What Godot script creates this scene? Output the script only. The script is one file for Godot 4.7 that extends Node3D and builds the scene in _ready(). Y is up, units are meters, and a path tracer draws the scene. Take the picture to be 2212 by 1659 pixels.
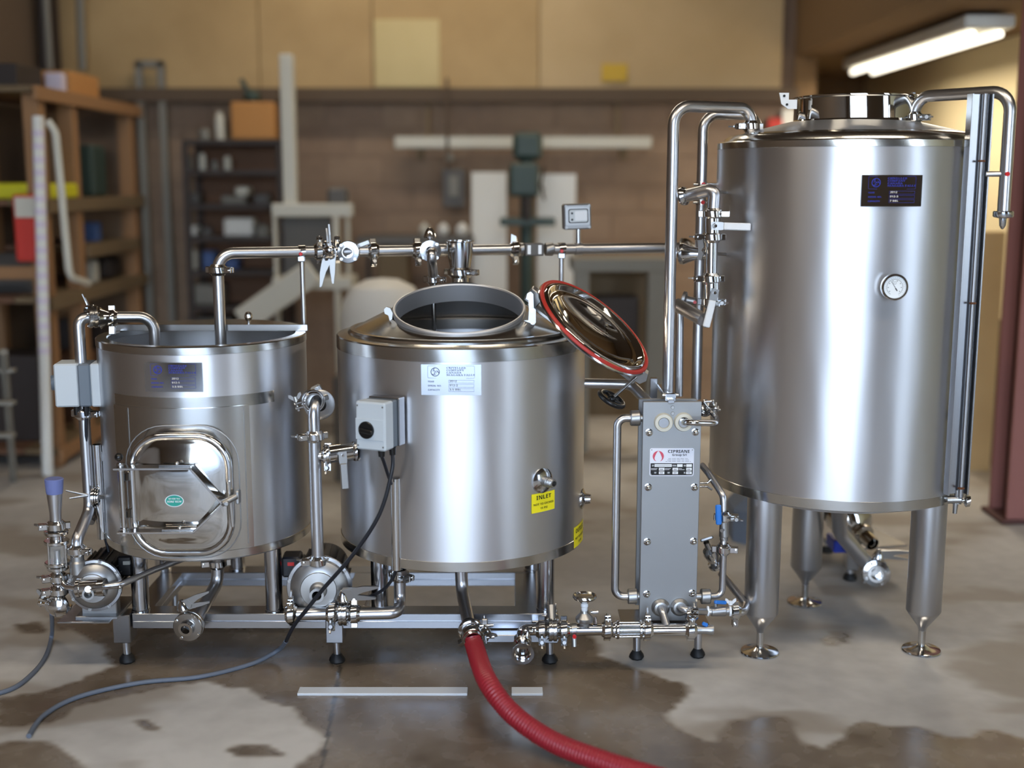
extends Node3D
# A small brewhouse of three steel tanks on the floor of a workshop. Metres, y up; the lens stands at (0, 1.6, 0) and looks along -z, tipped down.

func _ready() -> void:
	rng.seed = 7
	set_view()
	make_materials()
	build_room()
	build_tun()
	build_kettle()
	build_hot_tank()
	build_skid()
	build_exchanger()
	build_main_line()
	build_left_line()
	build_low_lines()
	build_tank_lines()
	build_background()
	build_floor_things()

func set_view() -> void:
	var cam := Camera3D.new()
	cam.name = "camera"
	add_child(cam)
	var lens := CameraAttributesPhysical.new()
	lens.frustum_focal_length = 12.0 / (829.5 / FOCAL)
	lens.frustum_focus_distance = 3.95
	lens.exposure_aperture = lens.frustum_focal_length / 52.0
	lens.frustum_near = 0.05
	lens.frustum_far = 200.0
	cam.attributes = lens
	cam.position = Vector3(0, EYE, 0)
	cam.rotation = Vector3(-pitch, 0, 0)
	cam.fov = rad_to_deg(2.0 * atan(829.5 / FOCAL))
	cam.current = true
	var e := Environment.new()
	e.background_mode = Environment.BG_SKY
	var sky := Sky.new()
	var air := ProceduralSkyMaterial.new()
	air.sky_top_color = Color(0.62, 0.74, 0.92)
	air.sky_horizon_color = Color(0.90, 0.955, 1.0)
	air.sky_curve = 0.25
	air.ground_horizon_color = Color(0.80, 0.80, 0.78)
	air.ground_bottom_color = Color(0.55, 0.54, 0.52)
	air.sky_energy_multiplier = 1.0
	sky.sky_material = air
	e.sky = sky
	e.background_energy_multiplier = 12.0
	e.tonemap_mode = Environment.TONE_MAPPER_LINEAR
	e.tonemap_exposure = 0.88
	e.sdfgi_enabled = true
	e.ssao_enabled = true
	e.ssil_enabled = true
	var w := WorldEnvironment.new()
	w.name = "daylight"
	w.environment = e
	add_child(w)

# ---------------------------------------------------------------- pixels to places
const FOCAL := 2620.0
const RISE := 440.0
const EYE := 1.6
var pitch := atan(RISE / FOCAL)
var group_count := 0
var M := {}
var meshes := {}
var rng := RandomNumberGenerator.new()
var taken := {}

func P(x: float, y: float, d: float) -> Vector3:      # the point seen at a pixel, d metres in front of the lens plane
	var dx := (x - 1106.0) / FOCAL
	var dy := -(y - 829.5) / FOCAL
	var yy := dy * cos(pitch) - sin(pitch)
	var zz := dy * sin(pitch) + cos(pitch)
	return Vector3(dx * d / zz, EYE + yy * d / zz, -d)

func G(x: float, y: float, h := 0.0) -> Vector3:      # the point of the plane at height h seen at a pixel
	var dx := (x - 1106.0) / FOCAL
	var dy := -(y - 829.5) / FOCAL
	var yy := dy * cos(pitch) - sin(pitch)
	var zz := dy * sin(pitch) + cos(pitch)
	var t := (h - EYE) / yy
	return Vector3(dx * t, h, -zz * t)

func to_pixel(p: Vector3) -> Vector2:
	var y := p.y - EYE
	var yc := y * cos(pitch) - p.z * sin(pitch)
	var zc := y * sin(pitch) + p.z * cos(pitch)
	return Vector2(1106.0 + FOCAL * p.x / -zc, 829.5 - FOCAL * yc / -zc)

# ---------------------------------------------------------------- shapes
func begin() -> SurfaceTool:
	var s := SurfaceTool.new()
	s.begin(Mesh.PRIMITIVE_TRIANGLES)
	s.set_smooth_group(-1)
	s.set_uv(Vector2.ZERO)
	return s

func next_group(s: SurfaceTool) -> void:
	group_count += 1
	s.set_smooth_group(group_count)

func flat(s: SurfaceTool) -> void:
	s.set_smooth_group(-1)

func tri(s: SurfaceTool, a: Vector3, b: Vector3, c: Vector3, out := Vector3.ZERO) -> void:
	var swap := out != Vector3.ZERO and (c - a).cross(b - a).dot(out) < 0.0
	s.add_vertex(a)
	s.add_vertex(c if swap else b)
	s.add_vertex(b if swap else c)

func quad(s: SurfaceTool, a: Vector3, b: Vector3, c: Vector3, d: Vector3, out := Vector3.ZERO) -> void:
	tri(s, a, b, c, out)
	tri(s, a, c, d, out)

func sheet(s: SurfaceTool, rows: Array, u := [], v := []) -> void:     # a grid of points; smooth
	for i in rows.size() - 1:
		var p: PackedVector3Array = rows[i]
		var q: PackedVector3Array = rows[i + 1]
		var v0: float = v[i] if v else float(i)
		var v1: float = v[i + 1] if v else float(i + 1)
		for j in p.size() - 1:
			var u0: float = u[j] if u else float(j)
			var u1: float = u[j + 1] if u else float(j + 1)
			for k in [[p[j], u0, v0], [p[j + 1], u1, v0], [q[j + 1], u1, v1], [p[j], u0, v0], [q[j + 1], u1, v1], [q[j], u0, v1]]:
				s.set_uv(Vector2(k[1], k[2]))
				s.add_vertex(k[0])
	s.set_uv(Vector2.ZERO)

func lathe(s: SurfaceTool, at: Transform3D, profile: Array, n := 32, from := 0.0, to := TAU, sharp := 28.0) -> void:   # profile of (radius, height) from below to above, outside
	var u := []
	for j in n + 1:
		u.append(lerpf(from, to, float(j) / n))
	var last := Vector2.ZERO
	var v := 0.0
	var i := 0
	while i < profile.size() - 1:
		next_group(s)
		var rows := []
		var vs := []
		while true:
			var pr: Vector2 = profile[i]
			var ring := PackedVector3Array()
			for a in u:
				ring.append(at * Vector3(pr.x * cos(a), pr.y, pr.x * sin(a)))
			rows.append(ring)
			vs.append(v)
			if i + 1 >= profile.size():
				break
			var step: Vector2 = profile[i + 1] - profile[i]
			if rows.size() > 1 and absf(rad_to_deg(step.angle_to(last))) > sharp:
				break
			last = step
			v += step.length()
			i += 1
		sheet(s, rows, u, vs)
	flat(s)

func axis(at: Vector3, along: Vector3, ref := Vector3(0.123, 0.456, 0.87)) -> Transform3D:   # y runs along, x leans to ref
	var y := along.normalized()
	var x := (ref - y * ref.dot(y))
	if x.length() < 0.001:
		x = Vector3(1, 0, 0) - y * y.x
	if x.length() < 0.001:
		x = Vector3(0, 0, 1)
	x = x.normalized()
	return Transform3D(Basis(x, y, x.cross(y)), at)

func cyl(s: SurfaceTool, a: Vector3, b: Vector3, r: float, r2 := -1.0, n := 20, bevel := 0.0) -> void:
	if r2 < 0.0:
		r2 = r
	var h := (b - a).length()
	var e := bevel
	var pr := [Vector2(0, 0), Vector2(r - e, 0), Vector2(r, e), Vector2(r2, h - e), Vector2(r2 - e, h), Vector2(0, h)] if e > 0.0 else [Vector2(0, 0), Vector2(r, 0), Vector2(r2, h), Vector2(0, h)]
	lathe(s, axis(a, b - a), pr, n)

func ball(s: SurfaceTool, c: Vector3, r: float, n := 16, squash := 1.0) -> void:
	var pr := []
	for i in n / 2 + 1:
		var t := -PI / 2 + PI * i / (n / 2)
		pr.append(Vector2(maxf(0.0, r * cos(t)), r * squash * sin(t)))
	lathe(s, Transform3D(Basis(), c), pr, n, 0.0, TAU, 60.0)

func bent(points: Array, radius: float, steps := 8) -> PackedVector3Array:      # a polyline with rounded corners
	var out := PackedVector3Array()
	out.append(points[0])
	for i in range(1, points.size() - 1):
		var p: Vector3 = points[i]
		var a: Vector3 = points[i - 1] - p
		var b: Vector3 = points[i + 1] - p
		var ang := a.angle_to(b)
		if ang > 3.1:
			out.append(p)
			continue
		var cut := minf(radius / tan(ang / 2.0), minf(a.length(), b.length()) * 0.49)
		var r := cut * tan(ang / 2.0)
		var mid := (a.normalized() + b.normalized()).normalized()
		var c := p + mid * (r / sin(ang / 2.0))
		var p0 := p + a.normalized() * cut
		var p1 := p + b.normalized() * cut
		for k in steps + 1:
			out.append(c + (p0 - c).slerp(p1 - c, float(k) / steps))
	out.append(points[-1])
	return out

func curve(points: Array, per := 8) -> PackedVector3Array:       # a smooth line through all points
	var out := PackedVector3Array()
	for i in points.size() - 1:
		var a: Vector3 = points[maxi(i - 1, 0)]
		var b: Vector3 = points[i]
		var c: Vector3 = points[i + 1]
		var d: Vector3 = points[mini(i + 2, points.size() - 1)]
		for k in per:
			out.append(b.cubic_interpolate(c, a, d, float(k) / per))
	out.append(points[-1])
	return out

func tube(s: SurfaceTool, path: PackedVector3Array, r: float, n := 16, radii := PackedFloat32Array(), caps := true) -> void:
	next_group(s)
	var rows := []
	var t := (path[1] - path[0]).normalized()
	var f := axis(path[0], t)
	var u := f.basis.x
	var w := t.cross(u).normalized()
	var first := group_count
	for i in path.size():
		var nt := (path[mini(i + 1, path.size() - 1)] - path[maxi(i - 1, 0)]).normalized()
		u = (u - nt * u.dot(nt)).normalized()
		var v := u.cross(nt)
		var ring := PackedVector3Array()
		var rr := radii[i] if radii.size() else r
		for j in n + 1:
			var a := TAU * j / n
			ring.append(path[i] + (u * cos(a) + v * sin(a)) * rr)
		rows.append(ring)
	sheet(s, rows)
	if caps:
		flat(s)
		for j in n:
			tri(s, path[0], rows[0][j], rows[0][j + 1], path[0] - path[1])
			tri(s, path[-1], rows[-1][j], rows[-1][j + 1], path[-1] - path[-2])
	flat(s)

func box(s: SurfaceTool, at: Transform3D, size: Vector3, e := 0.0) -> void:     # e: chamfer
	var h := size / 2.0
	e = minf(e, minf(h.x, minf(h.y, h.z)) * 0.9)
	flat(s)
	var pt := func(sx: int, sy: int, sz: int, ax: int) -> Vector3:
		var p := Vector3(sx * (h.x - e), sy * (h.y - e), sz * (h.z - e))
		p[ax] = [sx, sy, sz][ax] * h[ax]
		return at * p
	for ax in 3:
		for sg in [-1, 1]:
			var c := []
			for k in [[-1, -1], [1, -1], [1, 1], [-1, 1]]:
				var g := [0, 0, 0]
				g[ax] = sg
				g[(ax + 1) % 3] = k[0]
				g[(ax + 2) % 3] = k[1]
				c.append(pt.call(g[0], g[1], g[2], ax))
			var o := Vector3.ZERO
			o[ax] = sg
			quad(s, c[0], c[1], c[2], c[3], at.basis * o)
	if e <= 0.0:
		return
	for ax in 3:
		var b := (ax + 1) % 3
		var d := (ax + 2) % 3
		for sb in [-1, 1]:
			for sd in [-1, 1]:
				var g0 := [0, 0, 0]
				g0[ax] = -1; g0[b] = sb; g0[d] = sd
				var g1 := g0.duplicate()
				g1[ax] = 1
				var o := Vector3.ZERO
				o[b] = sb; o[d] = sd
				quad(s, pt.call(g0[0], g0[1], g0[2], b), pt.call(g1[0], g1[1], g1[2], b), pt.call(g1[0], g1[1], g1[2], d), pt.call(g0[0], g0[1], g0[2], d), at.basis * o)
	for sx in [-1, 1]:
		for sy in [-1, 1]:
			for sz in [-1, 1]:
				tri(s, pt.call(sx, sy, sz, 0), pt.call(sx, sy, sz, 1), pt.call(sx, sy, sz, 2), at.basis * Vector3(sx, sy, sz))

func boxw(s: SurfaceTool, c: Vector3, size: Vector3, e := 0.0) -> void:
	box(s, Transform3D(Basis(), c), size, e)

func prism(s: SurfaceTool, at: Transform3D, poly: PackedVector2Array, thick: float, smooth := false) -> void:     # outline in x, y; depth along z, centred
	if Geometry2D.is_polygon_clockwise(poly):
		poly = poly.duplicate()
		poly.reverse()
	var h := thick / 2.0
	flat(s)
	var idx := Geometry2D.triangulate_polygon(poly)
	for k in range(0, idx.size(), 3):
		for z in [-h, h]:
			var q := []
			for m in 3:
				var p := poly[idx[k + m]]
				q.append(at * Vector3(p.x, p.y, z))
			tri(s, q[0], q[1], q[2], at.basis * Vector3(0, 0, z))
	if smooth:
		next_group(s)
	for i in poly.size():
		var a := poly[i]
		var b := poly[(i + 1) % poly.size()]
		var o := Vector3(b.y - a.y, a.x - b.x, 0)
		quad(s, at * Vector3(a.x, a.y, -h), at * Vector3(b.x, b.y, -h), at * Vector3(b.x, b.y, h), at * Vector3(a.x, a.y, h), at.basis * o)
	flat(s)

func rounded(w: float, h: float, r: float, n := 6) -> PackedVector2Array:
	var out := PackedVector2Array()
	for c in [[1, 1, 0.0], [-1, 1, PI / 2], [-1, -1, PI], [1, -1, PI * 1.5]]:
		for k in n + 1:
			var a: float = c[2] + PI / 2 * k / n
			out.append(Vector2(c[0] * (w / 2 - r) + r * cos(a), c[1] * (h / 2 - r) + r * sin(a)))
	return out

func ngon(n: int, r: float, turn := 0.0) -> PackedVector2Array:
	var out := PackedVector2Array()
	for k in n:
		out.append(Vector2(cos(TAU * k / n + turn), sin(TAU * k / n + turn)) * r)
	return out

func spaced(poly: Array) -> PackedVector2Array:
	var out := PackedVector2Array()
	for k in range(0, poly.size(), 2):
		out.append(Vector2(poly[k], poly[k + 1]))
	return out

func patch(s: SurfaceTool, c: Vector3, r: float, a0: float, a1: float, y0: float, y1: float, thick: float, n := 16) -> void:   # a piece of sheet bent round a vertical axis; angles from +z (towards the lens) to +x
	var at := func(a: float, rr: float, y: float) -> Vector3: return Vector3(c.x + rr * sin(a), y, c.z + rr * cos(a))
	next_group(s)
	var lo := PackedVector3Array()
	var hi := PackedVector3Array()
	var inlo := PackedVector3Array()
	var inhi := PackedVector3Array()
	var u := []
	for k in n + 1:
		var a := lerpf(a0, a1, float(k) / n)
		lo.append(at.call(a, r + thick, y0))
		hi.append(at.call(a, r + thick, y1))
		inlo.append(at.call(a, r, y0))
		inhi.append(at.call(a, r, y1))
		u.append(-a)
	sheet(s, [hi, lo], u, [y1, y0])
	flat(s)
	for k in n:
		quad(s, hi[k], hi[k + 1], inhi[k + 1], inhi[k], Vector3.UP)
		quad(s, lo[k], lo[k + 1], inlo[k + 1], inlo[k], Vector3.DOWN)
	quad(s, lo[0], hi[0], inhi[0], inlo[0], at.call(a0 - 0.1, r, 0) - at.call(a0, r, 0))
	quad(s, lo[n], hi[n], inhi[n], inlo[n], at.call(a1 + 0.1, r, 0) - at.call(a1, r, 0))

func text_on(s: SurfaceTool, words: String, height: float, place: Callable, font := "Droid Sans", weight := 700, align := HORIZONTAL_ALIGNMENT_LEFT, widen := 1.0) -> void:   # place(x, y) gives the point of the surface
	var t := TextMesh.new()
	var f := SystemFont.new()
	f.font_names = PackedStringArray([font])
	f.font_weight = weight
	t.font = f
	t.font_size = 64
	t.pixel_size = height / 46.0
	t.depth = 0.0
	t.curve_step = 6.0
	t.horizontal_alignment = align
	t.vertical_alignment = VERTICAL_ALIGNMENT_BOTTOM
	t.text = words
	var arr := t.get_mesh_arrays()
	var vv: PackedVector3Array = arr[Mesh.ARRAY_VERTEX]
	var ii: PackedInt32Array = arr[Mesh.ARRAY_INDEX]
	flat(s)
	for k in range(0, ii.size(), 3):
		var q := []
		for m in 3:
			var p := vv[ii[k + m]]
			q.append(place.call(p.x * widen, p.y))
		tri(s, q[0], q[1], q[2])

# ---------------------------------------------------------------- things and parts
func numbered(called: String) -> String:
	taken[called] = taken.get(called, 0) + 1
	return called if taken[called] == 1 else "%s_%03d" % [called, taken[called] - 1]

func thing(called: String, label: String, category: String, at: Vector3, group := "") -> Node3D:
	var o := Node3D.new()
	o.name = numbered(called)
	add_child(o)
	o.position = at
	o.set_meta("label", label)
	o.set_meta("category", category)
	if group:
		o.set_meta("group", group)
	return o

func part(parent: Node3D, called: String, s: SurfaceTool, mat: Material, label := "") -> MeshInstance3D:    # shapes given in world coordinates
	s.generate_normals()
	return put(parent, called, s.commit(), mat, Transform3D(), label)

func put(parent: Node3D, called: String, mesh: Mesh, mat: Material, at: Transform3D, label := "") -> MeshInstance3D:
	var o := MeshInstance3D.new()
	o.name = called
	o.mesh = mesh
	o.material_override = mat
	parent.add_child(o, true)
	o.global_transform = at
	o.cast_shadow = GeometryInstance3D.SHADOW_CASTING_SETTING_ON
	if label:
		o.set_meta("label", label)
	return o

func done(s: SurfaceTool) -> ArrayMesh:
	s.generate_normals()
	return s.commit()

func structure(called: String, s: SurfaceTool, mat: Material, label := "", category := "") -> MeshInstance3D:
	var o := part(self, called, s, mat)
	o.set_meta("kind", "structure")
	if label:
		o.set_meta("label", label)
	if category:
		o.set_meta("category", category)
	return o

func single(called: String, s: SurfaceTool, mat: Material, label: String, category: String, group := "") -> MeshInstance3D:
	var o := part(self, numbered(called), s, mat)
	o.set_meta("label", label)
	o.set_meta("category", category)
	if group:
		o.set_meta("group", group)
	return o
# ---------------------------------------------------------------- hardware used many times
func clamp_mesh(r: float) -> Mesh:           # pipe clamp round y, its bolt towards +x
	var key := "clamp%.4f" % r
	if not meshes.has(key):
		var s := begin()
		var o := r + 0.012
		lathe(s, Transform3D(), [Vector2(r * 0.98, -0.019), Vector2(r + 0.003, -0.019), Vector2(r + 0.007, -0.012), Vector2(o - 0.002, -0.012), Vector2(o, -0.009), Vector2(o, 0.009), Vector2(o - 0.002, 0.012), Vector2(r + 0.007, 0.012), Vector2(r + 0.003, 0.019), Vector2(r * 0.98, 0.019)], 28)
		box(s, Transform3D(Basis(), Vector3(o + 0.009, 0, 0.008)), Vector3(0.028, 0.020, 0.009), 0.002)
		box(s, Transform3D(Basis(), Vector3(o + 0.009, 0, -0.008)), Vector3(0.028, 0.020, 0.009), 0.002)
		box(s, Transform3D(Basis(), Vector3(-o - 0.004, 0, 0)), Vector3(0.018, 0.022, 0.016), 0.002)
		cyl(s, Vector3(o + 0.014, 0, -0.019), Vector3(o + 0.014, 0, 0.024), 0.0042, -1, 10)
		meshes[key] = done(s)
	return meshes[key]

func wing_mesh() -> Mesh:                    # wing nut on a bolt along z
	if not meshes.has("wing"):
		var s := begin()
		cyl(s, Vector3(0, 0, 0), Vector3(0, 0, 0.012), 0.007, 0.005, 12)
		for k in [-1, 1]:
			prism(s, Transform3D(Basis(Vector3(k, 0, 0), Vector3(0, 0, 1), Vector3(0, 1, 0)), Vector3.ZERO), spaced([0.002, 0.001, 0.009, 0.004, 0.017, 0.013, 0.016, 0.020, 0.010, 0.018, 0.003, 0.010]), 0.004)
		meshes["wing"] = done(s)
	return meshes["wing"]

func add_clamp(t: Node3D, at: Vector3, along: Vector3, r: float, lug := Vector3(1, 0, 0), wing := true) -> void:
	var x := axis(at, along, lug)
	var c := put(t, "clamp", clamp_mesh(r), M.polished, x)
	if wing:
		put(c, "wing_nut", wing_mesh(), M.cast, x * Transform3D(Basis(), Vector3(r + 0.026, 0, 0.015)).scaled_local(Vector3.ONE * 1.25))

func bolt_mesh() -> Mesh:                    # hexagon head on y
	if not meshes.has("bolt"):
		var s := begin()
		prism(s, Transform3D(Basis(Vector3(1, 0, 0), Vector3(0, 0, 1), Vector3(0, 1, 0)), Vector3(0, 0.002, 0)), ngon(6, 0.0055), 0.005)
		cyl(s, Vector3(0, 0.004, 0), Vector3(0, 0.007, 0), 0.003, 0.002, 8)
		meshes["bolt"] = done(s)
	return meshes["bolt"]

func valve_body(r: float) -> Mesh:           # two bolted flanges round y, bored through
	var key := "vbody%.4f" % r
	if not meshes.has(key):
		var s := begin()
		var o := r * 2.0
		lathe(s, Transform3D(), [Vector2(r * 0.88, -0.026), Vector2(r * 1.05, -0.026), Vector2(r * 1.08, -0.016), Vector2(o - 0.002, -0.014), Vector2(o, -0.012), Vector2(o, -0.003), Vector2(o - 0.003, -0.002), Vector2(o - 0.003, 0.002), Vector2(o, 0.003), Vector2(o, 0.012), Vector2(o - 0.002, 0.014), Vector2(r * 1.08, 0.016), Vector2(r * 1.05, 0.026), Vector2(r * 0.88, 0.026), Vector2(r * 0.88, -0.026)], 32)
		meshes[key] = done(s)
	return meshes[key]

func valve_hub(r: float) -> Mesh:            # bullet-shaped grip hub on y
	var key := "vhub%.4f" % r
	if not meshes.has(key):
		var s := begin()
		lathe(s, Transform3D(), [Vector2(0.008, 0), Vector2(0.009, 0.006), Vector2(0.021, 0.007), Vector2(0.022, 0.012), Vector2(0.019, 0.022), Vector2(0.014, 0.034), Vector2(0.008, 0.042), Vector2(0.0, 0.045)], 20)
		meshes[key] = done(s)
	return meshes[key]

func valve_grip() -> Mesh:                   # two tapering blades along +x, seen broad across z, standing on y
	if not meshes.has("grip"):
		var s := begin()
		var upper := spaced([0.0, 0.008, 0.022, 0.016, 0.060, 0.036, 0.104, 0.050, 0.106, 0.056, 0.060, 0.054, 0.022, 0.046, 0.0, 0.042])
		var lower := spaced([0.0, 0.002, 0.030, 0.006, 0.062, 0.008, 0.094, 0.012, 0.094, 0.017, 0.060, 0.022, 0.028, 0.024, 0.0, 0.022])
		prism(s, Transform3D(Basis(), Vector3(0, 0, 0.003)), upper, 0.007)
		prism(s, Transform3D(Basis(), Vector3(0, 0, -0.005)), lower, 0.007)
		prism(s, Transform3D(Basis(), Vector3(0, 0.0, 0)), spaced([0.0, 0.004, 0.026, 0.010, 0.034, 0.024, 0.026, 0.044, 0.0, 0.042]), 0.016)
		meshes["grip"] = done(s)
	return meshes["grip"]

func butterfly(label: String, at: Vector3, along: Vector3, hub: Vector3, grip: Vector3, r := 0.0175, size := 1.0) -> Node3D:
	var t := thing("butterfly_valve", label, "valve", at, "butterfly valves on the pipework")
	var x := axis(at, along, hub)
	put(t, "body", valve_body(r), M.valve_steel, x)
	for k in 4:
		var a := TAU * (k + 0.5) / 4.0
		for side in [-1, 1]:
			var d := x.basis * Vector3(cos(a), 0, sin(a))
			put(t, "bolt", bolt_mesh(), M.polished, axis(at + d * r * 1.72 + x.basis.y * side * 0.013, x.basis.y * side))
	var hd := x.basis.x
	var base := at + hd * r * 2.0
	var g := axis(base, hd, grip)
	put(t, "hub", valve_hub(r), M.polished, g)
	put(t, "grip", valve_grip(), M.cast, g.scaled_local(Vector3.ONE * size), "forked cast grip of two tapering blades")
	return t

func cone_reducer(s: SurfaceTool, a: Vector3, b: Vector3, r0: float, r1: float) -> void:
	lathe(s, axis(a, b - a), [Vector2(r0, 0), Vector2(r1, (b - a).length())], 24)

func ferrule(s: SurfaceTool, at: Vector3, along: Vector3, r: float) -> void:
	lathe(s, axis(at, along), [Vector2(r, -0.012), Vector2(r + 0.006, -0.004), Vector2(r + 0.006, 0.0), Vector2(r * 0.9, 0.0)], 24)

func pipe(t: Node3D, points: Array, r: float, bend := 0.045, mat: Material = null, called := "pipe", n := 18) -> MeshInstance3D:
	var s := begin()
	tube(s, bent(points, bend), r, n)
	return part(t, called, s, mat if mat else M.pipe)

func level_foot(t: Node3D, x: float, z: float, top: float, rod := 0.012, pad := 0.028) -> void:
	var s := begin()
	cyl(s, Vector3(x, 0.022, z), Vector3(x, top, z), rod, -1, 14)
	var f := part(t, "levelling_foot", s, M.pipe)
	s = begin()
	lathe(s, Transform3D(Basis(), Vector3(x, 0, z)), [Vector2(0, 0), Vector2(pad * 0.85, 0), Vector2(pad, 0.006), Vector2(pad * 0.9, 0.016), Vector2(pad * 0.55, 0.03), Vector2(0, 0.03)], 8)
	part(f, "rubber_pad", s, M.rubber, "black rubber pad")
# ---------------------------------------------------------------- materials
func mat(called: String, c: Color, rough: float, metal := 0.0) -> StandardMaterial3D:
	var m := StandardMaterial3D.new()
	m.resource_name = called
	m.albedo_color = c
	m.roughness = rough
	m.metallic = metal
	M[called] = m
	return m

func noise_map(seed_: int, freq: float, lo: Color, hi: Color, size := 512, kind := FastNoiseLite.TYPE_SIMPLEX_SMOOTH, octaves := 4, normal := 0.0) -> NoiseTexture2D:
	var n := FastNoiseLite.new()
	n.seed = seed_
	n.noise_type = kind
	n.frequency = freq
	n.fractal_octaves = octaves
	var t := NoiseTexture2D.new()
	t.width = size
	t.height = size
	t.seamless = true
	t.noise = n
	if normal > 0.0:
		t.as_normal_map = true
		t.bump_strength = normal
		return t
	var g := Gradient.new()
	g.set_color(0, lo)
	g.set_color(1, hi)
	t.color_ramp = g
	return t

func tri_tex(m: StandardMaterial3D, scale: float, t: Texture2D) -> void:
	m.albedo_texture = t
	m.uv1_triplanar = true
	m.uv1_world_triplanar = true
	m.uv1_scale = Vector3.ONE * scale

func make_materials() -> void:
	var m := mat("satin", Color(0.82, 0.825, 0.84), 0.38, 1.0)       # rolled tank cladding, brushed round the tank
	m.anisotropy_enabled = true
	m.anisotropy = -0.6
	mat("ground_steel", Color(0.79, 0.785, 0.77), 0.20, 1.0)         # ground bands
	mat("polished", Color(0.80, 0.80, 0.80), 0.13, 1.0)
	mat("mirror", Color(0.78, 0.77, 0.75), 0.05, 1.0)
	mat("pipe", Color(0.77, 0.77, 0.78), 0.31, 1.0)
	mat("dull_steel", Color(0.78, 0.785, 0.80), 0.5, 1.0)
	mat("cast", Color(0.66, 0.66, 0.66), 0.40, 1.0)
	mat("valve_steel", Color(0.70, 0.70, 0.70), 0.20, 1.0)
	mat("satin_leg", Color(0.74, 0.745, 0.76), 0.33, 1.0)
	mat("frame", Color(0.68, 0.685, 0.70), 0.26, 1.0)
	mat("leg", Color(0.72, 0.725, 0.74), 0.20, 1.0)
	m = mat("blasted", Color(0.60, 0.605, 0.61), 0.5, 0.85)
	m.roughness_texture = noise_map(5, 0.03, Color(0.85, 0.85, 0.85), Color(1, 1, 1), 256)
	m.uv1_triplanar = true
	mat("plate", Color(0.80, 0.80, 0.80), 0.10, 1.0)
	mat("rubber", Color(0.05, 0.05, 0.055), 0.6)
	mat("black_plastic", Color(0.06, 0.06, 0.065), 0.3)
	mat("navy_paint", Color(0.07, 0.085, 0.12), 0.35)
	mat("cable", Color(0.09, 0.10, 0.13), 0.45)
	mat("box_grey", Color(0.73, 0.76, 0.78), 0.42)
	mat("box_dark", Color(0.38, 0.42, 0.46), 0.45)
	mat("white_sleeve", Color(0.86, 0.87, 0.88), 0.4)
	mat("gasket", Color(0.68, 0.17, 0.13), 0.5)
	mat("hose", Color(0.56, 0.10, 0.15), 0.38)
	mat("hose_groove", Color(0.30, 0.03, 0.06), 0.5)
	mat("blue_cap", Color(0.42, 0.46, 0.66), 0.45)
	mat("blue", Color(0.16, 0.46, 0.80), 0.4)
	mat("dusty_blue", Color(0.44, 0.49, 0.57), 0.7)
	mat("painted_reflection", Color(0.78, 0.80, 0.82), 0.35)  # bright reflection on the wet floor, put into a pale colour
	mat("motor_blue", Color(0.04, 0.16, 0.55), 0.4)
	mat("red", Color(0.75, 0.06, 0.05), 0.4)
	mat("yellow_label", Color(0.93, 0.87, 0.10), 0.5)
	mat("ink", Color(0.04, 0.04, 0.05), 0.6)
	mat("navy_ink", Color(0.08, 0.09, 0.28), 0.5)
	mat("blue_ink", Color(0.10, 0.16, 0.62), 0.5)
	mat("grey_ink", Color(0.42, 0.42, 0.44), 0.5)
	mat("pale_ink", Color(0.80, 0.78, 0.74), 0.5)
	mat("green_sticker", Color(0.10, 0.58, 0.52), 0.4)
	mat("white_print", Color(0.90, 0.91, 0.92), 0.45)
	mat("label_white", Color(0.87, 0.88, 0.92), 0.4)
	mat("label_red", Color(0.80, 0.30, 0.38), 0.45)
	mat("gauge_face", Color(0.90, 0.92, 0.93), 0.5)
	mat("ring_white", Color(0.80, 0.79, 0.74), 0.5)
	mat("screen", Color(0.86, 0.88, 0.90), 0.18)
	mat("rust", Color(0.36, 0.21, 0.10), 0.8)
	m = mat("glass", Color(0.93, 0.96, 0.96, 0.12), 0.03)
	m.transparency = BaseMaterial3D.TRANSPARENCY_ALPHA
	# the workshop
	m = mat("block", Color(1, 1, 1), 0.85)
	tri_tex(m, 0.35, noise_map(21, 0.03, Color(0.53, 0.445, 0.37), Color(0.58, 0.49, 0.41)))
	m = mat("block_pale", Color(1, 1, 1), 0.85)
	tri_tex(m, 0.35, noise_map(22, 0.03, Color(0.54, 0.455, 0.38), Color(0.60, 0.51, 0.43)))
	m = mat("block_dark", Color(1, 1, 1), 0.85)
	tri_tex(m, 0.35, noise_map(23, 0.03, Color(0.51, 0.425, 0.355), Color(0.565, 0.475, 0.40)))
	mat("mortar", Color(0.49, 0.41, 0.345), 0.9)
	m = mat("wallboard", Color(1, 1, 1), 0.8)
	tri_tex(m, 0.25, noise_map(24, 0.01, Color(0.68, 0.57, 0.40), Color(0.76, 0.65, 0.47)))
	m = mat("wallboard_pale", Color(1, 1, 1), 0.8)
	tri_tex(m, 0.25, noise_map(25, 0.01, Color(0.73, 0.63, 0.465), Color(0.79, 0.69, 0.53)))
	m = mat("wallboard_patch", Color(1, 1, 1), 0.8)
	tri_tex(m, 0.25, noise_map(26, 0.01, Color(0.78, 0.71, 0.52), Color(0.83, 0.76, 0.57)))
	mat("ledge", Color(0.36, 0.30, 0.24), 0.8)
	mat("brown_wall", Color(0.39, 0.33, 0.275), 0.85)
	mat("brown_board", Color(0.47, 0.37, 0.25), 0.85)
	mat("cream_wall", Color(0.88, 0.82, 0.66), 0.85)
	mat("wood", Color(0.60, 0.45, 0.31), 0.7)
	mat("wood_dark", Color(0.42, 0.30, 0.22), 0.75)
	mat("wood_grey", Color(0.45, 0.38, 0.28), 0.75)
	mat("dark_steel", Color(0.20, 0.17, 0.16), 0.6)
	mat("white_paint", Color(0.80, 0.79, 0.74), 0.55)
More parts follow.
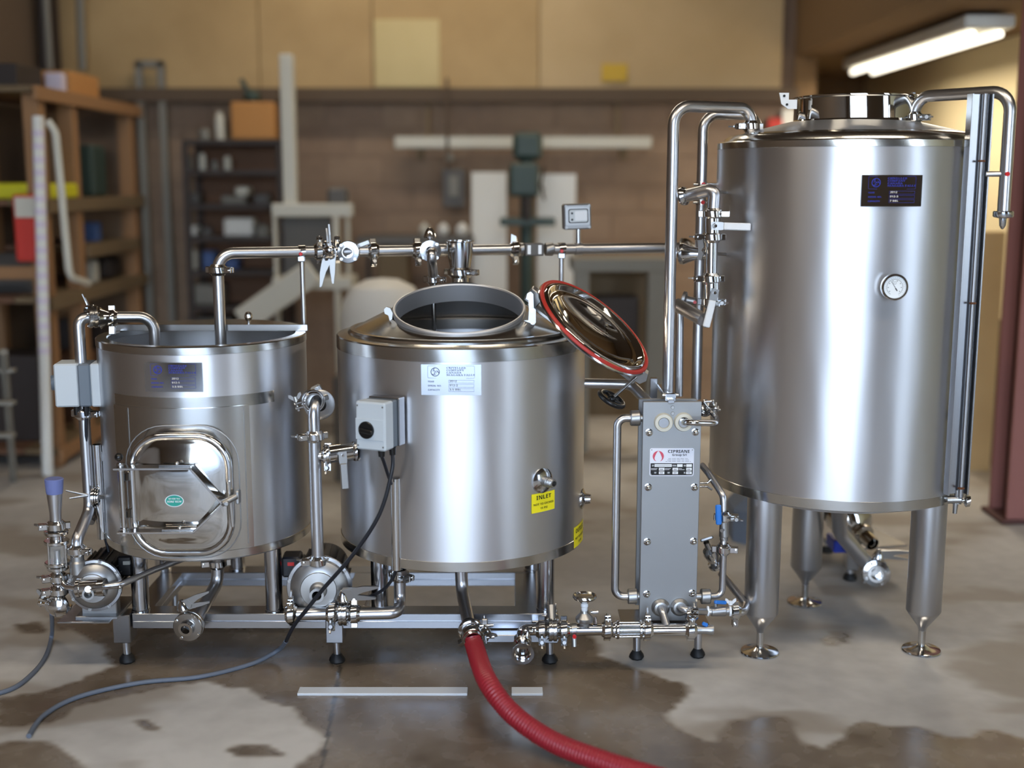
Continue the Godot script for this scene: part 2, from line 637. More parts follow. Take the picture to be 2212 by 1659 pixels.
	mat("bright_white", Color(0.88, 0.88, 0.86), 0.5)
	mat("grey_paint", Color(0.50, 0.49, 0.46), 0.6)
	mat("mid_grey", Color(0.35, 0.34, 0.33), 0.6)
	mat("machine_green", Color(0.20, 0.27, 0.25), 0.5)
	mat("cardboard", Color(0.74, 0.53, 0.31), 0.85)
	mat("pink_steel", Color(0.56, 0.36, 0.33), 0.65)
	mat("dark_red_steel", Color(0.33, 0.20, 0.18), 0.7)
	mat("sign_yellow", Color(0.80, 0.66, 0.20), 0.6)
	mat("tarp_yellow", Color(0.82, 0.80, 0.14), 0.6)
	mat("bag_red", Color(0.78, 0.22, 0.18), 0.6)
	mat("purple_white", Color(0.84, 0.80, 0.86), 0.5)
	mat("tin_blue", Color(0.28, 0.38, 0.58), 0.6)
	mat("lamp_body", Color(0.85, 0.85, 0.82), 0.5)
	m = mat("lamp_tube", Color(0.95, 0.95, 0.9), 0.5)
	m.emission_enabled = true
	m.emission = Color(1.0, 0.96, 0.88)
	m.emission_energy_multiplier = 3.0
	m = mat("asphalt", Color(0.66, 0.65, 0.62), 0.9)
	mat("galvanised", Color(0.62, 0.62, 0.63), 0.4, 1.0)
	mat("sock_grey", Color(0.36, 0.39, 0.44), 0.6)

func floor_material() -> StandardMaterial3D:       # dry concrete with the outlines of wet and stained patches
	var size := 1024
	var im := Image.create(size, size, false, Image.FORMAT_RGB8)
	var ro := Image.create(size, size, false, Image.FORMAT_RGB8)
	var n := FastNoiseLite.new()
	n.seed = 31
	n.frequency = 1.0
	n.fractal_octaves = 4
	var fine := FastNoiseLite.new()
	fine.seed = 32
	fine.frequency = 9.0
	fine.fractal_octaves = 3
	var wet := [
		spaced([120, 1330, 1240, 1345, 1300, 1420, 1470, 1470, 1480, 1505, 1440, 1545, 1530, 1590, 1560, 1700, 640, 1700, 690, 1600, 640, 1530, 540, 1490, 430, 1480, 300, 1490, 190, 1520, 110, 1560, 0, 1560, 0, 1508, 120, 1490, 250, 1440, 200, 1400]),
		spaced([1500, 1700, 1540, 1580, 1600, 1552, 1690, 1560, 1740, 1620, 1800, 1632, 1850, 1580, 1880, 1560, 1960, 1566, 2060, 1590, 2130, 1572, 2230, 1600, 2230, 1700]),
		spaced([-20, 1602, 90, 1606, 170, 1630, 215, 1700, -20, 1700]),
		spaced([1770, 1375, 1800, 1365, 1850, 1372, 1840, 1395, 1790, 1392]),
		spaced([40, 1350, 110, 1345, 120, 1362, 60, 1368]),
		spaced([300, 1555, 330, 1552, 345, 1575, 315, 1580]),
		spaced([480, 1620, 560, 1615, 600, 1635, 500, 1645])]
	var wide := Image.create(size, size, false, Image.FORMAT_L8)
	for j in size:
		for i in size:
			var x := -4.0 + 8.0 * (i + 0.5) / size
			var z := -10.0 + 8.0 * (j + 0.5) / size
			if z > -4.8:
				var q := to_pixel(Vector3(x + 0.06 * n.get_noise_2d(x * 2.5 + 9.0, z * 2.5), 0, z + 0.07 * n.get_noise_2d(x * 2.5, z * 2.5 + 5.0)))
				for w in wet:
					if Geometry2D.is_point_in_polygon(q, w):
						wide.set_pixel(i, j, Color.WHITE)
						break
	wide.resize(size / 3, size / 3, Image.INTERPOLATE_BILINEAR)      # a damp seam a finger wide round each wet patch
	wide.resize(size, size, Image.INTERPOLATE_CUBIC)
	for j in size:
		for i in size:
			var x := -4.0 + 8.0 * (i + 0.5) / size
			var z := -10.0 + 8.0 * (j + 0.5) / size
			var a := n.get_noise_2d(x, z)
			var b := fine.get_noise_2d(x, z)
			var c := Color(0.62, 0.605, 0.585).lerp(Color(0.75, 0.74, 0.72), clampf(0.5 + a * 0.9 + b * 0.25, 0, 1))
			var rough := 0.62 + 0.1 * a
			c = c.lerp(Color(0.50, 0.455, 0.40), 0.55 * smoothstep(0.12, 0.42, n.get_noise_2d(x * 0.8 + 40.0, z * 1.6)))
			if z > -4.8:
				var q := to_pixel(Vector3(x, 0, z))
				var damp := clampf(wide.get_pixel(i, j).r, 0, 1)
				c = c.lerp(Color(0.37, 0.325, 0.275).lerp(Color(0.49, 0.445, 0.39), clampf(0.5 + 0.9 * n.get_noise_2d(x * 2.0 + 3.0, z * 2.0) + b * 0.3, 0, 1)), damp)
				rough = lerpf(rough, 0.26 + 0.08 * b, damp)
				if absf(q.x - lerpf(735, 695, (q.y - 1440) / 219.0)) < 4.0 and q.y > 1435:
					c = c.darkened(0.35)
			im.set_pixel(i, j, c)
			ro.set_pixel(i, j, Color(rough, rough, rough))
	var m := mat("concrete", Color.WHITE, 1.0)
	m.albedo_texture = ImageTexture.create_from_image(im)
	m.roughness_texture = ImageTexture.create_from_image(ro)
	return m
# ---------------------------------------------------------------- the workshop
func slab(a: Vector3, b: Vector3) -> SurfaceTool:
	var s := begin()
	boxw(s, (a + b) / 2.0, (b - a).abs())
	return s

func build_room() -> void:
	# floor: one sheet with its own thickness, textured by place
	var s := begin()
	flat(s)
	for c in [[-4.0, -10.0, 4.0, -2.0, 0], [-4.0, -2.0, 4.0, 3.0, 1], [4.0, -10.0, 8.2, 3.0, 1], [-4.0, -11.0, 8.2, -10.0, 1]]:
		for k in [[0, 1], [2, 1], [2, 3], [0, 1], [2, 3], [0, 3]]:
			var p := Vector3(c[k[0]], 0, c[k[1]])
			s.set_uv(Vector2((p.x + 4.0) / 8.0, (p.z + 10.0) / 8.0))
			s.add_vertex(p)
	s.set_uv(Vector2.ZERO)
	boxw(s, Vector3(2.1, -0.1, -4.0), Vector3(12.2, 0.18, 14.0))
	structure("floor", s, floor_material(), "grey concrete workshop floor with dark wet patches", "floor")
	structure("driveway", slab(Vector3(-30, -0.3, 3.0), Vector3(40, -0.02, 40)), M.asphalt, "pale driveway outside the roller doors", "driveway")
	# back wall: concrete blocks, a dark ledge and wallboard above
	var wall := structure("wall_back", slab(Vector3(-3.3, 0, -8.8), Vector3(2.1, 4.2, -8.63)), M.mortar, "tan block wall with wallboard panels above a dark ledge", "wall")
	var kinds := []
	for v in 3:
		s = begin()
		boxw(s, Vector3.ZERO, Vector3(0.393, 0.190, 0.05), 0.003)
		kinds.append(done(s))
	for row in 11:
		var x := -3.1 + (0.2 if row % 2 else 0.0)
		while x < 1.95:
			put(wall, "block", kinds[0], [M.block, M.block_pale, M.block_dark][rng.randi() % 3], Transform3D(Basis(), Vector3(x, 0.1 + row * 0.196, -8.650)))
			x += 0.4
	s = slab(Vector3(-3.1, 2.13, -8.62), Vector3(1.95, 2.22, -8.47))
	part(wall, "ledge", s, M.ledge, "dark dusty ledge")
	var edges := [290.0, 560.0, 805.0, 1165.0, 1690.0]
	for k in 4:
		var a := P(edges[k], 100, 8.6)
		var b := P(edges[k + 1], 100, 8.6)
		var x0 := -3.1 if k == 0 else a.x
		s = begin()
		boxw(s, Vector3((x0 + b.x) / 2, 3.2, -8.60), Vector3(b.x - x0 - 0.006, 1.98, 0.03), 0.003)
		part(wall, "wallboard_panel", s, [M.wallboard, M.wallboard, M.wallboard, M.wallboard_pale][k])
	s = begin()
	var p0 := P(808, 42, 8.58)
	var p1 := P(950, 188, 8.58)
	boxw(s, (p0 + p1) / 2, Vector3(p1.x - p0.x, p0.y - p1.y, 0.02), 0.002)
	part(wall, "wallboard_patch", s, M.wallboard_patch, "paler square patch of wallboard")
	s = begin()
	p0 = P(1300, 138, 8.57)
	p1 = P(1355, 176, 8.57)
	boxw(s, (p0 + p1) / 2, Vector3(p1.x - p0.x, p0.y - p1.y, 0.012), 0.002)
	single("wall_sign", s, M.sign_yellow, "small plain yellow sign high on the wallboard above the drill press", "sign")
	# the other walls
	structure("wall_left", slab(Vector3(-3.35, 0, -8.8), Vector3(-3.15, 4.2, 2.7)), M.brown_wall, "dim brown side wall behind the timber rack", "wall")
	structure("wall_corridor", slab(Vector3(1.95, 0, -10.6), Vector3(2.1, 2.45, -8.6)), M.brown_board, "brown partition at the end of the block wall", "wall")
	structure("wall_corridor_end", slab(Vector3(1.95, 0, -10.75), Vector3(3.2, 2.6, -10.6)), M.brown_board, "brown end wall of the side bay", "wall")
	structure("wall_side_bay", slab(Vector3(3.0, 0, -10.75), Vector3(3.2, 2.6, -6.0)), M.cream_wall, "bright cream wall of the side bay", "wall")
	structure("ceiling_side_bay", slab(Vector3(1.95, 2.45, -10.75), Vector3(3.2, 2.6, -6.0)), M.brown_board, "low brown boarded ceiling of the side bay", "ceiling")
	structure("wall_loft", slab(Vector3(1.95, 2.6, -8.8), Vector3(2.05, 4.2, -6.0)), M.brown_board, "brown boarded side of the loft", "wall")
	structure("wall_loft_front", slab(Vector3(1.95, 2.6, -6.0), Vector3(3.0, 4.2, -5.9)), M.brown_board, "brown boarded front of the loft", "wall")
	structure("wall_right_bay", slab(Vector3(3.0, 0, -6.0), Vector3(8.2, 4.2, -5.9)), M.cream_wall, "cream wall beside the second roller door bay", "wall")
	structure("wall_right", slab(Vector3(8.0, 0, -6.0), Vector3(8.2, 4.2, 2.7)), M.cream_wall, "cream outer wall", "wall")
	structure("ceiling", slab(Vector3(-3.35, 4.2, -8.8), Vector3(8.2, 4.35, 2.7)), M.brown_wall, "dark brown workshop ceiling", "ceiling")
	# the street side with two open roller doors
	s = begin()
	for c in [[-3.35, 0.0, -2.2, 4.2], [-2.2, 3.6, 1.4, 4.2], [1.4, 0.0, 5.6, 4.2], [5.6, 3.6, 7.3, 4.2], [7.3, 0.0, 8.2, 4.2]]:
		boxw(s, Vector3((c[0] + c[2]) / 2, (c[1] + c[3]) / 2, 2.6), Vector3(c[2] - c[0], c[3] - c[1], 0.2))
	structure("wall_front", s, M.brown_wall, "street wall with two open roller door openings", "wall")
	# pink steel column
	var col := thing("steel_column", "pink painted steel column rising past the tall tank's overflow pipe", "column", G(2195, 1130))
	col.set_meta("kind", "structure")
	var q := G(2190, 1130)
	s = begin()
	boxw(s, Vector3(q.x + 0.03, 2.1, q.z), Vector3(0.14, 4.2, 0.02))
	boxw(s, Vector3(q.x + 0.03, 2.1, q.z - 0.2), Vector3(0.14, 4.2, 0.02))
	part(col, "flange", s, M.pink_steel)
	s = begin()
	boxw(s, Vector3(q.x + 0.03, 2.1, q.z - 0.1), Vector3(0.02, 4.2, 0.18))
	part(col, "web", s, M.dark_red_steel)
	s = begin()
	boxw(s, Vector3(q.x + 0.03, 0.012, q.z - 0.1), Vector3(0.2, 0.02, 0.26), 0.004)
	part(col, "base_plate", s, M.dark_red_steel)
	# lamps
	lamp(Vector3(2.42, 2.36, -7.5), 2.3, true, 4.0, "long fluorescent lamp under the brown ceiling of the side bay")
	lamp(Vector3(-1.5, 4.05, -2.0), 2.4, false, 6.0, "fluorescent lamp on the high ceiling over the floor before the mash tun")
	lamp(Vector3(1.5, 4.05, -2.0), 2.4, false, 6.0, "fluorescent lamp on the high ceiling over the floor before the tall tank")
	lamp(Vector3(-0.6, 4.05, -7.3), 2.4, false, 4.0, "fluorescent lamp on the high ceiling by the block wall")

func lamp(at: Vector3, length: float, along_z: bool, energy: float, label: String) -> void:
	var t := thing("fluorescent_lamp", label, "lamp", at, "fluorescent lamps")
	var sz := Vector3(0.26, 0.07, length) if along_z else Vector3(length, 0.07, 0.26)
	var s := begin()
	boxw(s, at + Vector3(0, 0.035, 0), sz, 0.012)
	part(t, "housing", s, M.lamp_body)
	for k in [-1, 1]:
		s = begin()
		var o := Vector3(0.07 * k, -0.025, 0) if along_z else Vector3(0, -0.025, 0.07 * k)
		var d := Vector3(0, 0, length * 0.48) if along_z else Vector3(length * 0.48, 0, 0)
		cyl(s, at + o - d, at + o + d, 0.019, -1, 14)
		part(t, "tube", s, M.lamp_tube, "glowing fluorescent tube")
	var l := AreaLight3D.new()
	l.name = "glow"
	add_child(l)
	l.name = numbered("lamp_glow")
	l.area_size = Vector2(0.2, length * 0.96) if along_z else Vector2(length * 0.96, 0.2)
	l.light_color = Color(1.0, 0.94, 0.85)
	l.light_energy = energy
	l.shadow_enabled = true
	l.area_range = 30.0
	l.position = at + Vector3(0, -0.06, 0)
	l.rotation = Vector3(-PI / 2, 0, 0)
# ---------------------------------------------------------------- tanks
const TUN := Vector3(-1.04, 0, -4.05)
const TUN_R := 0.342
const KET := Vector3(-0.172, 0, -4.1)
const KET_R := 0.42
const HOT := Vector3(1.15, 0, -4.2)
const HOT_R := 0.445

func round_at(c: Vector3, r: float, a: float, h: float) -> Vector3:       # a from +z to +x
	return Vector3(c.x + r * sin(a), h, c.z + r * cos(a))

func az(c: Vector3, r: float, h: float, px: float) -> float:              # where on the tank a pixel column falls
	var lo := -1.3
	var hi := 1.3
	for k in 40:
		var m := (lo + hi) / 2
		if to_pixel(round_at(c, r, m, h)).x < px:
			lo = m
		else:
			hi = m
	return lo

func hgt(c: Vector3, r: float, px: float, py: float) -> float:
	var a := az(c, r, 1.0, px)
	return P(px, py, -round_at(c, r, a, 0).z).y

func shell(s: SurfaceTool, c: Vector3, r: float, y0: float, y1: float, seed_: int, wave := 0.0006, n := 144, rows := 26) -> void:     # rolled sheet, very slightly wavy
	var nz := FastNoiseLite.new()
	nz.seed = seed_
	nz.frequency = 1.0
	nz.fractal_octaves = 2
	var grid := []
	var u := []
	var v := []
	for j in n + 1:
		u.append(TAU * j / n * r)
	for i in rows + 1:
		var h := lerpf(y0, y1, float(i) / rows)
		var ring := PackedVector3Array()
		for j in n + 1:
			var a := TAU * (j % n) / n
			var rr := r + wave * nz.get_noise_3d(cos(a) * 3.0, h * 1.3, sin(a) * 3.0) * 2.0
			ring.append(Vector3(c.x + rr * cos(a), h, c.z + rr * sin(a)))
		grid.append(ring)
		v.append(h)
	next_group(s)
	sheet(s, grid, u, v)
	flat(s)

func ringed(s: SurfaceTool, c: Vector3, pr: Array, n := 96) -> void:
	lathe(s, Transform3D(Basis(), Vector3(c.x, 0, c.z)), pr, n)

func name_plate(t: Node3D, c: Vector3, r: float, px0: float, px1: float, py0: float, py1: float, ink: Material, stamp: Material, stamps: Array) -> void:
	var mid := (px0 + px1) / 2
	var y1 := hgt(c, r, mid, py0)
	var y0 := hgt(c, r, mid, py1)
	var h := (y0 + y1) / 2
	var a0 := az(c, r, h, px0)
	var a1 := az(c, r, h, px1)
	var am := (a0 + a1) / 2           # the plate is flatter than the tank: bent to six times its radius
	var wide := 2.0 * r * sin((a1 - a0) / 2)
	c = c - Vector3(sin(am), 0, cos(am)) * (r * 5.0 - 0.0015)
	r *= 6.0
	a0 = am - wide / 2 / r
	a1 = am + wide / 2 / r
	var s := begin()
	patch(s, c, r + 0.002, a0, a1, y0, y1, 0.0018, 20)
	var pl := part(t, "name_plate", s, M.plate, "polished rectangular name plate")
	var w := (a1 - a0) * r
	var hh := y1 - y0
	var spot := func(x: float, y: float) -> Vector3: return round_at(c, r + 0.0043, a0 + (a1 - a0) * x, y0 + hh * y)
	var at := func(x0: float, y0_: float) -> Callable: return func(x: float, y: float) -> Vector3: return spot.call(x0 + x / w, y0_ + y / hh)
	s = begin()
	var lines := ["CRIVELLER", "COMPANY", "CANADA", "NIAGARA FALLS"]
	for k in 4:
		text_on(s, lines[k], hh * 0.058, at.call(0.42, 0.845 - 0.078 * k), "Droid Serif", 700, HORIZONTAL_ALIGNMENT_LEFT, 1.35)
	lines = ["YEAR", "SERIAL NO.", "CAPACITY"]
	for k in 3:
		text_on(s, lines[k], hh * 0.05, at.call(0.11, 0.40 - 0.137 * k), "Droid Sans", 600, HORIZONTAL_ALIGNMENT_LEFT, 1.2)
	# frame round the maker's name, three boxes, emblem
	var line := func(pts: Array, wide: float) -> void:
		for k in pts.size() - 1:
			var p: Vector2 = pts[k]
			var q: Vector2 = pts[k + 1]
			var d := Vector2((q.x - p.x) * w, (q.y - p.y) * hh).normalized() * wide / 2
			var n := Vector2(-d.y / w, d.x / hh)
			quad(s, spot.call(p.x + n.x, p.y + n.y), spot.call(q.x + n.x, q.y + n.y), spot.call(q.x - n.x, q.y - n.y), spot.call(p.x - n.x, p.y - n.y), round_at(Vector3.ZERO, 1, (a0 + a1) / 2, 0))
	var rr := []
	for k in rounded(0.78 * w, 0.40 * hh, 0.02 * w, 4):
		rr.append(Vector2(0.5 + k.x / w, 0.755 + k.y / hh))
	rr.append(rr[0])
	line.call(rr, 0.0007)
	for k in 3:
		var b := 0.395 - 0.137 * k
		line.call([Vector2(0.46, b), Vector2(0.88, b), Vector2(0.88, b + 0.095), Vector2(0.46, b + 0.095), Vector2(0.46, b)], 0.0006)
	var em := Vector2(0.235, 0.757)
	var er := 0.135 * hh
	var circ := []
	for k in 25:
		circ.append(em + Vector2(cos(TAU * k / 24) * er / w, sin(TAU * k / 24) * er / hh))
	line.call(circ, 0.0022)
	for arm in 3:
		var pts := []
		for k in 7:
			var f := k / 6.0
			var a := PI / 2 + TAU * arm / 3 + 0.75 * sin(f * PI) * (0.6 if f < 0.5 else 1.0)
			pts.append(em + Vector2(cos(a) * er * f / w, sin(a) * er * f / hh))
		line.call(pts, 0.0018)
		pts = []
		for k in 6:
			var a := PI / 2 + TAU * arm / 3 + 0.4 + 1.3 * k / 5.0
			pts.append(em + Vector2(cos(a) * er * (0.55 + 0.1 * sin(k)) / w, sin(a) * er * (0.55 + 0.1 * sin(k)) / hh))
		line.call(pts, 0.0012)
	part(pl, "lettering", s, ink)
	s = begin()
	for k in 3:
		text_on(s, stamps[k], hh * 0.06, at.call(0.47, 0.405 - 0.137 * k), "Droid Sans", 600, HORIZONTAL_ALIGNMENT_LEFT, 1.3)
	part(pl, "stamped_number", s, stamp)

func bar_leg(t: Node3D, x: float, z: float, y0: float, y1: float, r: float) -> void:
	var s := begin()
	cyl(s, Vector3(x, y0, z), Vector3(x, y1, z), r, -1, 28)
	var l := part(t, "leg", s, M.leg)
	s = begin()
	lathe(s, Transform3D(Basis(), Vector3(x, y0, z)), [Vector2(r, 0), Vector2(r + 0.003, 0.001), Vector2(r + 0.003, 0.004), Vector2(r, 0.006)], 28)
	part(l, "weld_bead", s, M.polished)

func build_tun() -> void:
	var c := TUN
	var r := TUN_R
	var t := thing("mash_tun", "low open-topped steel tank with a square manway door in its front", "tank", c)
	var s := begin()
	ringed(s, c, [Vector2(0, 0.395), Vector2(r - 0.03, 0.397), Vector2(r - 0.008, 0.402), Vector2(r, 0.41)])
	shell(s, c, r, 0.41, 1.066, 11)
	part(t, "shell", s, M.satin)
	s = begin()
	ringed(s, c, [Vector2(r, 1.066), Vector2(r + 0.0015, 1.067), Vector2(r + 0.0015, 1.089), Vector2(r - 0.002, 1.092), Vector2(r - 0.034, 1.092), Vector2(r - 0.037, 1.088), Vector2(r - 0.037, 1.07)])
	part(t, "rim", s, M.ground_steel)
	s = begin()
	ringed(s, c, [Vector2(r - 0.037, 1.07), Vector2(r - 0.037, 0.62), Vector2(r - 0.06, 0.60), Vector2(0, 0.60)])
	part(t, "inner_wall", s, M.dull_steel)
	s = begin()
	ringed(s, c, [Vector2(r + 0.0005, 0.407), Vector2(r + 0.0015, 0.408), Vector2(r + 0.0015, 0.433), Vector2(r, 0.434)])
	part(t, "lower_band", s, M.ground_steel)
	var a0 := az(c, r, 0.9, 250)
	var a1 := az(c, r, 0.9, 592)
	s = begin()
	patch(s, c, r, a0, a1, 0.897, 0.934, 0.0015, 30)
	part(t, "belt", s, M.ground_steel, "ground steel belt across the front")
	# insert panel round the manway, with its weld lines
	a0 = az(c, r, 0.7, 257)
	a1 = az(c, r, 0.7, 541)
	s = begin()
	patch(s, c, r, a0, a1, 0.436, 0.9, 0.007, 30)
	var panel := part(t, "insert_panel", s, M.ground_steel, "raised insert panel round the manway")
	for k in [[285.0, 287.0], [528.0, 530.0]]:
		s = begin()
		patch(s, c, r + 0.007, az(c, r, 0.7, k[0]), az(c, r, 0.7, k[1]), 0.45, 0.895, 0.0012, 2)
		part(panel, "weld_seam", s, M.cast)
	name_plate(t, c, r, 316, 440, 783, 846, M.blue_ink, M.pale_ink, ["2012", "912-1", "3.5 BBL"])
	# manway: neck, door, clamping yoke
	var am := az(c, r, 0.65, 398)
	var hm := hgt(c, r, 398, 1062)
	var fx := Transform3D(Basis(Vector3(cos(am), 0, -sin(am)), Vector3.UP, Vector3(sin(am), 0, cos(am))), round_at(c, r, am, hm))
	var w := 0.300
	var h := 0.372
	var ring := func(ww: float, hh: float, rr: float, z: float) -> PackedVector3Array:
		var out := PackedVector3Array()
		for p in rounded(ww, hh, rr, 8):
			out.append(fx * Vector3(p.x, p.y, z))
		out.append(out[0])
		out.append(out[1])
		return out
	s = begin()
	next_group(s)
	sheet(s, [ring.call(w - 0.004, h - 0.004, 0.1, 0.030), ring.call(w, h, 0.1, -0.03)])
	flat(s)
	part(t, "manway_neck", s, M.ground_steel)
	s = begin()
	tube(s, ring.call(w + 0.05, h + 0.055, 0.12, 0.0075), 0.0022, 6, PackedFloat32Array(), false)
	part(t, "weld_seam", s, M.cast)
	s = begin()
	tube(s, ring.call(w, h, 0.1, 0.036), 0.0125, 14, PackedFloat32Array(), false)
	var door := part(t, "manway_door", s, M.polished, "mirror-polished rounded square door")
	s = begin()
	var rows := []
	for i in 25:
		var row := PackedVector3Array()
		var f := i / 24.0
		for p in rounded((w - 0.01) * f + 0.0001, (h - 0.01) * f + 0.0001, 0.095 * f + 0.00005, 8):
			row.append(fx * Vector3(p.x, p.y, 0.036 + 0.020 * (1.0 - f * f * f) + 0.004 * smoothstep(0.86, 1.0, f)))
		row.append(row[0])
		rows.append(row)
	next_group(s)
	sheet(s, rows)
	flat(s)
	part(door, "door_skin", s, M.mirror)
	var yoke := func(s: SurfaceTool, pts: Array, z0: float, z1: float, thick: float) -> void:
		for k in pts.size() - 1:
			var p: Vector2 = pts[k]
			var q: Vector2 = pts[k + 1]
			var d := q - p
			var x := Transform3D(Basis(Vector3(d.x, d.y, 0).normalized(), Vector3(-d.y, d.x, 0).normalized(), Vector3(0, 0, 1)), Vector3((p.x + q.x) / 2, (p.y + q.y) / 2, (z0 + z1) / 2))
			box(s, fx * x, Vector3(d.length() + thick, thick, z1 - z0), 0.001)
	s = begin()
	yoke.call(s, [Vector2(-0.185, 0.098), Vector2(0.045, 0.098), Vector2(0.135, -0.010)], 0.058, 0.104, 0.007)
	part(t, "clamp_arm", s, M.polished)
	s = begin()
	yoke.call(s, [Vector2(-0.185, -0.105), Vector2(0.045, -0.105), Vector2(0.135, -0.020)], 0.058, 0.100, 0.006)
	part(t, "clamp_arm", s, M.polished)
	s = begin()
	cyl(s, fx * Vector3(-0.172, -0.112, 0.076), fx * Vector3(-0.172, 0.112, 0.076), 0.0075, -1, 14)
	for y in [0.108, 0.09, -0.098, -0.114]:
		cyl(s, fx * Vector3(-0.172, y - 0.003, 0.076), fx * Vector3(-0.172, y + 0.003, 0.076), 0.013, -1, 14)
	for y in [0.06, -0.06]:
		box(s, fx * Transform3D(Basis(), Vector3(-0.172, y, 0.035)), Vector3(0.012, 0.03, 0.075), 0.002)
	part(t, "hinge_rod", s, M.polished)
	s = begin()
	ball(s, fx * Vector3(-0.176, 0.130, 0.076), 0.013, 16)
	part(t, "ball_knob", s, M.black_plastic, "black ball knob")
	for y in [0.104, -0.1]:
		s = begin()
		ball(s, fx * Vector3(0.0, y + 0.004, 0.078), 0.007, 10)
		box(s, fx * Transform3D(Basis(), Vector3(0, y, 0.076)), Vector3(0.11, 0.004, 0.016), 0.001)
		part(t, "pivot_pin", s, M.polished)
	s = begin()
	cyl(s, fx * Vector3(0.150, 0.045, 0.05), fx * Vector3(0.157, -0.10, 0.05), 0.006, -1, 12)
	part(t, "latch_rod", s, M.polished)
	s = begin()
	cyl(s, fx * Vector3(0.135, -0.016, 0.092), fx * Vector3(0.175, 0.0, 0.06), 0.010, -1, 12, 0.002)
	cyl(s, fx * Vector3(0.150, -0.014, 0.02), fx * Vector3(0.150, -0.014, 0.10), 0.008, -1, 12, 0.002)
	box(s, fx * Transform3D(Basis(), Vector3(0.178, -0.004, 0.05)), Vector3(0.012, 0.042, 0.03), 0.003)
	part(t, "latch_nut", s, M.cast)
	# round sticker on the door
	s = begin()
	var zs := 0.0580
	var oval := func(sx: float, sy: float, z: float) -> PackedVector2Array:
		var out := PackedVector2Array()
		for k in 28:
			out.append(Vector2(cos(TAU * k / 28) * sx, sin(TAU * k / 28) * sy))
		return out
	prism(s, fx * Transform3D(Basis(), Vector3(-0.018, -0.014, zs)), oval.call(0.029, 0.0195, 0), 0.0008)
	var st := part(door, "sticker", s, M.white_print, "green oval sticker")
	s = begin()
	prism(s, fx * Transform3D(Basis(), Vector3(-0.018, -0.014, zs + 0.0004)), oval.call(0.0265, 0.0175, 0), 0.0008)
	part(st, "sticker_field", s, M.green_sticker)
	s = begin()
	for k in [["ACOL INOX", 0.001, 0.006], ["FUL REV-UR", 0.009, 0.0045]]:
		text_on(s, k[0], k[2], func(x: float, y: float) -> Vector3: return fx * Vector3(-0.018 - x, -0.013 - y + k[1] + 0.001, zs + 0.0012), "Droid Sans", 700, HORIZONTAL_ALIGNMENT_CENTER)
	part(st, "sticker_lettering", s, M.white_print)
	# half lid with its front bar and knob
	var zc := -4.125
	s = begin()
	var poly := PackedVector2Array()
	var half := sqrt((r + 0.004) * (r + 0.004) - (zc - c.z) * (zc - c.z))
	var aa := atan2(half, -(c.z - zc))
	for k in 41:
		var a := lerpf(aa, TAU - aa, k / 40.0)
		poly.append(Vector2(c.x + (r + 0.004) * sin(a), c.z + (r + 0.004) * cos(a)))
	prism(s, Transform3D(Basis(Vector3(1, 0, 0), Vector3(0, 0, 1), Vector3(0, 1, 0)), Vector3(0, 1.099, 0)), poly, 0.006)
	var lid := part(t, "half_lid", s, M.ground_steel, "flat half lid over the rear of the tank")
	s = begin()
	boxw(s, Vector3(c.x, 1.103, zc), Vector3(half * 2 + 0.006, 0.022, 0.008), 0.001)
	part(lid, "front_bar", s, M.frame)
	var kp := P(537, 694, 4.24)
	s = begin()
	lathe(s, Transform3D(Basis(), Vector3(kp.x, 1.1, kp.z)), [Vector2(0.006, 0), Vector2(0.006, 0.012), Vector2(0.010, 0.016), Vector2(0.0145, 0.026), Vector2(0.0135, 0.036), Vector2(0.008, 0.044), Vector2(0, 0.046)], 16)
	part(lid, "lid_knob", s, M.polished)
	for k in [[303.0, -3.89], [592.0, -3.89], [352.0, -4.33], [512.0, -4.33]]:
		bar_leg(t, P(k[0], 1280 if k[1] > -4.0 else 1215, -k[1]).x, k[1], 0.178, 0.402, 0.0285)

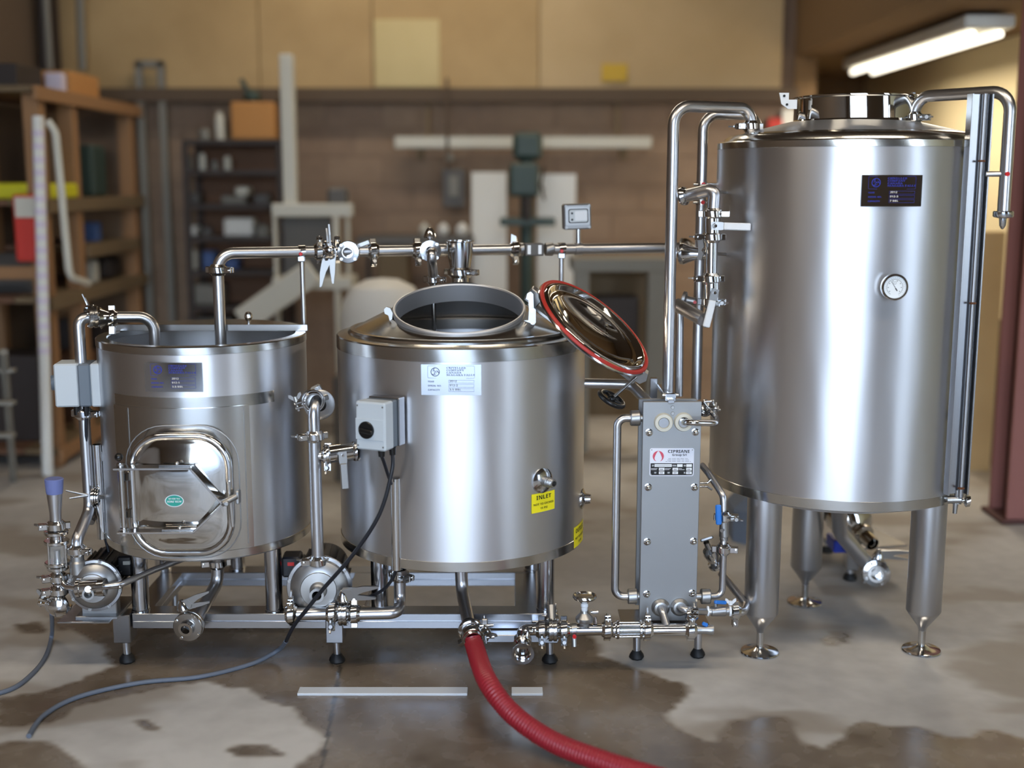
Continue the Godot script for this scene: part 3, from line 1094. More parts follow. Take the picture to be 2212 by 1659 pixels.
func build_kettle() -> void:
	var c := KET
	var r := KET_R
	var t := thing("brew_kettle", "wide steel kettle with a conical top and an open round manway", "tank", c)
	var s := begin()
	ringed(s, c, [Vector2(0, 0.345), Vector2(r - 0.12, 0.352), Vector2(r - 0.02, 0.372), Vector2(r, 0.381)])
	shell(s, c, r, 0.381, 1.05, 5)
	part(t, "shell", s, M.satin)
	s = begin()
	ringed(s, c, [Vector2(r, 0.379), Vector2(r + 0.0015, 0.380), Vector2(r + 0.0015, 0.410), Vector2(r, 0.411)])
	part(t, "lower_band", s, M.ground_steel)
	s = begin()
	ringed(s, c, [Vector2(r, 1.048), Vector2(r + 0.0015, 1.049), Vector2(r + 0.0015, 1.088), Vector2(r - 0.002, 1.092), Vector2(0.384, 1.097), Vector2(0.382, 1.104), Vector2(0.376, 1.110), Vector2(0.368, 1.112), Vector2(0.360, 1.111)])
	part(t, "shoulder", s, M.ground_steel)
	# cone with a hole for the tilted manway
	var rise := 0.5
	var cone := func(x: float, z: float) -> float: return 1.111 + (0.36 - Vector2(x - c.x, z - c.z).length()) * rise
	var fa := P(992, 724, 3.765)
	var fb := P(992, 617, 4.175)
	var mc := (fa + fb) / 2
	mc.x = P(992, 672, 3.97).x
	var vz := Vector3(0, fa.y - fb.y, fa.z - fb.z).normalized()
	var mn := vz.cross(Vector3(1, 0, 0)).normalized()
	var mr := 0.213
	var rows := []
	var inner := PackedVector3Array()
	var outer := PackedVector3Array()
	var n := 120
	for j in n + 1:
		var a := TAU * j / n
		var q := mc + Vector3(1, 0, 0) * cos(a) * mr + vz * sin(a) * mr
		var tt := 0.0
		for k in 14:
			var p := q + mn * tt
			tt += (cone.call(p.x, p.z) - p.y) * 0.8
		inner.append(q + mn * tt)
		var o := Vector2(inner[j].x - c.x, inner[j].z - c.z)
		outer.append(Vector3(c.x + 0.36 * cos(a), 1.111, c.z + 0.36 * sin(a)))
	for i in 19:
		var f := i / 18.0
		var row := PackedVector3Array()
		for j in n + 1:
			var p := inner[j].lerp(outer[j], f)
			p.y = cone.call(p.x, p.z) if i > 0 else inner[j].y
			row.append(p)
		rows.append(row)
	s = begin()
	next_group(s)
	rows.reverse()
	sheet(s, rows)
	part(t, "cone_top", s, M.ground_steel, "conical top of the kettle")
	s = begin()
	var mx := axis(mc, mn, Vector3(1, 0, 0))
	lathe(s, mx, [Vector2(mr + 0.003, -0.055), Vector2(mr + 0.003, -0.004), Vector2(mr + 0.006, 0.0), Vector2(mr + 0.006, 0.004), Vector2(mr + 0.003, 0.008), Vector2(mr - 0.002, 0.008), Vector2(mr - 0.005, 0.004), Vector2(mr - 0.004, -0.055), Vector2(mr + 0.003, -0.055)], 96)
	part(t, "manway_neck", s, M.dull_steel)
	# latch lug and hinge brackets
	var lug := mc + Vector3(-mr - 0.016, 0.0, 0) + vz * 0.03
	s = begin()
	prism(s, Transform3D(Basis(), lug), spaced([-0.014, 0.012, -0.006, 0.020, 0.006, 0.016, 0.014, 0.0, 0.012, -0.02, 0.004, -0.026, 0.0, -0.008, -0.012, -0.002]), 0.022)
	part(t, "latch_lug", s, M.cast)
	var hb := P(1144, 672, 3.93)
	s = begin()
	for z in [-0.012, 0.012]:
		prism(s, Transform3D(Basis(), hb + Vector3(0, 0, z)), spaced([-0.024, -0.052, 0.006, -0.054, 0.020, -0.036, 0.020, 0.006, 0.010, 0.014, -0.002, 0.010, -0.004, -0.028, -0.024, -0.030]), 0.006)
	var hinge := part(t, "hinge_bracket", s, M.frame)
	s = begin()
	for p in [Vector3(0.008, 0.002, 0), Vector3(0.006, -0.044, 0), Vector3(0.0, 0.054, 0)]:
		s = begin()
		cyl(s, hb + p + Vector3(0, 0, -0.02), hb + p + Vector3(0, 0, 0.021), 0.006, -1, 12)
		part(hinge, "hinge_pin", s, M.polished)
	s = begin()
	prism(s, Transform3D(Basis(), hb), spaced([-0.002, -0.004, 0.014, 0.0, 0.012, 0.056, 0.004, 0.064, -0.008, 0.058, -0.012, 0.040, -0.004, 0.036]), 0.012)
	part(t, "hinge_link", s, M.frame)
	name_plate(t, c, r, 911, 1040, 787, 853, M.navy_ink, M.grey_ink, ["2012", "912-2", "3.5 BBL"])
	# threaded jacket port, its escutcheon and the yellow labels
	var pa := az(c, r, 0.65, 1171)
	var ph := hgt(c, r, 1171, 1038)
	var pd := Vector3(sin(pa), 0, cos(pa))
	s = begin()
	lathe(s, axis(round_at(c, r, pa, ph), pd), [Vector2(0.042, -0.004), Vector2(0.041, 0.004), Vector2(0.030, 0.011), Vector2(0.016, 0.014)], 28)
	var port := part(t, "jacket_port", s, M.polished, "round escutcheon with a threaded steam inlet stub")
	s = begin()
	cyl(s, round_at(c, r + 0.01, pa, ph), round_at(c, r + 0.034, pa, ph), 0.017, -1, 24, 0.001)
	for k in 4:
		lathe(s, axis(round_at(c, r + 0.036 + 0.005 * k, pa, ph), pd), [Vector2(0.012, -0.003), Vector2(0.0145, -0.001), Vector2(0.0145, 0.001), Vector2(0.012, 0.003)], 20)
	lathe(s, axis(round_at(c, r + 0.03, pa, ph), pd), [Vector2(0.012, 0), Vector2(0.012, 0.028), Vector2(0.009, 0.028), Vector2(0.009, 0.005), Vector2(0, 0.005)], 20)
	part(port, "threaded_stub", s, M.cast)
	yellow_label(t, 1148, 1197, 1064, 1105, 0.0, ["INLET", "NOT TO EXCEED", "15 PSI"])
	yellow_label(t, 1239, 1259, 1136, 1180, 0.0, ["OUTLET", "NOT TO EXCEED", "15 PSI"])
	s = begin()
	var oa := 1.36
	lathe(s, axis(round_at(c, r, oa, 0.53), Vector3(sin(oa), 0, cos(oa))), [Vector2(0.036, -0.004), Vector2(0.035, 0.004), Vector2(0.018, 0.012), Vector2(0.016, 0.03), Vector2(0, 0.03)], 24)
	part(t, "jacket_port", s, M.polished, "round steam outlet port near the edge")
	for k in [[820.0, -3.9], [1179.0, -3.9], [842.0, -4.32], [1150.0, -4.32]]:
		bar_leg(t, P(k[0], 1270 if k[1] > -4.0 else 1215, -k[1]).x, k[1], 0.178, 0.378, 0.0285)
	# the swung-open lid
	var lc := P(1283, 707, 3.95)
	var e1 := Vector3(0.80, -0.60, 0).normalized()
	var lv := (Vector3(0.6, 0.8, 0) * cos(0.305) + Vector3(0, 0, 1) * sin(0.305)).normalized()
	var lx := axis(lc, lv, e1)
	s = begin()
	lathe(s, lx, [Vector2(0.0, -0.052), Vector2(0.08, -0.048), Vector2(0.15, -0.032), Vector2(0.2, -0.012), Vector2(0.219, -0.008), Vector2(0.222, -0.003), Vector2(0.219, 0.001), Vector2(0.205, 0.002)], 80)
	var l := part(t, "lid", s, M.polished, "swung-open round polished lid with a red gasket")
	s = begin()
	lathe(s, lx, [Vector2(0.218, -0.002), Vector2(0.220, 0.004), Vector2(0.217, 0.010), Vector2(0.212, 0.011), Vector2(0.207, 0.008), Vector2(0.205, 0.002)], 80)
	part(l, "gasket", s, M.gasket, "red rubber gasket")
	s = begin()
	lathe(s, lx, [Vector2(0.207, 0.002), Vector2(0.203, 0.011), Vector2(0.196, 0.014), Vector2(0.189, 0.011), Vector2(0.182, 0.0), Vector2(0.175, -0.004), Vector2(0.166, -0.003), Vector2(0.155, -0.010), Vector2(0.13, -0.024), Vector2(0.09, -0.036), Vector2(0.045, -0.043), Vector2(0.0, -0.045)], 80, 0.0, TAU, 60.0)
	part(l, "inner_dish", s, M.mirror, "mirror-bright hollow inner face")
	s = begin()
	var back := lx.basis.y * -0.066
	box(s, Transform3D(Basis(e1, lx.basis.y, e1.cross(lx.basis.y)), lc + back), Vector3(0.44, 0.012, 0.034), 0.002)
	box(s, Transform3D(Basis(e1, lx.basis.y, e1.cross(lx.basis.y)), lc - e1 * 0.215 + back * 0.6), Vector3(0.05, 0.05, 0.034), 0.003)
	part(l, "strap", s, M.cast)
	s = begin()
	var bk := lc + e1 * 0.216 - lx.basis.y * 0.035
	prism(s, Transform3D(Basis(e1, lx.basis.y, e1.cross(lx.basis.y)), bk), spaced([-0.05, 0.02, 0.02, 0.022, 0.03, 0.0, 0.02, -0.022, -0.01, -0.026, -0.06, -0.014]), 0.03)
	part(l, "clamp_fork", s, M.cast)
	var wc := P(1321, 862, 3.90)
	var top := P(1374, 814, 3.93)
	s = begin()
	cyl(s, top, wc, 0.0055, -1, 12)
	part(l, "screw_rod", s, M.polished)
	var wd := (top - wc).normalized()
	var wn := (wd + Vector3(-0.1, 0.55, 0.55)).normalized()
	var ww := axis(wc, wn)
	s = begin()
	var hoop := PackedVector3Array()
	for k in 34:
		var a := TAU * k / 32
		hoop.append(ww * Vector3(cos(a) * 0.043, 0, sin(a) * 0.043))
	tube(s, hoop, 0.0085, 12, PackedFloat32Array(), false)
	for k in 3:
		var a := TAU * k / 3 + 0.4
		cyl(s, wc, ww * Vector3(cos(a) * 0.042, 0, sin(a) * 0.042), 0.006, 0.005, 10)
	ball(s, wc, 0.014, 12)
	part(l, "hand_wheel", s, M.black_plastic, "black three-spoke handwheel")

func yellow_label(t: Node3D, x0: float, x1: float, y0: float, y1: float, _lean: float, words: Array) -> void:
	var mid := (x0 + x1) / 2
	var top := hgt(KET, KET_R, mid, y0)
	var low := hgt(KET, KET_R, mid, y1)
	var a0 := az(KET, KET_R, low, x0)
	var a1 := az(KET, KET_R, low, x1)
	if x0 > 1230:
		a1 = a0 + 0.28
	var s := begin()
	patch(s, KET, KET_R + 0.001, a0, a1, low, top, 0.0006, 10)
	var p := part(t, "warning_label", s, M.yellow_label, "yellow warning label")
	s = begin()
	var w := (a1 - a0) * KET_R
	var h := top - low
	var sizes := [0.21, 0.105, 0.10]
	var ups := [0.60, 0.34, 0.12]
	for k in 3:
		text_on(s, words[k], h * sizes[k], func(x: float, y: float) -> Vector3: return round_at(KET, KET_R + 0.0024, (a0 + a1) / 2 + x / KET_R, low + h * ups[k] + y), "Droid Sans", 700, HORIZONTAL_ALIGNMENT_CENTER, 1.25)
	part(p, "label_lettering", s, M.ink)

func build_hot_tank() -> void:
	var c := HOT
	var r := HOT_R
	var t := thing("hot_liquor_tank", "tall steel tank on three legs with a round neck on top", "tank", c)
	var s := begin()
	ringed(s, c, [Vector2(0, 0.50), Vector2(r - 0.13, 0.512), Vector2(r - 0.02, 0.546), Vector2(r, 0.556)])
	shell(s, c, r, 0.556, 1.703, 8, 0.0008, 160, 40)
	part(t, "shell", s, M.satin)
	s = begin()
	ringed(s, c, [Vector2(r, 0.554), Vector2(r + 0.0015, 0.555), Vector2(r + 0.0015, 0.586), Vector2(r, 0.587)])
	part(t, "lower_band", s, M.ground_steel)
	s = begin()
	ringed(s, c, [Vector2(r, 1.702), Vector2(r + 0.0015, 1.703), Vector2(r + 0.0015, 1.723), Vector2(r - 0.003, 1.727), Vector2(r - 0.02, 1.728), Vector2(r - 0.022, 1.733), Vector2(r - 0.027, 1.741), Vector2(r - 0.036, 1.747), Vector2(r - 0.055, 1.752), Vector2(r - 0.075, 1.756)])
	part(t, "shoulder", s, M.ground_steel)
	s = begin()
	ringed(s, c, [Vector2(r - 0.075, 1.756), Vector2(0.206, 1.795)])
	part(t, "cone_top", s, M.satin, "shallow conical top")
	s = begin()
	lathe(s, Transform3D(Basis(), Vector3(c.x + 0.015, 0, c.z)), [Vector2(0.209, 1.78), Vector2(0.212, 1.792), Vector2(0.207, 1.80), Vector2(0.206, 1.868), Vector2(0.209, 1.872), Vector2(0.209, 1.876), Vector2(0.203, 1.878), Vector2(0.200, 1.874), Vector2(0.2, 1.76)], 96)
	var neck := part(t, "neck", s, M.mirror, "mirror-polished round neck")
	var b := P(1702, 218, 4.12)
	s = begin()
	prism(s, Transform3D(Basis(), b), spaced([-0.030, 0.026, 0.002, 0.026, 0.002, 0.004, 0.03, 0.004, 0.03, -0.026, 0.0, -0.026, -0.022, -0.010]), 0.008)
	part(neck, "lid_bracket", s, M.white_sleeve, "pale lid hinge plate")
	for k in [Vector3(-0.014, 0.016, 0), Vector3(-0.004, -0.012, 0)]:
		s = begin()
		cyl(s, b + k, b + k + Vector3(0, 0, 0.008), 0.004, -1, 10)
		part(neck, "bracket_hole", s, M.ink)
	var q := P(1972, 215, 4.2)
	s = begin()
	boxw(s, q, Vector3(0.012, 0.05, 0.02), 0.002)
	part(neck, "hinge_lug", s, M.cast)
	name_plate(t, c, r, 1858, 1988, 378, 446, M.blue_ink, M.pale_ink, ["2012", "912-3", "7 BBL"])
	# dial thermometer
	var ga := az(c, r, 1.3, 1926)
	var gh := hgt(c, r, 1926, 618)
	var gx := axis(round_at(c, r, ga, gh), Vector3(sin(ga), 0, cos(ga)).lerp(Vector3(-0.1, 0, 1), 0.5), Vector3(1, 0, 0))
	s = begin()
	lathe(s, gx, [Vector2(0.012, 0), Vector2(0.012, 0.02), Vector2(0.038, 0.022), Vector2(0.041, 0.026), Vector2(0.041, 0.040), Vector2(0.038, 0.043), Vector2(0.0345, 0.043), Vector2(0.0335, 0.038)], 36)
	var g := part(t, "thermometer", s, M.polished, "round dial thermometer")
	s = begin()
	lathe(s, gx, [Vector2(0.034, 0.038), Vector2(0, 0.038)], 36)
	part(g, "dial_face", s, M.gauge_face)
	s = begin()
	var spot := func(x: float, y: float) -> Vector3: return gx * Vector3(x, 0.0385, -y)
	var dash := func(p0: Vector2, p1: Vector2, wide: float) -> void:
		var d := (p1 - p0).normalized() * wide / 2
		quad(s, spot.call(p0.x - d.y, p0.y + d.x), spot.call(p1.x - d.y, p1.y + d.x), spot.call(p1.x + d.y, p1.y - d.x), spot.call(p0.x + d.y, p0.y - d.x), gx.basis.y)
	for k in 23:
		var a0 := deg_to_rad(-60.0 + 300.0 * k / 23.0)
		var a1 := deg_to_rad(-60.0 + 300.0 * (k + 1) / 23.0)
		dash.call(Vector2(cos(a0), sin(a0)) * 0.0245, Vector2(cos(a1), sin(a1)) * 0.0245, 0.0009)
	for k in 25:
		var a0 := deg_to_rad(-60.0 + 300.0 * k / 24.0)
		dash.call(Vector2(cos(a0), sin(a0)) * 0.0275, Vector2(cos(a0), sin(a0)) * 0.030, 0.0006)
	for k in 8:
		var a0 := deg_to_rad(-40.0 + 260.0 * k / 7.0)
		dash.call(Vector2(cos(a0), sin(a0)) * 0.0185, Vector2(cos(a0), sin(a0)) * 0.0215, 0.0022)
	dash.call(Vector2(0.007, -0.010), Vector2(-0.011, 0.018), 0.0016)
	dash.call(Vector2(0.008, -0.0115), Vector2(0.002, -0.003), 0.0034)
	for k in 12:
		dash.call(Vector2(cos(TAU * k / 12), sin(TAU * k / 12)) * 0.004 + Vector2(0.0, 0.013), Vector2(cos(TAU * (k + 1) / 12), sin(TAU * (k + 1) / 12)) * 0.004 + Vector2(0.0, 0.013), 0.0007)
	part(g, "dial_marks", s, M.ink)
	# legs
	for k in [[1641.0, 1404.0], [1990.0, 1400.0], [1738.0, 1297.0]]:
		var f := G(k[0], k[1], 0.01)
		s = begin()
		lathe(s, Transform3D(Basis(), Vector3(f.x, 0, f.z)), [Vector2(0.011, 0.07), Vector2(0.016, 0.088), Vector2(0.05, 0.135), Vector2(0.057, 0.145), Vector2(0.058, 0.148), Vector2(0.058, 0.56)], 40)
		var leg := part(t, "leg", s, M.satin_leg)
		s = begin()
		cyl(s, Vector3(f.x, 0.012, f.z), Vector3(f.x, 0.09, f.z), 0.0125, -1, 16)
		part(leg, "levelling_rod", s, M.polished)
		s = begin()
		lathe(s, Transform3D(Basis(), Vector3(f.x, 0, f.z)), [Vector2(0, 0.0), Vector2(0.063, 0.0), Vector2(0.066, 0.004), Vector2(0.064, 0.008), Vector2(0.03, 0.014), Vector2(0.015, 0.022), Vector2(0, 0.022)], 32)
		part(leg, "foot_plate", s, M.polished, "round steel foot plate")
	# level gauge channel with sight tube
	gauge_channel(t)

func gauge_channel(_t: Node3D) -> void:
	var d := 3.83
	var top := P(2106, 203, d)
	var low := P(2068, 1066, d)
	var x := (top.x + low.x) / 2
	var t := thing("level_gauge", "tall upright sight-gauge channel on the side of the tall tank", "gauge", Vector3(x, low.y, -d))
	var face := Basis(Vector3.UP, 0.2)
	var s := begin()
	var mid := Vector3(x, (top.y + low.y) / 2, -d)
	var hh := top.y - low.y
	box(s, Transform3D(face, mid), Vector3(0.066, hh, 0.006), 0.001)
	for k in [-1, 1]:
		box(s, Transform3D(face, mid + face * Vector3(0.034 * k, 0, 0.012)), Vector3(0.006, hh, 0.03), 0.001)
	part(t, "channel", s, M.frame, "U-shaped steel channel")
	s = begin()
	cyl(s, mid + face * Vector3(0.016, -hh / 2 - 0.01, 0.012), mid + face * Vector3(0.016, hh / 2, 0.012), 0.0085, -1, 14)
	part(t, "sight_tube", s, M.galvanised, "grey sight tube")
	for py in [348.0, 654.0, 1052.0]:
		var m := P(2100, py, d)
		s = begin()
		box(s, Transform3D(face, Vector3(x, m.y, -d) + face * Vector3(0.012, 0, 0.02)), Vector3(0.02, 0.006, 0.012), 0.001)
		part(t, "clip", s, M.rust)
	for py in [330.0, 900.0]:
		var m := P(2100, py, d)
		s = begin()
		cyl(s, Vector3(x, m.y, -d), Vector3(x - 0.03, m.y, -d - 0.06), 0.008, -1, 10)
		part(t, "stand_off", s, M.cast)
	# drain cock under the gauge
	var v := P(2068, 1080, d)
	var k := thing("drain_cock", "small steel drain cock below the level gauge", "valve", v)
	s = begin()
	cyl(s, Vector3(v.x, v.y - 0.012, v.z), Vector3(v.x, v.y + 0.034, v.z), 0.010, -1, 6)
	cyl(s, Vector3(v.x - 0.06, v.y, v.z - 0.05), Vector3(v.x - 0.01, v.y, v.z), 0.010, -1, 12)
	cyl(s, Vector3(v.x - 0.028, v.y, v.z - 0.01), Vector3(v.x + 0.012, v.y, v.z + 0.004), 0.014, -1, 6)
	cyl(s, Vector3(v.x - 0.006, v.y - 0.045, v.z), Vector3(v.x - 0.004, v.y, v.z), 0.007, 0.009, 12)
	part(k, "body", s, M.cast)
	s = begin()
	lathe(s, axis(Vector3(v.x + 0.012, v.y, v.z + 0.004), Vector3(1, -0.05, 0.2)), [Vector2(0.008, 0), Vector2(0.01, 0.008), Vector2(0.022, 0.014), Vector2(0.018, 0.026), Vector2(0, 0.028)], 8)
	part(k, "knob", s, M.polished)
# ---------------------------------------------------------------- skid frame, pumps, heat exchanger
func beam(t: Node3D, called: String, a: Vector3, b: Vector3, wide := 0.078) -> void:      # two flat tubes, one on the other; a and b on the top centre line
	var d := b - a
	var x := Transform3D(Basis(d.normalized(), Vector3.UP, d.normalized().cross(Vector3.UP)), (a + b) / 2)
	for k in [[-0.0125, "upper_tube"], [-0.0385, "lower_tube"]]:
		var s := begin()
		box(s, x * Transform3D(Basis(), Vector3(0, k[0], 0)), Vector3(d.length(), 0.026, wide), 0.002)
		part(t, called, s, M.frame)

func build_skid() -> void:
	var x0 := P(285, 1340, 3.85).x
	var x1 := P(1192, 1340, 3.85).x
	var top := 0.178
	var t := thing("skid_frame", "low steel base frame on levelling feet under the two smaller tanks", "frame", Vector3(x0, 0, -4.1))
	beam(t, "front_beam", Vector3(x0, top, -3.89), Vector3(x1, top, -3.89))
	var r0 := P(398, 1240, 4.28).x
	var r1 := P(1158, 1240, 4.28).x
	beam(t, "rear_beam", Vector3(r0 - 0.09, top, -4.32), Vector3(r1, top, -4.32))
	for x in [r0 - 0.045, (r0 + r1) / 2 + 0.02, r1 - 0.04]:
		beam(t, "cross_beam", Vector3(x, top - 0.001, -4.281), Vector3(x, top - 0.001, -3.929))
	for px in [267.0, 724.0, 1187.0]:
		var p := P(px, 1360, 3.86)
		var s := begin()
		boxw(s, Vector3(p.x, 0.128, -3.875), Vector3(0.058, 0.098, 0.07), 0.003)
		part(t, "foot_socket", s, M.frame)
		level_foot(t, p.x + 0.002, -3.875, 0.082)
	for x in [r0 - 0.05, r1 - 0.05]:
		level_foot(t, x, -4.32, 0.13)
	var s := begin()
	boxw(s, Vector3(P(195, 1322, 3.85).x, 0.174, -3.90), Vector3(0.17, 0.006, 0.24), 0.001)
	part(t, "pump_shelf", s, M.frame)
	s = begin()
	var a := P(1045, 1380, 3.80)
	var b := P(1175, 1380, 3.80)
	boxw(s, Vector3((a.x + b.x) / 2, a.y, -3.83), Vector3(b.x - a.x, 0.026, 0.06), 0.002)
	part(t, "stretcher", s, M.frame)
	s = begin()
	boxw(s, Vector3(b.x - 0.02, a.y + 0.03, -3.84), Vector3(0.04, 0.05, 0.05), 0.002)
	part(t, "stretcher_bracket", s, M.frame)
	# pumps
	pump("steel centrifugal pump with black motor on the ledge beside the mash tun", P(205, 1265, 3.80), 0.078, Vector3(0.10, 0.02, 1), P(167, 1205, 3.80), M.black_plastic, 0.174, Vector3(0.9, 0.4, 0))
	pump("steel centrifugal pump with dark motor between the mash tun and the kettle", P(690, 1268, 3.83), 0.096, Vector3(0.06, 0.02, 1), P(684, 1222, 3.83), M.navy_paint, 0.16, Vector3(-0.9, 0.35, 0))

func pump(label: String, at: Vector3, r: float, face: Vector3, outlet: Vector3, paint: Material, floor_y: float, box_side: Vector3) -> void:
	var t := thing("centrifugal_pump", label, "pump", Vector3(at.x, floor_y, at.z))
	var x := axis(at, face, Vector3(1, 0, 0))
	var s := begin()
	lathe(s, x, [Vector2(r * 0.7, -0.045), Vector2(r * 0.97, -0.03), Vector2(r * 1.0, 0.0), Vector2(r * 0.95, 0.012), Vector2(r * 0.75, 0.026), Vector2(r * 0.62, 0.03), Vector2(r * 0.60, 0.034), Vector2(r * 0.30, 0.036), Vector2(r * 0.26, 0.040)], 48)
	part(t, "volute", s, M.cast)
	s = begin()
	lathe(s, x, [Vector2(r * 1.0, -0.012), Vector2(r * 1.10, -0.012), Vector2(r * 1.12, -0.009), Vector2(r * 1.12, -0.002), Vector2(r * 1.10, 0.001), Vector2(r * 0.97, 0.002)], 48)
	var fl := part(t, "cover_flange", s, M.frame)
	for k in 8:
		var a := TAU * (k + 0.3) / 8
		put(fl, "bolt", bolt_mesh(), M.cast, axis(x * Vector3(cos(a) * r * 1.05, 0.001, sin(a) * r * 1.05), face))
	s = begin()
	lathe(s, x, [Vector2(r * 0.30, 0.034), Vector2(r * 0.26, 0.05), Vector2(r * 0.20, 0.054), Vector2(r * 0.19, 0.085), Vector2(r * 0.24, 0.088), Vector2(r * 0.24, 0.093), Vector2(r * 0.16, 0.093), Vector2(r * 0.16, 0.05)], 28)
	part(t, "inlet", s, M.cast)
	# outlet stub
	s = begin()
	var base := Vector3(outlet.x, at.y + r * 0.55, outlet.z)
	lathe(s, axis(base, Vector3.UP), [Vector2(0.026, 0), Vector2(0.026, outlet.y - base.y - 0.014), Vector2(0.021, outlet.y - base.y - 0.008), Vector2(0.0205, outlet.y - base.y + 0.02)], 28)
	part(t, "outlet", s, M.cast)
	# motor, ribs and fan cover
	s = begin()
	var m := r * 0.86
	lathe(s, x, [Vector2(m * 0.7, -0.05), Vector2(m, -0.06), Vector2(m, -0.21), Vector2(m * 0.96, -0.215), Vector2(m * 0.96, -0.25), Vector2(m * 0.85, -0.262), Vector2(0, -0.264)].map(func(q: Vector2) -> Vector2: return q), 40)
	for k in 20:
		var a := TAU * k / 20
		box(s, x * Transform3D(Basis(Vector3.UP, -a), Vector3.ZERO) * Transform3D(Basis(), Vector3(m + 0.003, -0.135, 0)), Vector3(0.010, 0.14, 0.004), 0.001)
	part(t, "motor", s, paint)
	s = begin()
	var bc := at - face.normalized() * 0.13 + box_side.normalized() * (m + 0.028)
	box(s, Transform3D(x.basis, bc), Vector3(0.062, 0.085, 0.07), 0.006)
	var tb := part(t, "terminal_box", s, paint)
	s = begin()
	box(s, Transform3D(x.basis, bc + face.normalized() * 0.0435 + Vector3(0.0, 0.012, 0)), Vector3(0.022, 0.0015, 0.012))
	part(tb, "print", s, M.red if paint == M.navy_paint else M.grey_paint)
	s = begin()
	boxw(s, Vector3(at.x + face.x * -0.05, (floor_y + at.y - r * 0.6) / 2, at.z - 0.06), Vector3(r * 1.5, at.y - r * 0.6 - floor_y, 0.04), 0.003)
	boxw(s, Vector3(at.x + face.x * -0.05, floor_y + 0.005, at.z - 0.11), Vector3(r * 1.8, 0.01, 0.2), 0.002)
	part(t, "pedestal", s, M.cast)

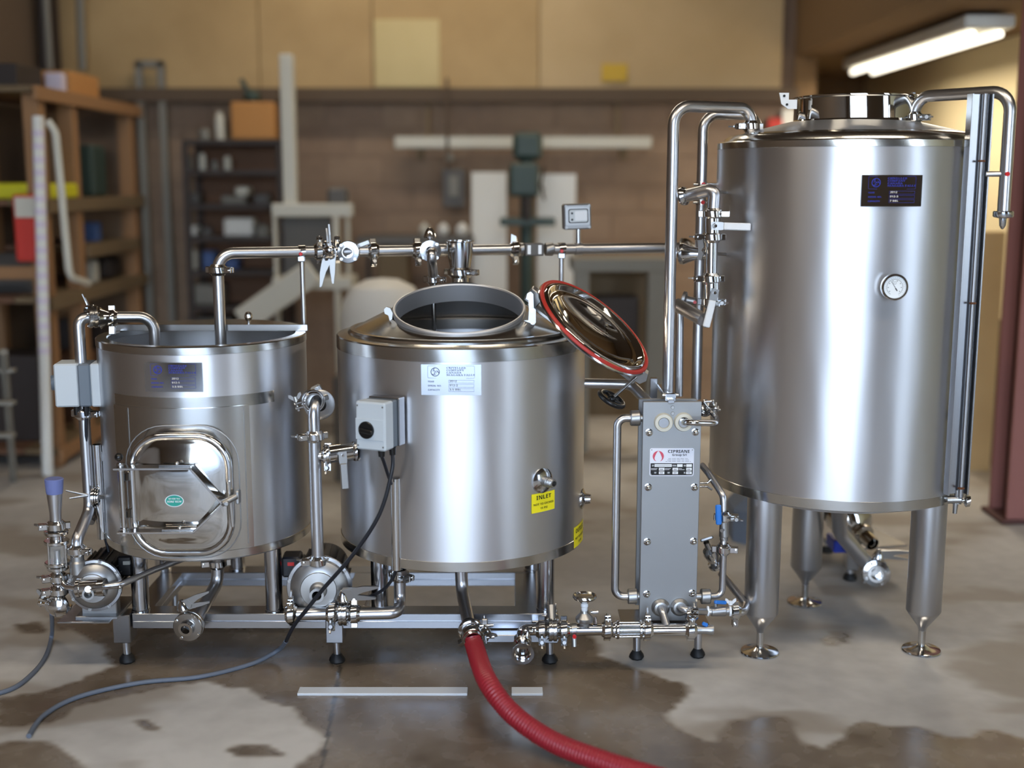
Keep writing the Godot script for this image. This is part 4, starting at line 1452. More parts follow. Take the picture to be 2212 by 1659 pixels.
func build_exchanger() -> void:
	var d := 3.85
	var a := P(1388, 868, d)
	var b := P(1512, 868, d)
	var low := P(1445, 1341, d).y
	var cx := (a.x + b.x) / 2 + 0.004
	var w := b.x - a.x + 0.004
	var top := a.y
	var t := thing("plate_heat_exchanger", "narrow upright grey plate heat exchanger between the kettle and the tall tank", "heat exchanger", Vector3(cx, 0, -3.95))
	var s := begin()
	boxw(s, Vector3(cx, (top + low) / 2, -d - 0.008), Vector3(w, top - low, 0.016), 0.0015)
	var front := part(t, "front_plate", s, M.blasted, "bead-blasted grey front plate")
	s = begin()
	var rt := P(1380, 862, 4.0)
	var rr := P(1506, 862, 4.0)
	boxw(s, Vector3((rt.x + rr.x) / 2, (rt.y + low) / 2, -4.008), Vector3(rr.x - rt.x, rt.y - low, 0.016), 0.0015)
	part(t, "rear_plate", s, M.blasted)
	# pack of thin plates
	for k in 12:
		s = begin()
		boxw(s, Vector3(cx - 0.002 + 0.001 * (k % 2), (top + low) / 2 - 0.015, -d - 0.024 - 0.0102 * k), Vector3(w - 0.028, top - low - 0.06, 0.0075), 0.001)
		part(t, "plate", s, M.frame)
	for k in [[1402.0, 934.0], [1502.0, 933.0], [1400.0, 1052.0], [1500.0, 1052.0], [1398.0, 1170.0], [1498.0, 1169.0], [1397.0, 1283.0], [1495.0, 1281.0]]:
		var p := P(k[0], k[1], d)
		s = begin()
		lathe(s, axis(p, Vector3(0, 0, 1)), [Vector2(0.0125, 0), Vector2(0.0125, 0.003), Vector2(0.009, 0.004), Vector2(0.0095, 0.010), Vector2(0.008, 0.016), Vector2(0.004, 0.0195), Vector2(0, 0.0205)], 18)
		cyl(s, p - Vector3(0, 0, 0.02), p - Vector3(0, 0, 0.17), 0.007, -1, 10)
		part(front, "tie_bolt", s, M.polished, "domed tie bolt nut")
	for k in [[1453.0, 880.0], [1453.0, 893.0]]:
		var p := P(k[0], k[1], d)
		s = begin()
		cyl(s, p, p + Vector3(0, 0, 0.003), 0.006, -1, 14, 0.001)
		part(front, "pin", s, M.cast)
	# ports
	for k in [[1433.0, 912.0], [1476.0, 911.0]]:
		var p := P(k[0], k[1], d)
		s = begin()
		lathe(s, axis(p, Vector3(0, 0, 1)), [Vector2(0.031, 0), Vector2(0.031, 0.006), Vector2(0.028, 0.016), Vector2(0.0185, 0.017), Vector2(0.0175, 0.010)], 32)
		var ring := part(front, "port_ring", s, M.ring_white, "off-white port ring")
		s = begin()
		lathe(s, axis(p, Vector3(0, 0, 1)), [Vector2(0.018, 0.004), Vector2(0.018, 0.011), Vector2(0.016, 0.0125), Vector2(0, 0.0125)], 28)
		part(ring, "port_disc", s, M.polished)
	for k in [[1427.0, 1312.0], [1468.0, 1311.0]]:
		var p := P(k[0], k[1], d)
		s = begin()
		lathe(s, axis(p, Vector3(0, 0, 1)), [Vector2(0.031, 0), Vector2(0.030, 0.006), Vector2(0.022, 0.016), Vector2(0.014, 0.018)], 28)
		part(front, "port_ring", s, M.cast)
	# rail and post at the top
	var post := P(1411, 850, d + 0.30)
	s = begin()
	boxw(s, Vector3(P(1411, 850, 4.15).x, (P(1411, 816, 4.15).y + low) / 2, -4.15), Vector3(0.026, P(1411, 816, 4.15).y - low, 0.03), 0.002)
	part(t, "rear_post", s, M.frame)
	s = begin()
	box(s, Transform3D(Basis(), Vector3(P(1440, 850, 3.95).x, top + 0.004, -d - 0.13)), Vector3(0.020, 0.014, 0.30), 0.002)
	part(t, "guide_rail", s, M.frame)
	s = begin()
	boxw(s, Vector3(P(1449, 858, d).x, top + 0.014, -d - 0.012), Vector3(0.034, 0.028, 0.022), 0.003)
	cyl(s, Vector3(P(1449, 858, d).x - 0.026, top + 0.02, -d - 0.01), Vector3(P(1449, 858, d).x + 0.026, top + 0.02, -d - 0.01), 0.007, -1, 12)
	part(t, "rail_clamp", s, M.polished)
	# nameplate of the maker
	plate_label(front, d)
	# base plate and feet
	s = begin()
	var bl := P(1325, 1372, 3.80)
	var br := P(1530, 1372, 3.80)
	boxw(s, Vector3((bl.x + br.x) / 2 + 0.02, low - 0.012, -3.89), Vector3(br.x - bl.x - 0.02, 0.006, 0.19), 0.001)
	part(t, "base_plate", s, M.frame)
	for k in [1375.0, 1507.0]:
		var f := G(k, 1416 if k < 1400 else 1412, 0.01)
		level_foot(t, f.x, f.z, low - 0.014, 0.013, 0.026)
	for k in [P(1400, 1330, 4.0)]:
		level_foot(t, k.x, -4.12, low, 0.012, 0.026)
	# side ports: couplings on the left and the right
	for k in [[1372.0, 903.0, -1.0], [1366.0, 1288.0, -1.0], [1524.0, 1288.0, 1.0]]:
		var p := P(k[0], k[1], d + 0.02)
		s = begin()
		cyl(s, p - Vector3(0.016, 0, 0), p + Vector3(0.016, 0, 0), 0.026, -1, 24, 0.003)
		cyl(s, p, Vector3(cx - k[2] * -1.0 * w * 0.45, p.y, p.z), 0.012, -1, 16)
		part(t, "coupling", s, M.cast)

func plate_label(front: Node3D, d: float) -> void:
	var a := P(1404, 968, d)
	var b := P(1498, 1028, d)
	var w := b.x - a.x
	var h := a.y - b.y
	var z := -d
	var spot := func(x: float, y: float, o: float) -> Vector3: return Vector3(a.x + w * x, b.y + h * y, z + o)
	var s := begin()
	prism(s, Transform3D(Basis(), spot.call(0.5, 0.5, 0.0008)), rounded(w, h, 0.006, 5), 0.0016)
	var pl := part(front, "maker_plate", s, M.label_white, "white and black maker's plate")
	s = begin()
	var rect := func(s: SurfaceTool, x0: float, y0: float, x1: float, y1: float, o: float) -> void:
		quad(s, spot.call(x0, y0, o), spot.call(x0, y1, o), spot.call(x1, y1, o), spot.call(x1, y0, o), Vector3(0, 0, 1))
	rect.call(s, 0.02, 0.03, 0.98, 0.46, 0.0020)
	part(pl, "black_field", s, M.ink)
	s = begin()
	for k in [[0.11, 0.33, 0.50, 0.43], [0.62, 0.33, 0.745, 0.43], [0.83, 0.33, 0.955, 0.43], [0.21, 0.20, 0.335, 0.30], [0.52, 0.20, 0.645, 0.30], [0.83, 0.20, 0.955, 0.30], [0.21, 0.07, 0.335, 0.17], [0.52, 0.07, 0.645, 0.17], [0.83, 0.07, 0.955, 0.17],
			[0.05, 0.39, 0.10, 0.405], [0.05, 0.355, 0.09, 0.37], [0.515, 0.39, 0.60, 0.405], [0.515, 0.355, 0.605, 0.37], [0.77, 0.39, 0.82, 0.405], [0.77, 0.355, 0.82, 0.37], [0.03, 0.26, 0.175, 0.275], [0.03, 0.225, 0.16, 0.24], [0.345, 0.26, 0.48, 0.275], [0.345, 0.225, 0.45, 0.24], [0.655, 0.26, 0.73, 0.275], [0.655, 0.225, 0.79, 0.24], [0.105, 0.13, 0.155, 0.145], [0.105, 0.095, 0.15, 0.11], [0.405, 0.13, 0.46, 0.145], [0.405, 0.095, 0.455, 0.11], [0.775, 0.13, 0.81, 0.145], [0.775, 0.095, 0.815, 0.11]]:
		rect.call(s, k[0], k[1], k[2], k[3], 0.0026)
	part(pl, "white_fields", s, M.white_print)
	s = begin()
	for k in 13:
		rect.call(s, 0.13 + 0.027 * k, 0.36, 0.13 + 0.027 * k + 0.018, 0.385, 0.0030)
	for k in [0.23, 0.54, 0.85]:
		for m in [0.105, 0.235]:
			rect.call(s, k, m, k + 0.075, m + 0.025, 0.0030)
	for k in 3:
		var rows := [[0.42, 0.88, 0.620], [0.40, 0.89, 0.570], [0.36, 0.93, 0.520]]
		var x: float = rows[k][0]
		while x < rows[k][1]:
			rect.call(s, x, rows[k][2], x + 0.017, rows[k][2] + 0.016, 0.0022)
			x += 0.022 if fmod(x * 37.0, 1.0) > 0.25 else 0.04
	part(pl, "small_print", s, M.grey_ink).set_meta("kind", "stuff")
	s = begin()
	text_on(s, "CIPRIANI", h * 0.105, func(x: float, y: float) -> Vector3: return spot.call(0.40, 0.80, 0.0024) + Vector3(x, y, 0), "Droid Sans", 800, HORIZONTAL_ALIGNMENT_LEFT, 1.18)
	text_on(s, "Group Srl", h * 0.075, func(x: float, y: float) -> Vector3: return spot.call(0.50, 0.70, 0.0024) + Vector3(x, y, 0), "Droid Sans", 700, HORIZONTAL_ALIGNMENT_LEFT, 1.1)
	part(pl, "lettering", s, M.ink)
	s = begin()       # the red flame ring: a disc with a drop cut out of it
	var c := Vector2(0.19, 0.71)
	var rr := 0.195 * h
	var outer := []
	var inner := []
	for k in 41:
		var f := k / 40.0
		var ang := -PI / 2 + TAU * f
		outer.append(Vector2(cos(ang), sin(ang)) * rr)
		var up := sin(ang)
		var wide := 0.66 * rr * (1.0 if up < 0.0 else pow(1.0 - up, 0.62))
		inner.append(Vector2(signf(cos(ang)) * minf(absf(cos(ang)) * 0.69 * rr, wide), up * (0.78 if up < 0.0 else 0.97) * rr - rr * (0.22 if up < 0 else 0.22 * (1.0 - up))))
	for k in 40:
		if absf(k - 19.5) > 17.2:
			continue
		var o: Callable = func(v: Vector2) -> Vector3: return spot.call(c.x, c.y, 0.0024) + Vector3(v.x, v.y, 0)
		quad(s, o.call(outer[k]), o.call(outer[k + 1]), o.call(inner[k + 1]), o.call(inner[k]), Vector3(0, 0, 1))
	part(pl, "emblem", s, M.label_red)
	for k in [[0.04, 0.94], [0.96, 0.94], [0.03, 0.06], [0.97, 0.06]]:
		s = begin()
		cyl(s, spot.call(k[0], k[1], 0.001), spot.call(k[0], k[1], 0.003), 0.0022, -1, 10)
		part(pl, "rivet", s, M.cast)
# ---------------------------------------------------------------- pipework
func drop_to(p: Vector3, h: float) -> Vector3:
	return Vector3(p.x, h, p.z)

func build_main_line() -> void:
	var r := 0.0193
	var t := thing("pipe_run", "long level steel pipe running above the mash tun and the kettle", "pipe", P(470, 600, 4.1))
	var y := 1.356
	var a := P(470, 560, 4.1)
	var z := func(px: float) -> float: return lerpf(4.12, 4.5, (px - 470.0) / 970.0)
	var at := func(px: float) -> Vector3:
		return P(px, lerpf(546.0, 535.5, (px - 480.0) / 960.0), z.call(px))
	var corner := Vector3(a.x, at.call(470.0).y, a.z)
	pipe(t, [Vector3(a.x, 0.98, a.z), corner, at.call(690.0)], r, 0.055)
	pipe(t, [at.call(726.0), at.call(900.0)], r)
	pipe(t, [at.call(960.0), at.call(1106.0)], r)
	pipe(t, [at.call(1196.0), at.call(1478.0)], r)
	var along: Vector3 = (at.call(1440.0) - at.call(480.0)).normalized()
	add_clamp(t, Vector3(a.x, P(470, 583, 4.1).y, a.z), Vector3.UP, r, Vector3(1, 0, 0.3), false)
	for px in [690.0, 728.0, 806.0, 902.0, 1112.0]:
		add_clamp(t, at.call(px), along, r, Vector3(0, -1, 0.4) if px > 728.0 else Vector3(0, 1, 0.5), px == 806.0 or px == 902.0)
	# support posts with red saddle plugs
	for k in [[652.0, 0.0, 1.10], [1213.0, 0.0, 1.09]]:
		var p: Vector3 = at.call(k[0])
		var s := begin()
		cyl(s, Vector3(p.x, k[2], p.z), Vector3(p.x, p.y - r * 0.6, p.z), 0.0088, -1, 14)
		var post := part(t, "support_post", s, M.pipe)
		s = begin()
		lathe(s, axis(p, along), [Vector2(r, -0.013), Vector2(r + 0.004, -0.012), Vector2(r + 0.004, 0.012), Vector2(r, 0.013)], 24)
		box(s, Transform3D(Basis(), p + Vector3(0, -r - 0.004, 0.006)), Vector3(0.026, 0.02, 0.026), 0.003)
		part(post, "saddle", s, M.polished)
		s = begin()
		cyl(s, p + Vector3(0, -0.006, r), p + Vector3(0, -0.006, r + 0.008), 0.0065, -1, 12, 0.001)
		part(post, "red_plug", s, M.red, "small red plug")
	butterfly("butterfly valve with upright grip on the level pipe above the mash tun", at.call(709.0), along, Vector3(0, 0.15, 1), Vector3(0, 1, 0.2), r, 0.8)
	butterfly("butterfly valve with hanging grip and open port on the level pipe", at.call(756.0) + Vector3(0, 0, 0.035), Vector3(0, 0, 1), Vector3(-1, 0.0, 0), Vector3(0.1, -1, 0), r, 1.15)
	# tee body behind the open port
	var s := begin()
	cyl(s, at.call(740.0), at.call(775.0), r * 1.15, -1, 20)
	cyl(s, at.call(756.0), at.call(756.0) + Vector3(0, 0, 0.02), r * 1.05, -1, 20)
	part(t, "tee", s, M.pipe)
	s = begin()
	box(s, Transform3D(Basis(Vector3(0, 0, 1), 0.35), at.call(786.0) + Vector3(0, 0.026, 0.01)), Vector3(0.05, 0.02, 0.012), 0.004)
	part(t, "lug", s, M.cast)
	butterfly("butterfly valve with upright grip above the kettle inlet elbow", at.call(930.0) + Vector3(0, 0, 0.022), Vector3(0.12, 0, 1), Vector3(0, 1, 0), Vector3(0.0, 0.0, -1), r, 0.6)
	s = begin()
	cyl(s, at.call(903.0), at.call(962.0), r * 1.12, -1, 20)
	part(t, "tee", s, M.pipe)
	# elbow down into the kettle
	var e := thing("inlet_elbow", "bent inlet pipe dropping from the level pipe into the kettle's conical top", "pipe", P(936, 607, 4.2))
	var f: Vector3 = at.call(937.0)
	var dn := P(936, 600, 4.20)
	pipe(e, [f + Vector3(0, 0, 0.05), Vector3(dn.x, f.y, dn.z + 0.07), Vector3(dn.x, f.y - 0.02, dn.z + 0.07), Vector3(dn.x, dn.y, dn.z)], 0.0165, 0.05)
	s = begin()
	cone_reducer(s, dn - Vector3(0, 0.004, 0), dn + Vector3(0, 0.02, 0), 0.0115, 0.0175)
	cyl(s, dn - Vector3(0, 0.05, 0), dn, 0.0115, -1, 16)
	part(e, "reducer", s, M.polished)
	add_clamp(e, dn - Vector3(0, 0.006, 0), Vector3.UP, 0.012, Vector3(0.9, 0, 0.5), false)
	s = begin()
	cyl(s, Vector3(dn.x + 0.001, P(936, 714, 4.2).y, dn.z), dn - Vector3(0, 0.04, 0), 0.0080, -1, 14)
	part(e, "dip_rod", s, M.polished)
	# vent chimney
	var b := P(994, 604, 4.25)
	var c := thing("vent_chimney", "flared steel vent cup clamped on top of the kettle's cone", "vent", b)
	s = begin()
	lathe(s, Transform3D(Basis(), b), [Vector2(0.030, -0.05), Vector2(0.031, 0.018), Vector2(0.034, 0.02)], 32)
	part(c, "stub", s, M.polished)
	add_clamp(c, b + Vector3(0, 0.026, 0), Vector3.UP, 0.033, Vector3(1, 0, 0.3), true)
	s = begin()
	lathe(s, Transform3D(Basis(), b), [Vector2(0.036, 0.03), Vector2(0.037, 0.045), Vector2(0.0455, 0.10), Vector2(0.0465, 0.130), Vector2(0.050, 0.133), Vector2(0.050, 0.136), Vector2(0.045, 0.136), Vector2(0.044, 0.10), Vector2(0.034, 0.045)], 36)
	part(c, "cup", s, M.polished)
	# flow sensor and its meter
	var fs := thing("flow_sensor", "dark flow sensor with hexagon ends set into the level pipe", "sensor", at.call(1157.0))
	s = begin()
	box(s, axis(at.call(1152.0), Vector3.UP, along), Vector3(0.068, 0.045, 0.045), 0.003)
	var body := part(fs, "body", s, M.mid_grey, "dark sensor body")
	for px in [1143.0, 1166.0]:
		var q: Vector3 = at.call(px) + Vector3(0, 0, 0.024)
		s = begin()
		boxw(s, q, Vector3(0.012, 0.032, 0.002), 0.0005)
		part(body, "white_tag", s, M.white_print)
	for px in [1122.0, 1186.0]:
		s = begin()
		cyl(s, at.call(px) - along * 0.014, at.call(px) + along * 0.014, 0.024, -1, 6)
		part(fs, "hexagon_end", s, M.cast)
	s = begin()
	prism(s, Transform3D(Basis(), at.call(1108.0) + Vector3(0, 0.03, 0)), spaced([-0.008, -0.01, 0.012, -0.01, 0.012, 0.018, -0.006, 0.026]), 0.02)
	part(fs, "lever_tab", s, M.cast)
	var mp: Vector3 = at.call(1249.0)
	var mb := P(1247, 468, 4.42)
	var m := thing("flow_meter", "square grey flow meter display on a short post above the level pipe", "meter", mp)
	s = begin()
	cyl(s, mp + Vector3(0, r * 0.5, 0), Vector3(mp.x, mb.y - 0.03, mp.z), 0.009, -1, 14)
	part(m, "post", s, M.pipe)
	s = begin()
	lathe(s, axis(mp, along), [Vector2(r, -0.014), Vector2(r + 0.003, -0.013), Vector2(r + 0.003, 0.013), Vector2(r, 0.014)], 24)
	part(m, "saddle", s, M.pipe)
	var tilt := Transform3D(Basis(Vector3.UP, 0.1) * Basis(Vector3(0, 0, 1), 0.03), mb)
	s = begin()
	box(s, tilt * Transform3D(Basis(), Vector3(0, 0, -0.02)), Vector3(0.100, 0.092, 0.055), 0.005)
	part(m, "housing", s, M.blasted)
	s = begin()
	prism(s, tilt * Transform3D(Basis(), Vector3(0, 0.003, 0.009)), rounded(0.088, 0.066, 0.006), 0.004)
	part(m, "bezel", s, M.cast)
	s = begin()
	prism(s, tilt * Transform3D(Basis(), Vector3(0.002, 0.003, 0.012)), rounded(0.072, 0.050, 0.007), 0.003)
	part(m, "window_frame", s, M.ink)
	s = begin()
	prism(s, tilt * Transform3D(Basis(), Vector3(0.002, 0.003, 0.0135)), rounded(0.066, 0.044, 0.006), 0.002)
	part(m, "keypad", s, M.box_grey)
	s = begin()
	prism(s, tilt * Transform3D(Basis(), Vector3(0.011, 0.003, 0.0148)), rounded(0.044, 0.034, 0.004), 0.0016)
	part(m, "display", s, M.screen, "pale display")
	for k in [0.013, -0.010]:
		s = begin()
		cyl(s, tilt * Vector3(-0.021, k, 0.014), tilt * Vector3(-0.021, k, 0.016), 0.004, -1, 12)
		part(m, "key", s, M.navy_paint)
	for k in [[-0.042, 0.038], [0.042, 0.038], [-0.042, -0.038], [0.042, -0.038]]:
		put(m, "screw", bolt_mesh(), M.cast, axis(tilt * Vector3(k[0], k[1], 0.008), tilt.basis.z))
	# end cone at the manifold
	s = begin()
	var q0: Vector3 = at.call(1478.0)
	lathe(s, axis(q0, along), [Vector2(0.018, -0.012), Vector2(0.036, -0.010), Vector2(0.037, 0.0), Vector2(0.034, 0.012), Vector2(0.022, 0.03), Vector2(0.019, 0.035)], 28)
	part(t, "end_reducer", s, M.polished)

func build_left_line() -> void:
	var r := 0.0185
	var d := 3.92
	var t := thing("pipe_run", "upright pipe past the switch box bending over into the open mash tun", "pipe", P(180, 1100, d))
	var v := P(176, 800, d)
	var top := P(170, 688, d)
	var f := P(240, 688, d + 0.07)
	var e := P(336, 692, 4.05)
	pipe(t, [Vector3(v.x, P(180, 905, d).y, v.z), Vector3(v.x, top.y, v.z), Vector3(P(196, 686, d).x, top.y + 0.002, v.z - 0.035)], r, 0.05)
	pipe(t, [Vector3(P(212, 687, 3.97).x, top.y, -3.975), Vector3(e.x, f.y, e.z + 0.02), Vector3(e.x, 0.99, e.z + 0.02)], r, 0.05)
	var lo := P(184, 1118, d)
	var pb := P(167, 1196, 3.80)
	pipe(t, [Vector3(v.x, P(180, 905, d).y, v.z), Vector3(v.x, P(184, 1100, d).y, v.z), Vector3(pb.x, P(172, 1160, 3.84).y, pb.z), pb], r, 0.05)
	pipe(t, [Vector3(v.x, P(184, 1128, d).y, v.z), P(206, 1104, d + 0.05), P(214, 1082, d + 0.1)], 0.013, 0.03)
	add_clamp(t, Vector3(v.x, P(180, 893, d).y, v.z), Vector3.UP, r, Vector3(1, 0, 0.2), false)
	add_clamp(t, P(242, 688, 3.985), Vector3(1, 0, -0.15), r, Vector3(0, -1, 0.2), false)
	add_clamp(t, pb + Vector3(0, 0.012, 0), Vector3.UP, r, Vector3(1, 0, 0.4), false)
	butterfly("butterfly valve on the bent pipe above the grey switch box", P(200, 684, 3.95), Vector3(1, 0, -0.5), Vector3(-0.3, 0.3, -0.8), Vector3(-0.4, 1, 0), r, 0.55)
	var s := begin()
	lathe(s, axis(P(222, 687, 3.965), Vector3(1, 0, -0.15)), [Vector2(0.036, -0.006), Vector2(0.03, 0.0), Vector2(0.02, 0.02), Vector2(0.0185, 0.03)], 24)
	part(t, "reducer", s, M.polished)
	# conduit tube on the tun's flank and its plates
	conduit("polished upright conduit tube on the flank of the mash tun", P(209, 960, 3.93), P(221, 1163, 3.93), 0.0155, TUN)
	# flat pressure sensor
	var k := thing("flank_fitting", "ribbed round fitting with forked grip on the mash tun's flank", "fitting", P(205, 1075, 3.9))
	s = begin()
	for i in 4:
		var o := P(201 + i * 4, 1074, 3.90)
		lathe(s, axis(o, Vector3(1, -0.02, -0.12)), [Vector2(0.018, -0.003), Vector2(0.036 - 0.004 * absf(i - 1.0), -0.002), Vector2(0.036 - 0.004 * absf(i - 1.0), 0.002), Vector2(0.018, 0.003)], 24)
	part(k, "ribbed_disc", s, M.polished)
	s = begin()
	cyl(s, P(205, 1074, 3.90), P(246, 1070, 3.96), 0.0085, -1, 14)
	part(k, "stub", s, M.polished)
	s = begin()
	var g := P(172, 1068, 3.89)
	for q in [[142.0, 1059.0], [150.0, 1076.0]]:
		cyl(s, P(190, 1070, 3.9), P(q[0], q[1], 3.88), 0.005, 0.0035, 8)
	part(k, "forked_grip", s, M.cast)
	# switch box on the tun
	var b := P(160, 832, 3.88)
	var sw := thing("switch_box", "pale grey switch box with rotary knob turned sideways on the mash tun", "switch box", b, "rotary switch boxes")
	var turn := Transform3D(Basis(Vector3.UP, 0.12), Vector3.ZERO)
	var bx := func(px0: float, px1: float, dy: float, dz: float, dd: float) -> SurfaceTool:
		var st := begin()
		var p0 := P(px0, 833, 3.88)
		var p1 := P(px1, 833, 3.88)
		box(st, Transform3D(turn.basis, Vector3((p0.x + p1.x) / 2, p0.y, -3.93 + dd)), Vector3(p1.x - p0.x, dy, dz), 0.005)
		return st
	part(sw, "cover", bx.call(114, 165, 0.142, 0.105, 0), M.box_grey)
	part(sw, "base", bx.call(165, 192, 0.140, 0.105, 0), M.box_dark)
	part(sw, "bracket", bx.call(191, 216, 0.142, 0.095, 0), M.box_grey)
	s = begin()
	var kn := P(113, 832, 3.88) + Vector3(0, 0, -0.05)
	lathe(s, axis(kn, Vector3(-1, 0, 0.12)), [Vector2(0.030, 0), Vector2(0.030, 0.004), Vector2(0.026, 0.005), Vector2(0.025, 0.016), Vector2(0, 0.016)], 24)
	box(s, Transform3D(turn.basis, kn + Vector3(-0.012, 0, 0.0)), Vector3(0.02, 0.05, 0.012), 0.003)
	part(sw, "rotary_knob", s, M.box_dark)
	for q in [[166.0, 886.0], [186.0, 888.0]]:
		s = begin()
		cyl(s, P(q[0], q[1] - 12, 3.9), P(q[0], q[1] + 10, 3.9), 0.011, 0.009, 10)
		part(sw, "cable_gland", s, M.black_plastic)
	s = begin()
	tube(s, curve([P(186, 892, 3.9), P(187, 960, 3.91), P(197, 1060, 3.94), P(232, 1180, 3.97), P(236, 1225, 3.95)]), 0.0055, 8)
	single("power_cable", s, M.cable, "dark cable running from the sideways switch box down to the pump", "cable")
	# sight glass filter on the far left
	var c := P(124, 1180, 3.80)
	var sg := thing("sight_filter", "glass sight filter with a blue cap standing beside the pump", "filter", P(124, 1315, 3.80))
	var lean := (P(117, 1045, 3.80) - P(128, 1300, 3.80)).normalized()
	var on := func(py: float) -> Vector3: return P(lerpf(117.0, 128.0, (py - 1045.0) / 255.0), py, 3.80)
	s = begin()
	lathe(s, axis(on.call(1062.0), lean), [Vector2(0.025, -0.006), Vector2(0.0265, 0.0), Vector2(0.0295, 0.042), Vector2(0.026, 0.044), Vector2(0.0, 0.042)], 20)
	part(sg, "cap", s, M.blue_cap, "translucent blue plastic cap")
	s = begin()
	lathe(s, axis(on.call(1130.0), lean), [Vector2(0.0185, -0.005), Vector2(0.0185, 0.035), Vector2(0.0250, 0.10), Vector2(0.0250, 0.106)], 24)
	part(sg, "cone", s, M.pipe)
	s = begin()
	for k2 in [[1150.0, 0.038], [1170.0, 0.040], [1216.0, 0.040], [1226.0, 0.034]]:
		lathe(s, axis(on.call(k2[0]), lean), [Vector2(0.012, -0.006), Vector2(k2[1] - 0.002, -0.006), Vector2(k2[1], -0.004), Vector2(k2[1], 0.004), Vector2(k2[1] - 0.002, 0.006), Vector2(0.012, 0.006)], 24)
	cyl(s, on.call(1168.0), on.call(1140.0), 0.021, 0.019, 20)
	part(sg, "end_flange", s, M.polished)
	s = begin()
	lathe(s, axis(on.call(1214.0), lean), [Vector2(0.030, 0), Vector2(0.030, (on.call(1172.0) - on.call(1214.0)).length())], 28)
	part(sg, "glass", s, M.glass, "clear glass cylinder")
	s = begin()
	cyl(s, on.call(1214.0), on.call(1188.0), 0.010, -1, 14)
	part(sg, "inner_tube", s, M.pipe)
	for k2 in 4:
		var a := TAU * (k2 + 0.35) / 4
		var fr := axis(on.call(1222.0), lean)
		s = begin()
		cyl(s, fr * Vector3(cos(a) * 0.036, 0, sin(a) * 0.036), fr * Vector3(cos(a) * 0.036, 0.088, sin(a) * 0.036), 0.0045, -1, 8)
		part(sg, "tie_rod", s, M.polished)
	add_clamp(sg, on.call(1136.0), lean, 0.019, Vector3(-1, 0, 0.4))
	add_clamp(sg, on.call(1248.0), lean, 0.017, Vector3(-1, 0, 0.5))
	add_clamp(sg, on.call(1276.0), lean, 0.018, Vector3(-1, 0, 0.5))
	s = begin()
	tube(s, bent([on.call(1222.0), on.call(1300.0)], 0.02), 0.0175, 16)
	part(sg, "tube", s, M.polished)
	pipe(sg, [on.call(1246.0) + Vector3(0.006, 0, 0), P(142, 1268, 3.78), P(170, 1270, 3.77)], 0.011, 0.03, M.polished)
	s = begin()
	var fr2 := axis(P(126, 1312, 3.77), Vector3(0.1, -0.1, 1))
	lathe(s, fr2, [Vector2(0.02, -0.03), Vector2(0.033, -0.012), Vector2(0.034, 0.0), Vector2(0.029, 0.011), Vector2(0.016, 0.018), Vector2(0, 0.020)], 24)
	part(sg, "drain_cap", s, M.polished)
	add_clamp(sg, P(122, 1306, 3.79), Vector3(0.1, -0.1, 1), 0.023, Vector3(-1, 0.3, 0))
	# cross valve beside it
	var cv := thing("inlet_valve", "small ball valve with rod handle in front of the first pump", "valve", P(196, 1270, 3.74))
	s = begin()
	cyl(s, P(170, 1270, 3.745), P(222, 1268, 3.745), 0.028, -1, 24, 0.003)
	cyl(s, P(212, 1268, 3.745), P(228, 1268, 3.745), 0.030, -1, 24, 0.002)
	cyl(s, P(166, 1270, 3.745), P(176, 1270, 3.745), 0.031, -1, 24, 0.002)
	part(cv, "body", s, M.polished)
	s = begin()
	cyl(s, P(190, 1273, 3.735), P(190, 1273, 3.705), 0.011, -1, 18, 0.001)
	part(cv, "stem", s, M.polished)
	s = begin()
	cyl(s, P(192, 1274, 3.71), P(256, 1268, 3.71), 0.0042, -1, 12)
	ball(s, P(259, 1268, 3.71), 0.007, 10)
	part(cv, "rod_handle", s, M.polished)
	pipe(cv, [P(222, 1268, 3.745), P(262, 1262, 3.76), P(330, 1232, 3.85), P(398, 1206, 3.95)], 0.0105, 0.05)
	s = begin()
	cyl(s, P(350, 1223, 3.88), P(350, 1208, 3.9), 0.008, -1, 12)
	part(cv, "hanger", s, M.pipe)

func conduit(label: String, a: Vector3, b: Vector3, r: float, c: Vector3) -> void:
	var x := (a.x + b.x) / 2
	var z := (a.z + b.z) / 2
	var t := thing("cable_conduit", label, "conduit", Vector3(x, b.y, z), "upright conduit tubes")
	var s := begin()
	lathe(s, Transform3D(Basis(), Vector3(x, b.y, z)), [Vector2(r - 0.002, 0), Vector2(r, 0), Vector2(r, a.y - b.y), Vector2(r - 0.002, a.y - b.y), Vector2(r - 0.002, 0)], 28)
	part(t, "tube", s, M.polished)
	var d := Vector3(c.x - x, 0, c.z - z).normalized()
	for k in [0.04, a.y - b.y - 0.04]:
		var m := Vector3(x, b.y + k, z) + d * (r + 0.012)
		s = begin()
		box(s, Transform3D(Basis(d.cross(Vector3.UP), Vector3.UP, -d), m), Vector3(0.016, 0.03, 0.028), 0.001)
		part(t, "stand_off", s, M.frame)
	s = begin()
	box(s, Transform3D(Basis(d.cross(Vector3.UP), Vector3.UP, -d), Vector3(x, (a.y + b.y) / 2, z) + d * (r + 0.004)), Vector3(r * 3.4, a.y - b.y, 0.003), 0.0005)
	part(t, "backing_strip", s, M.frame)

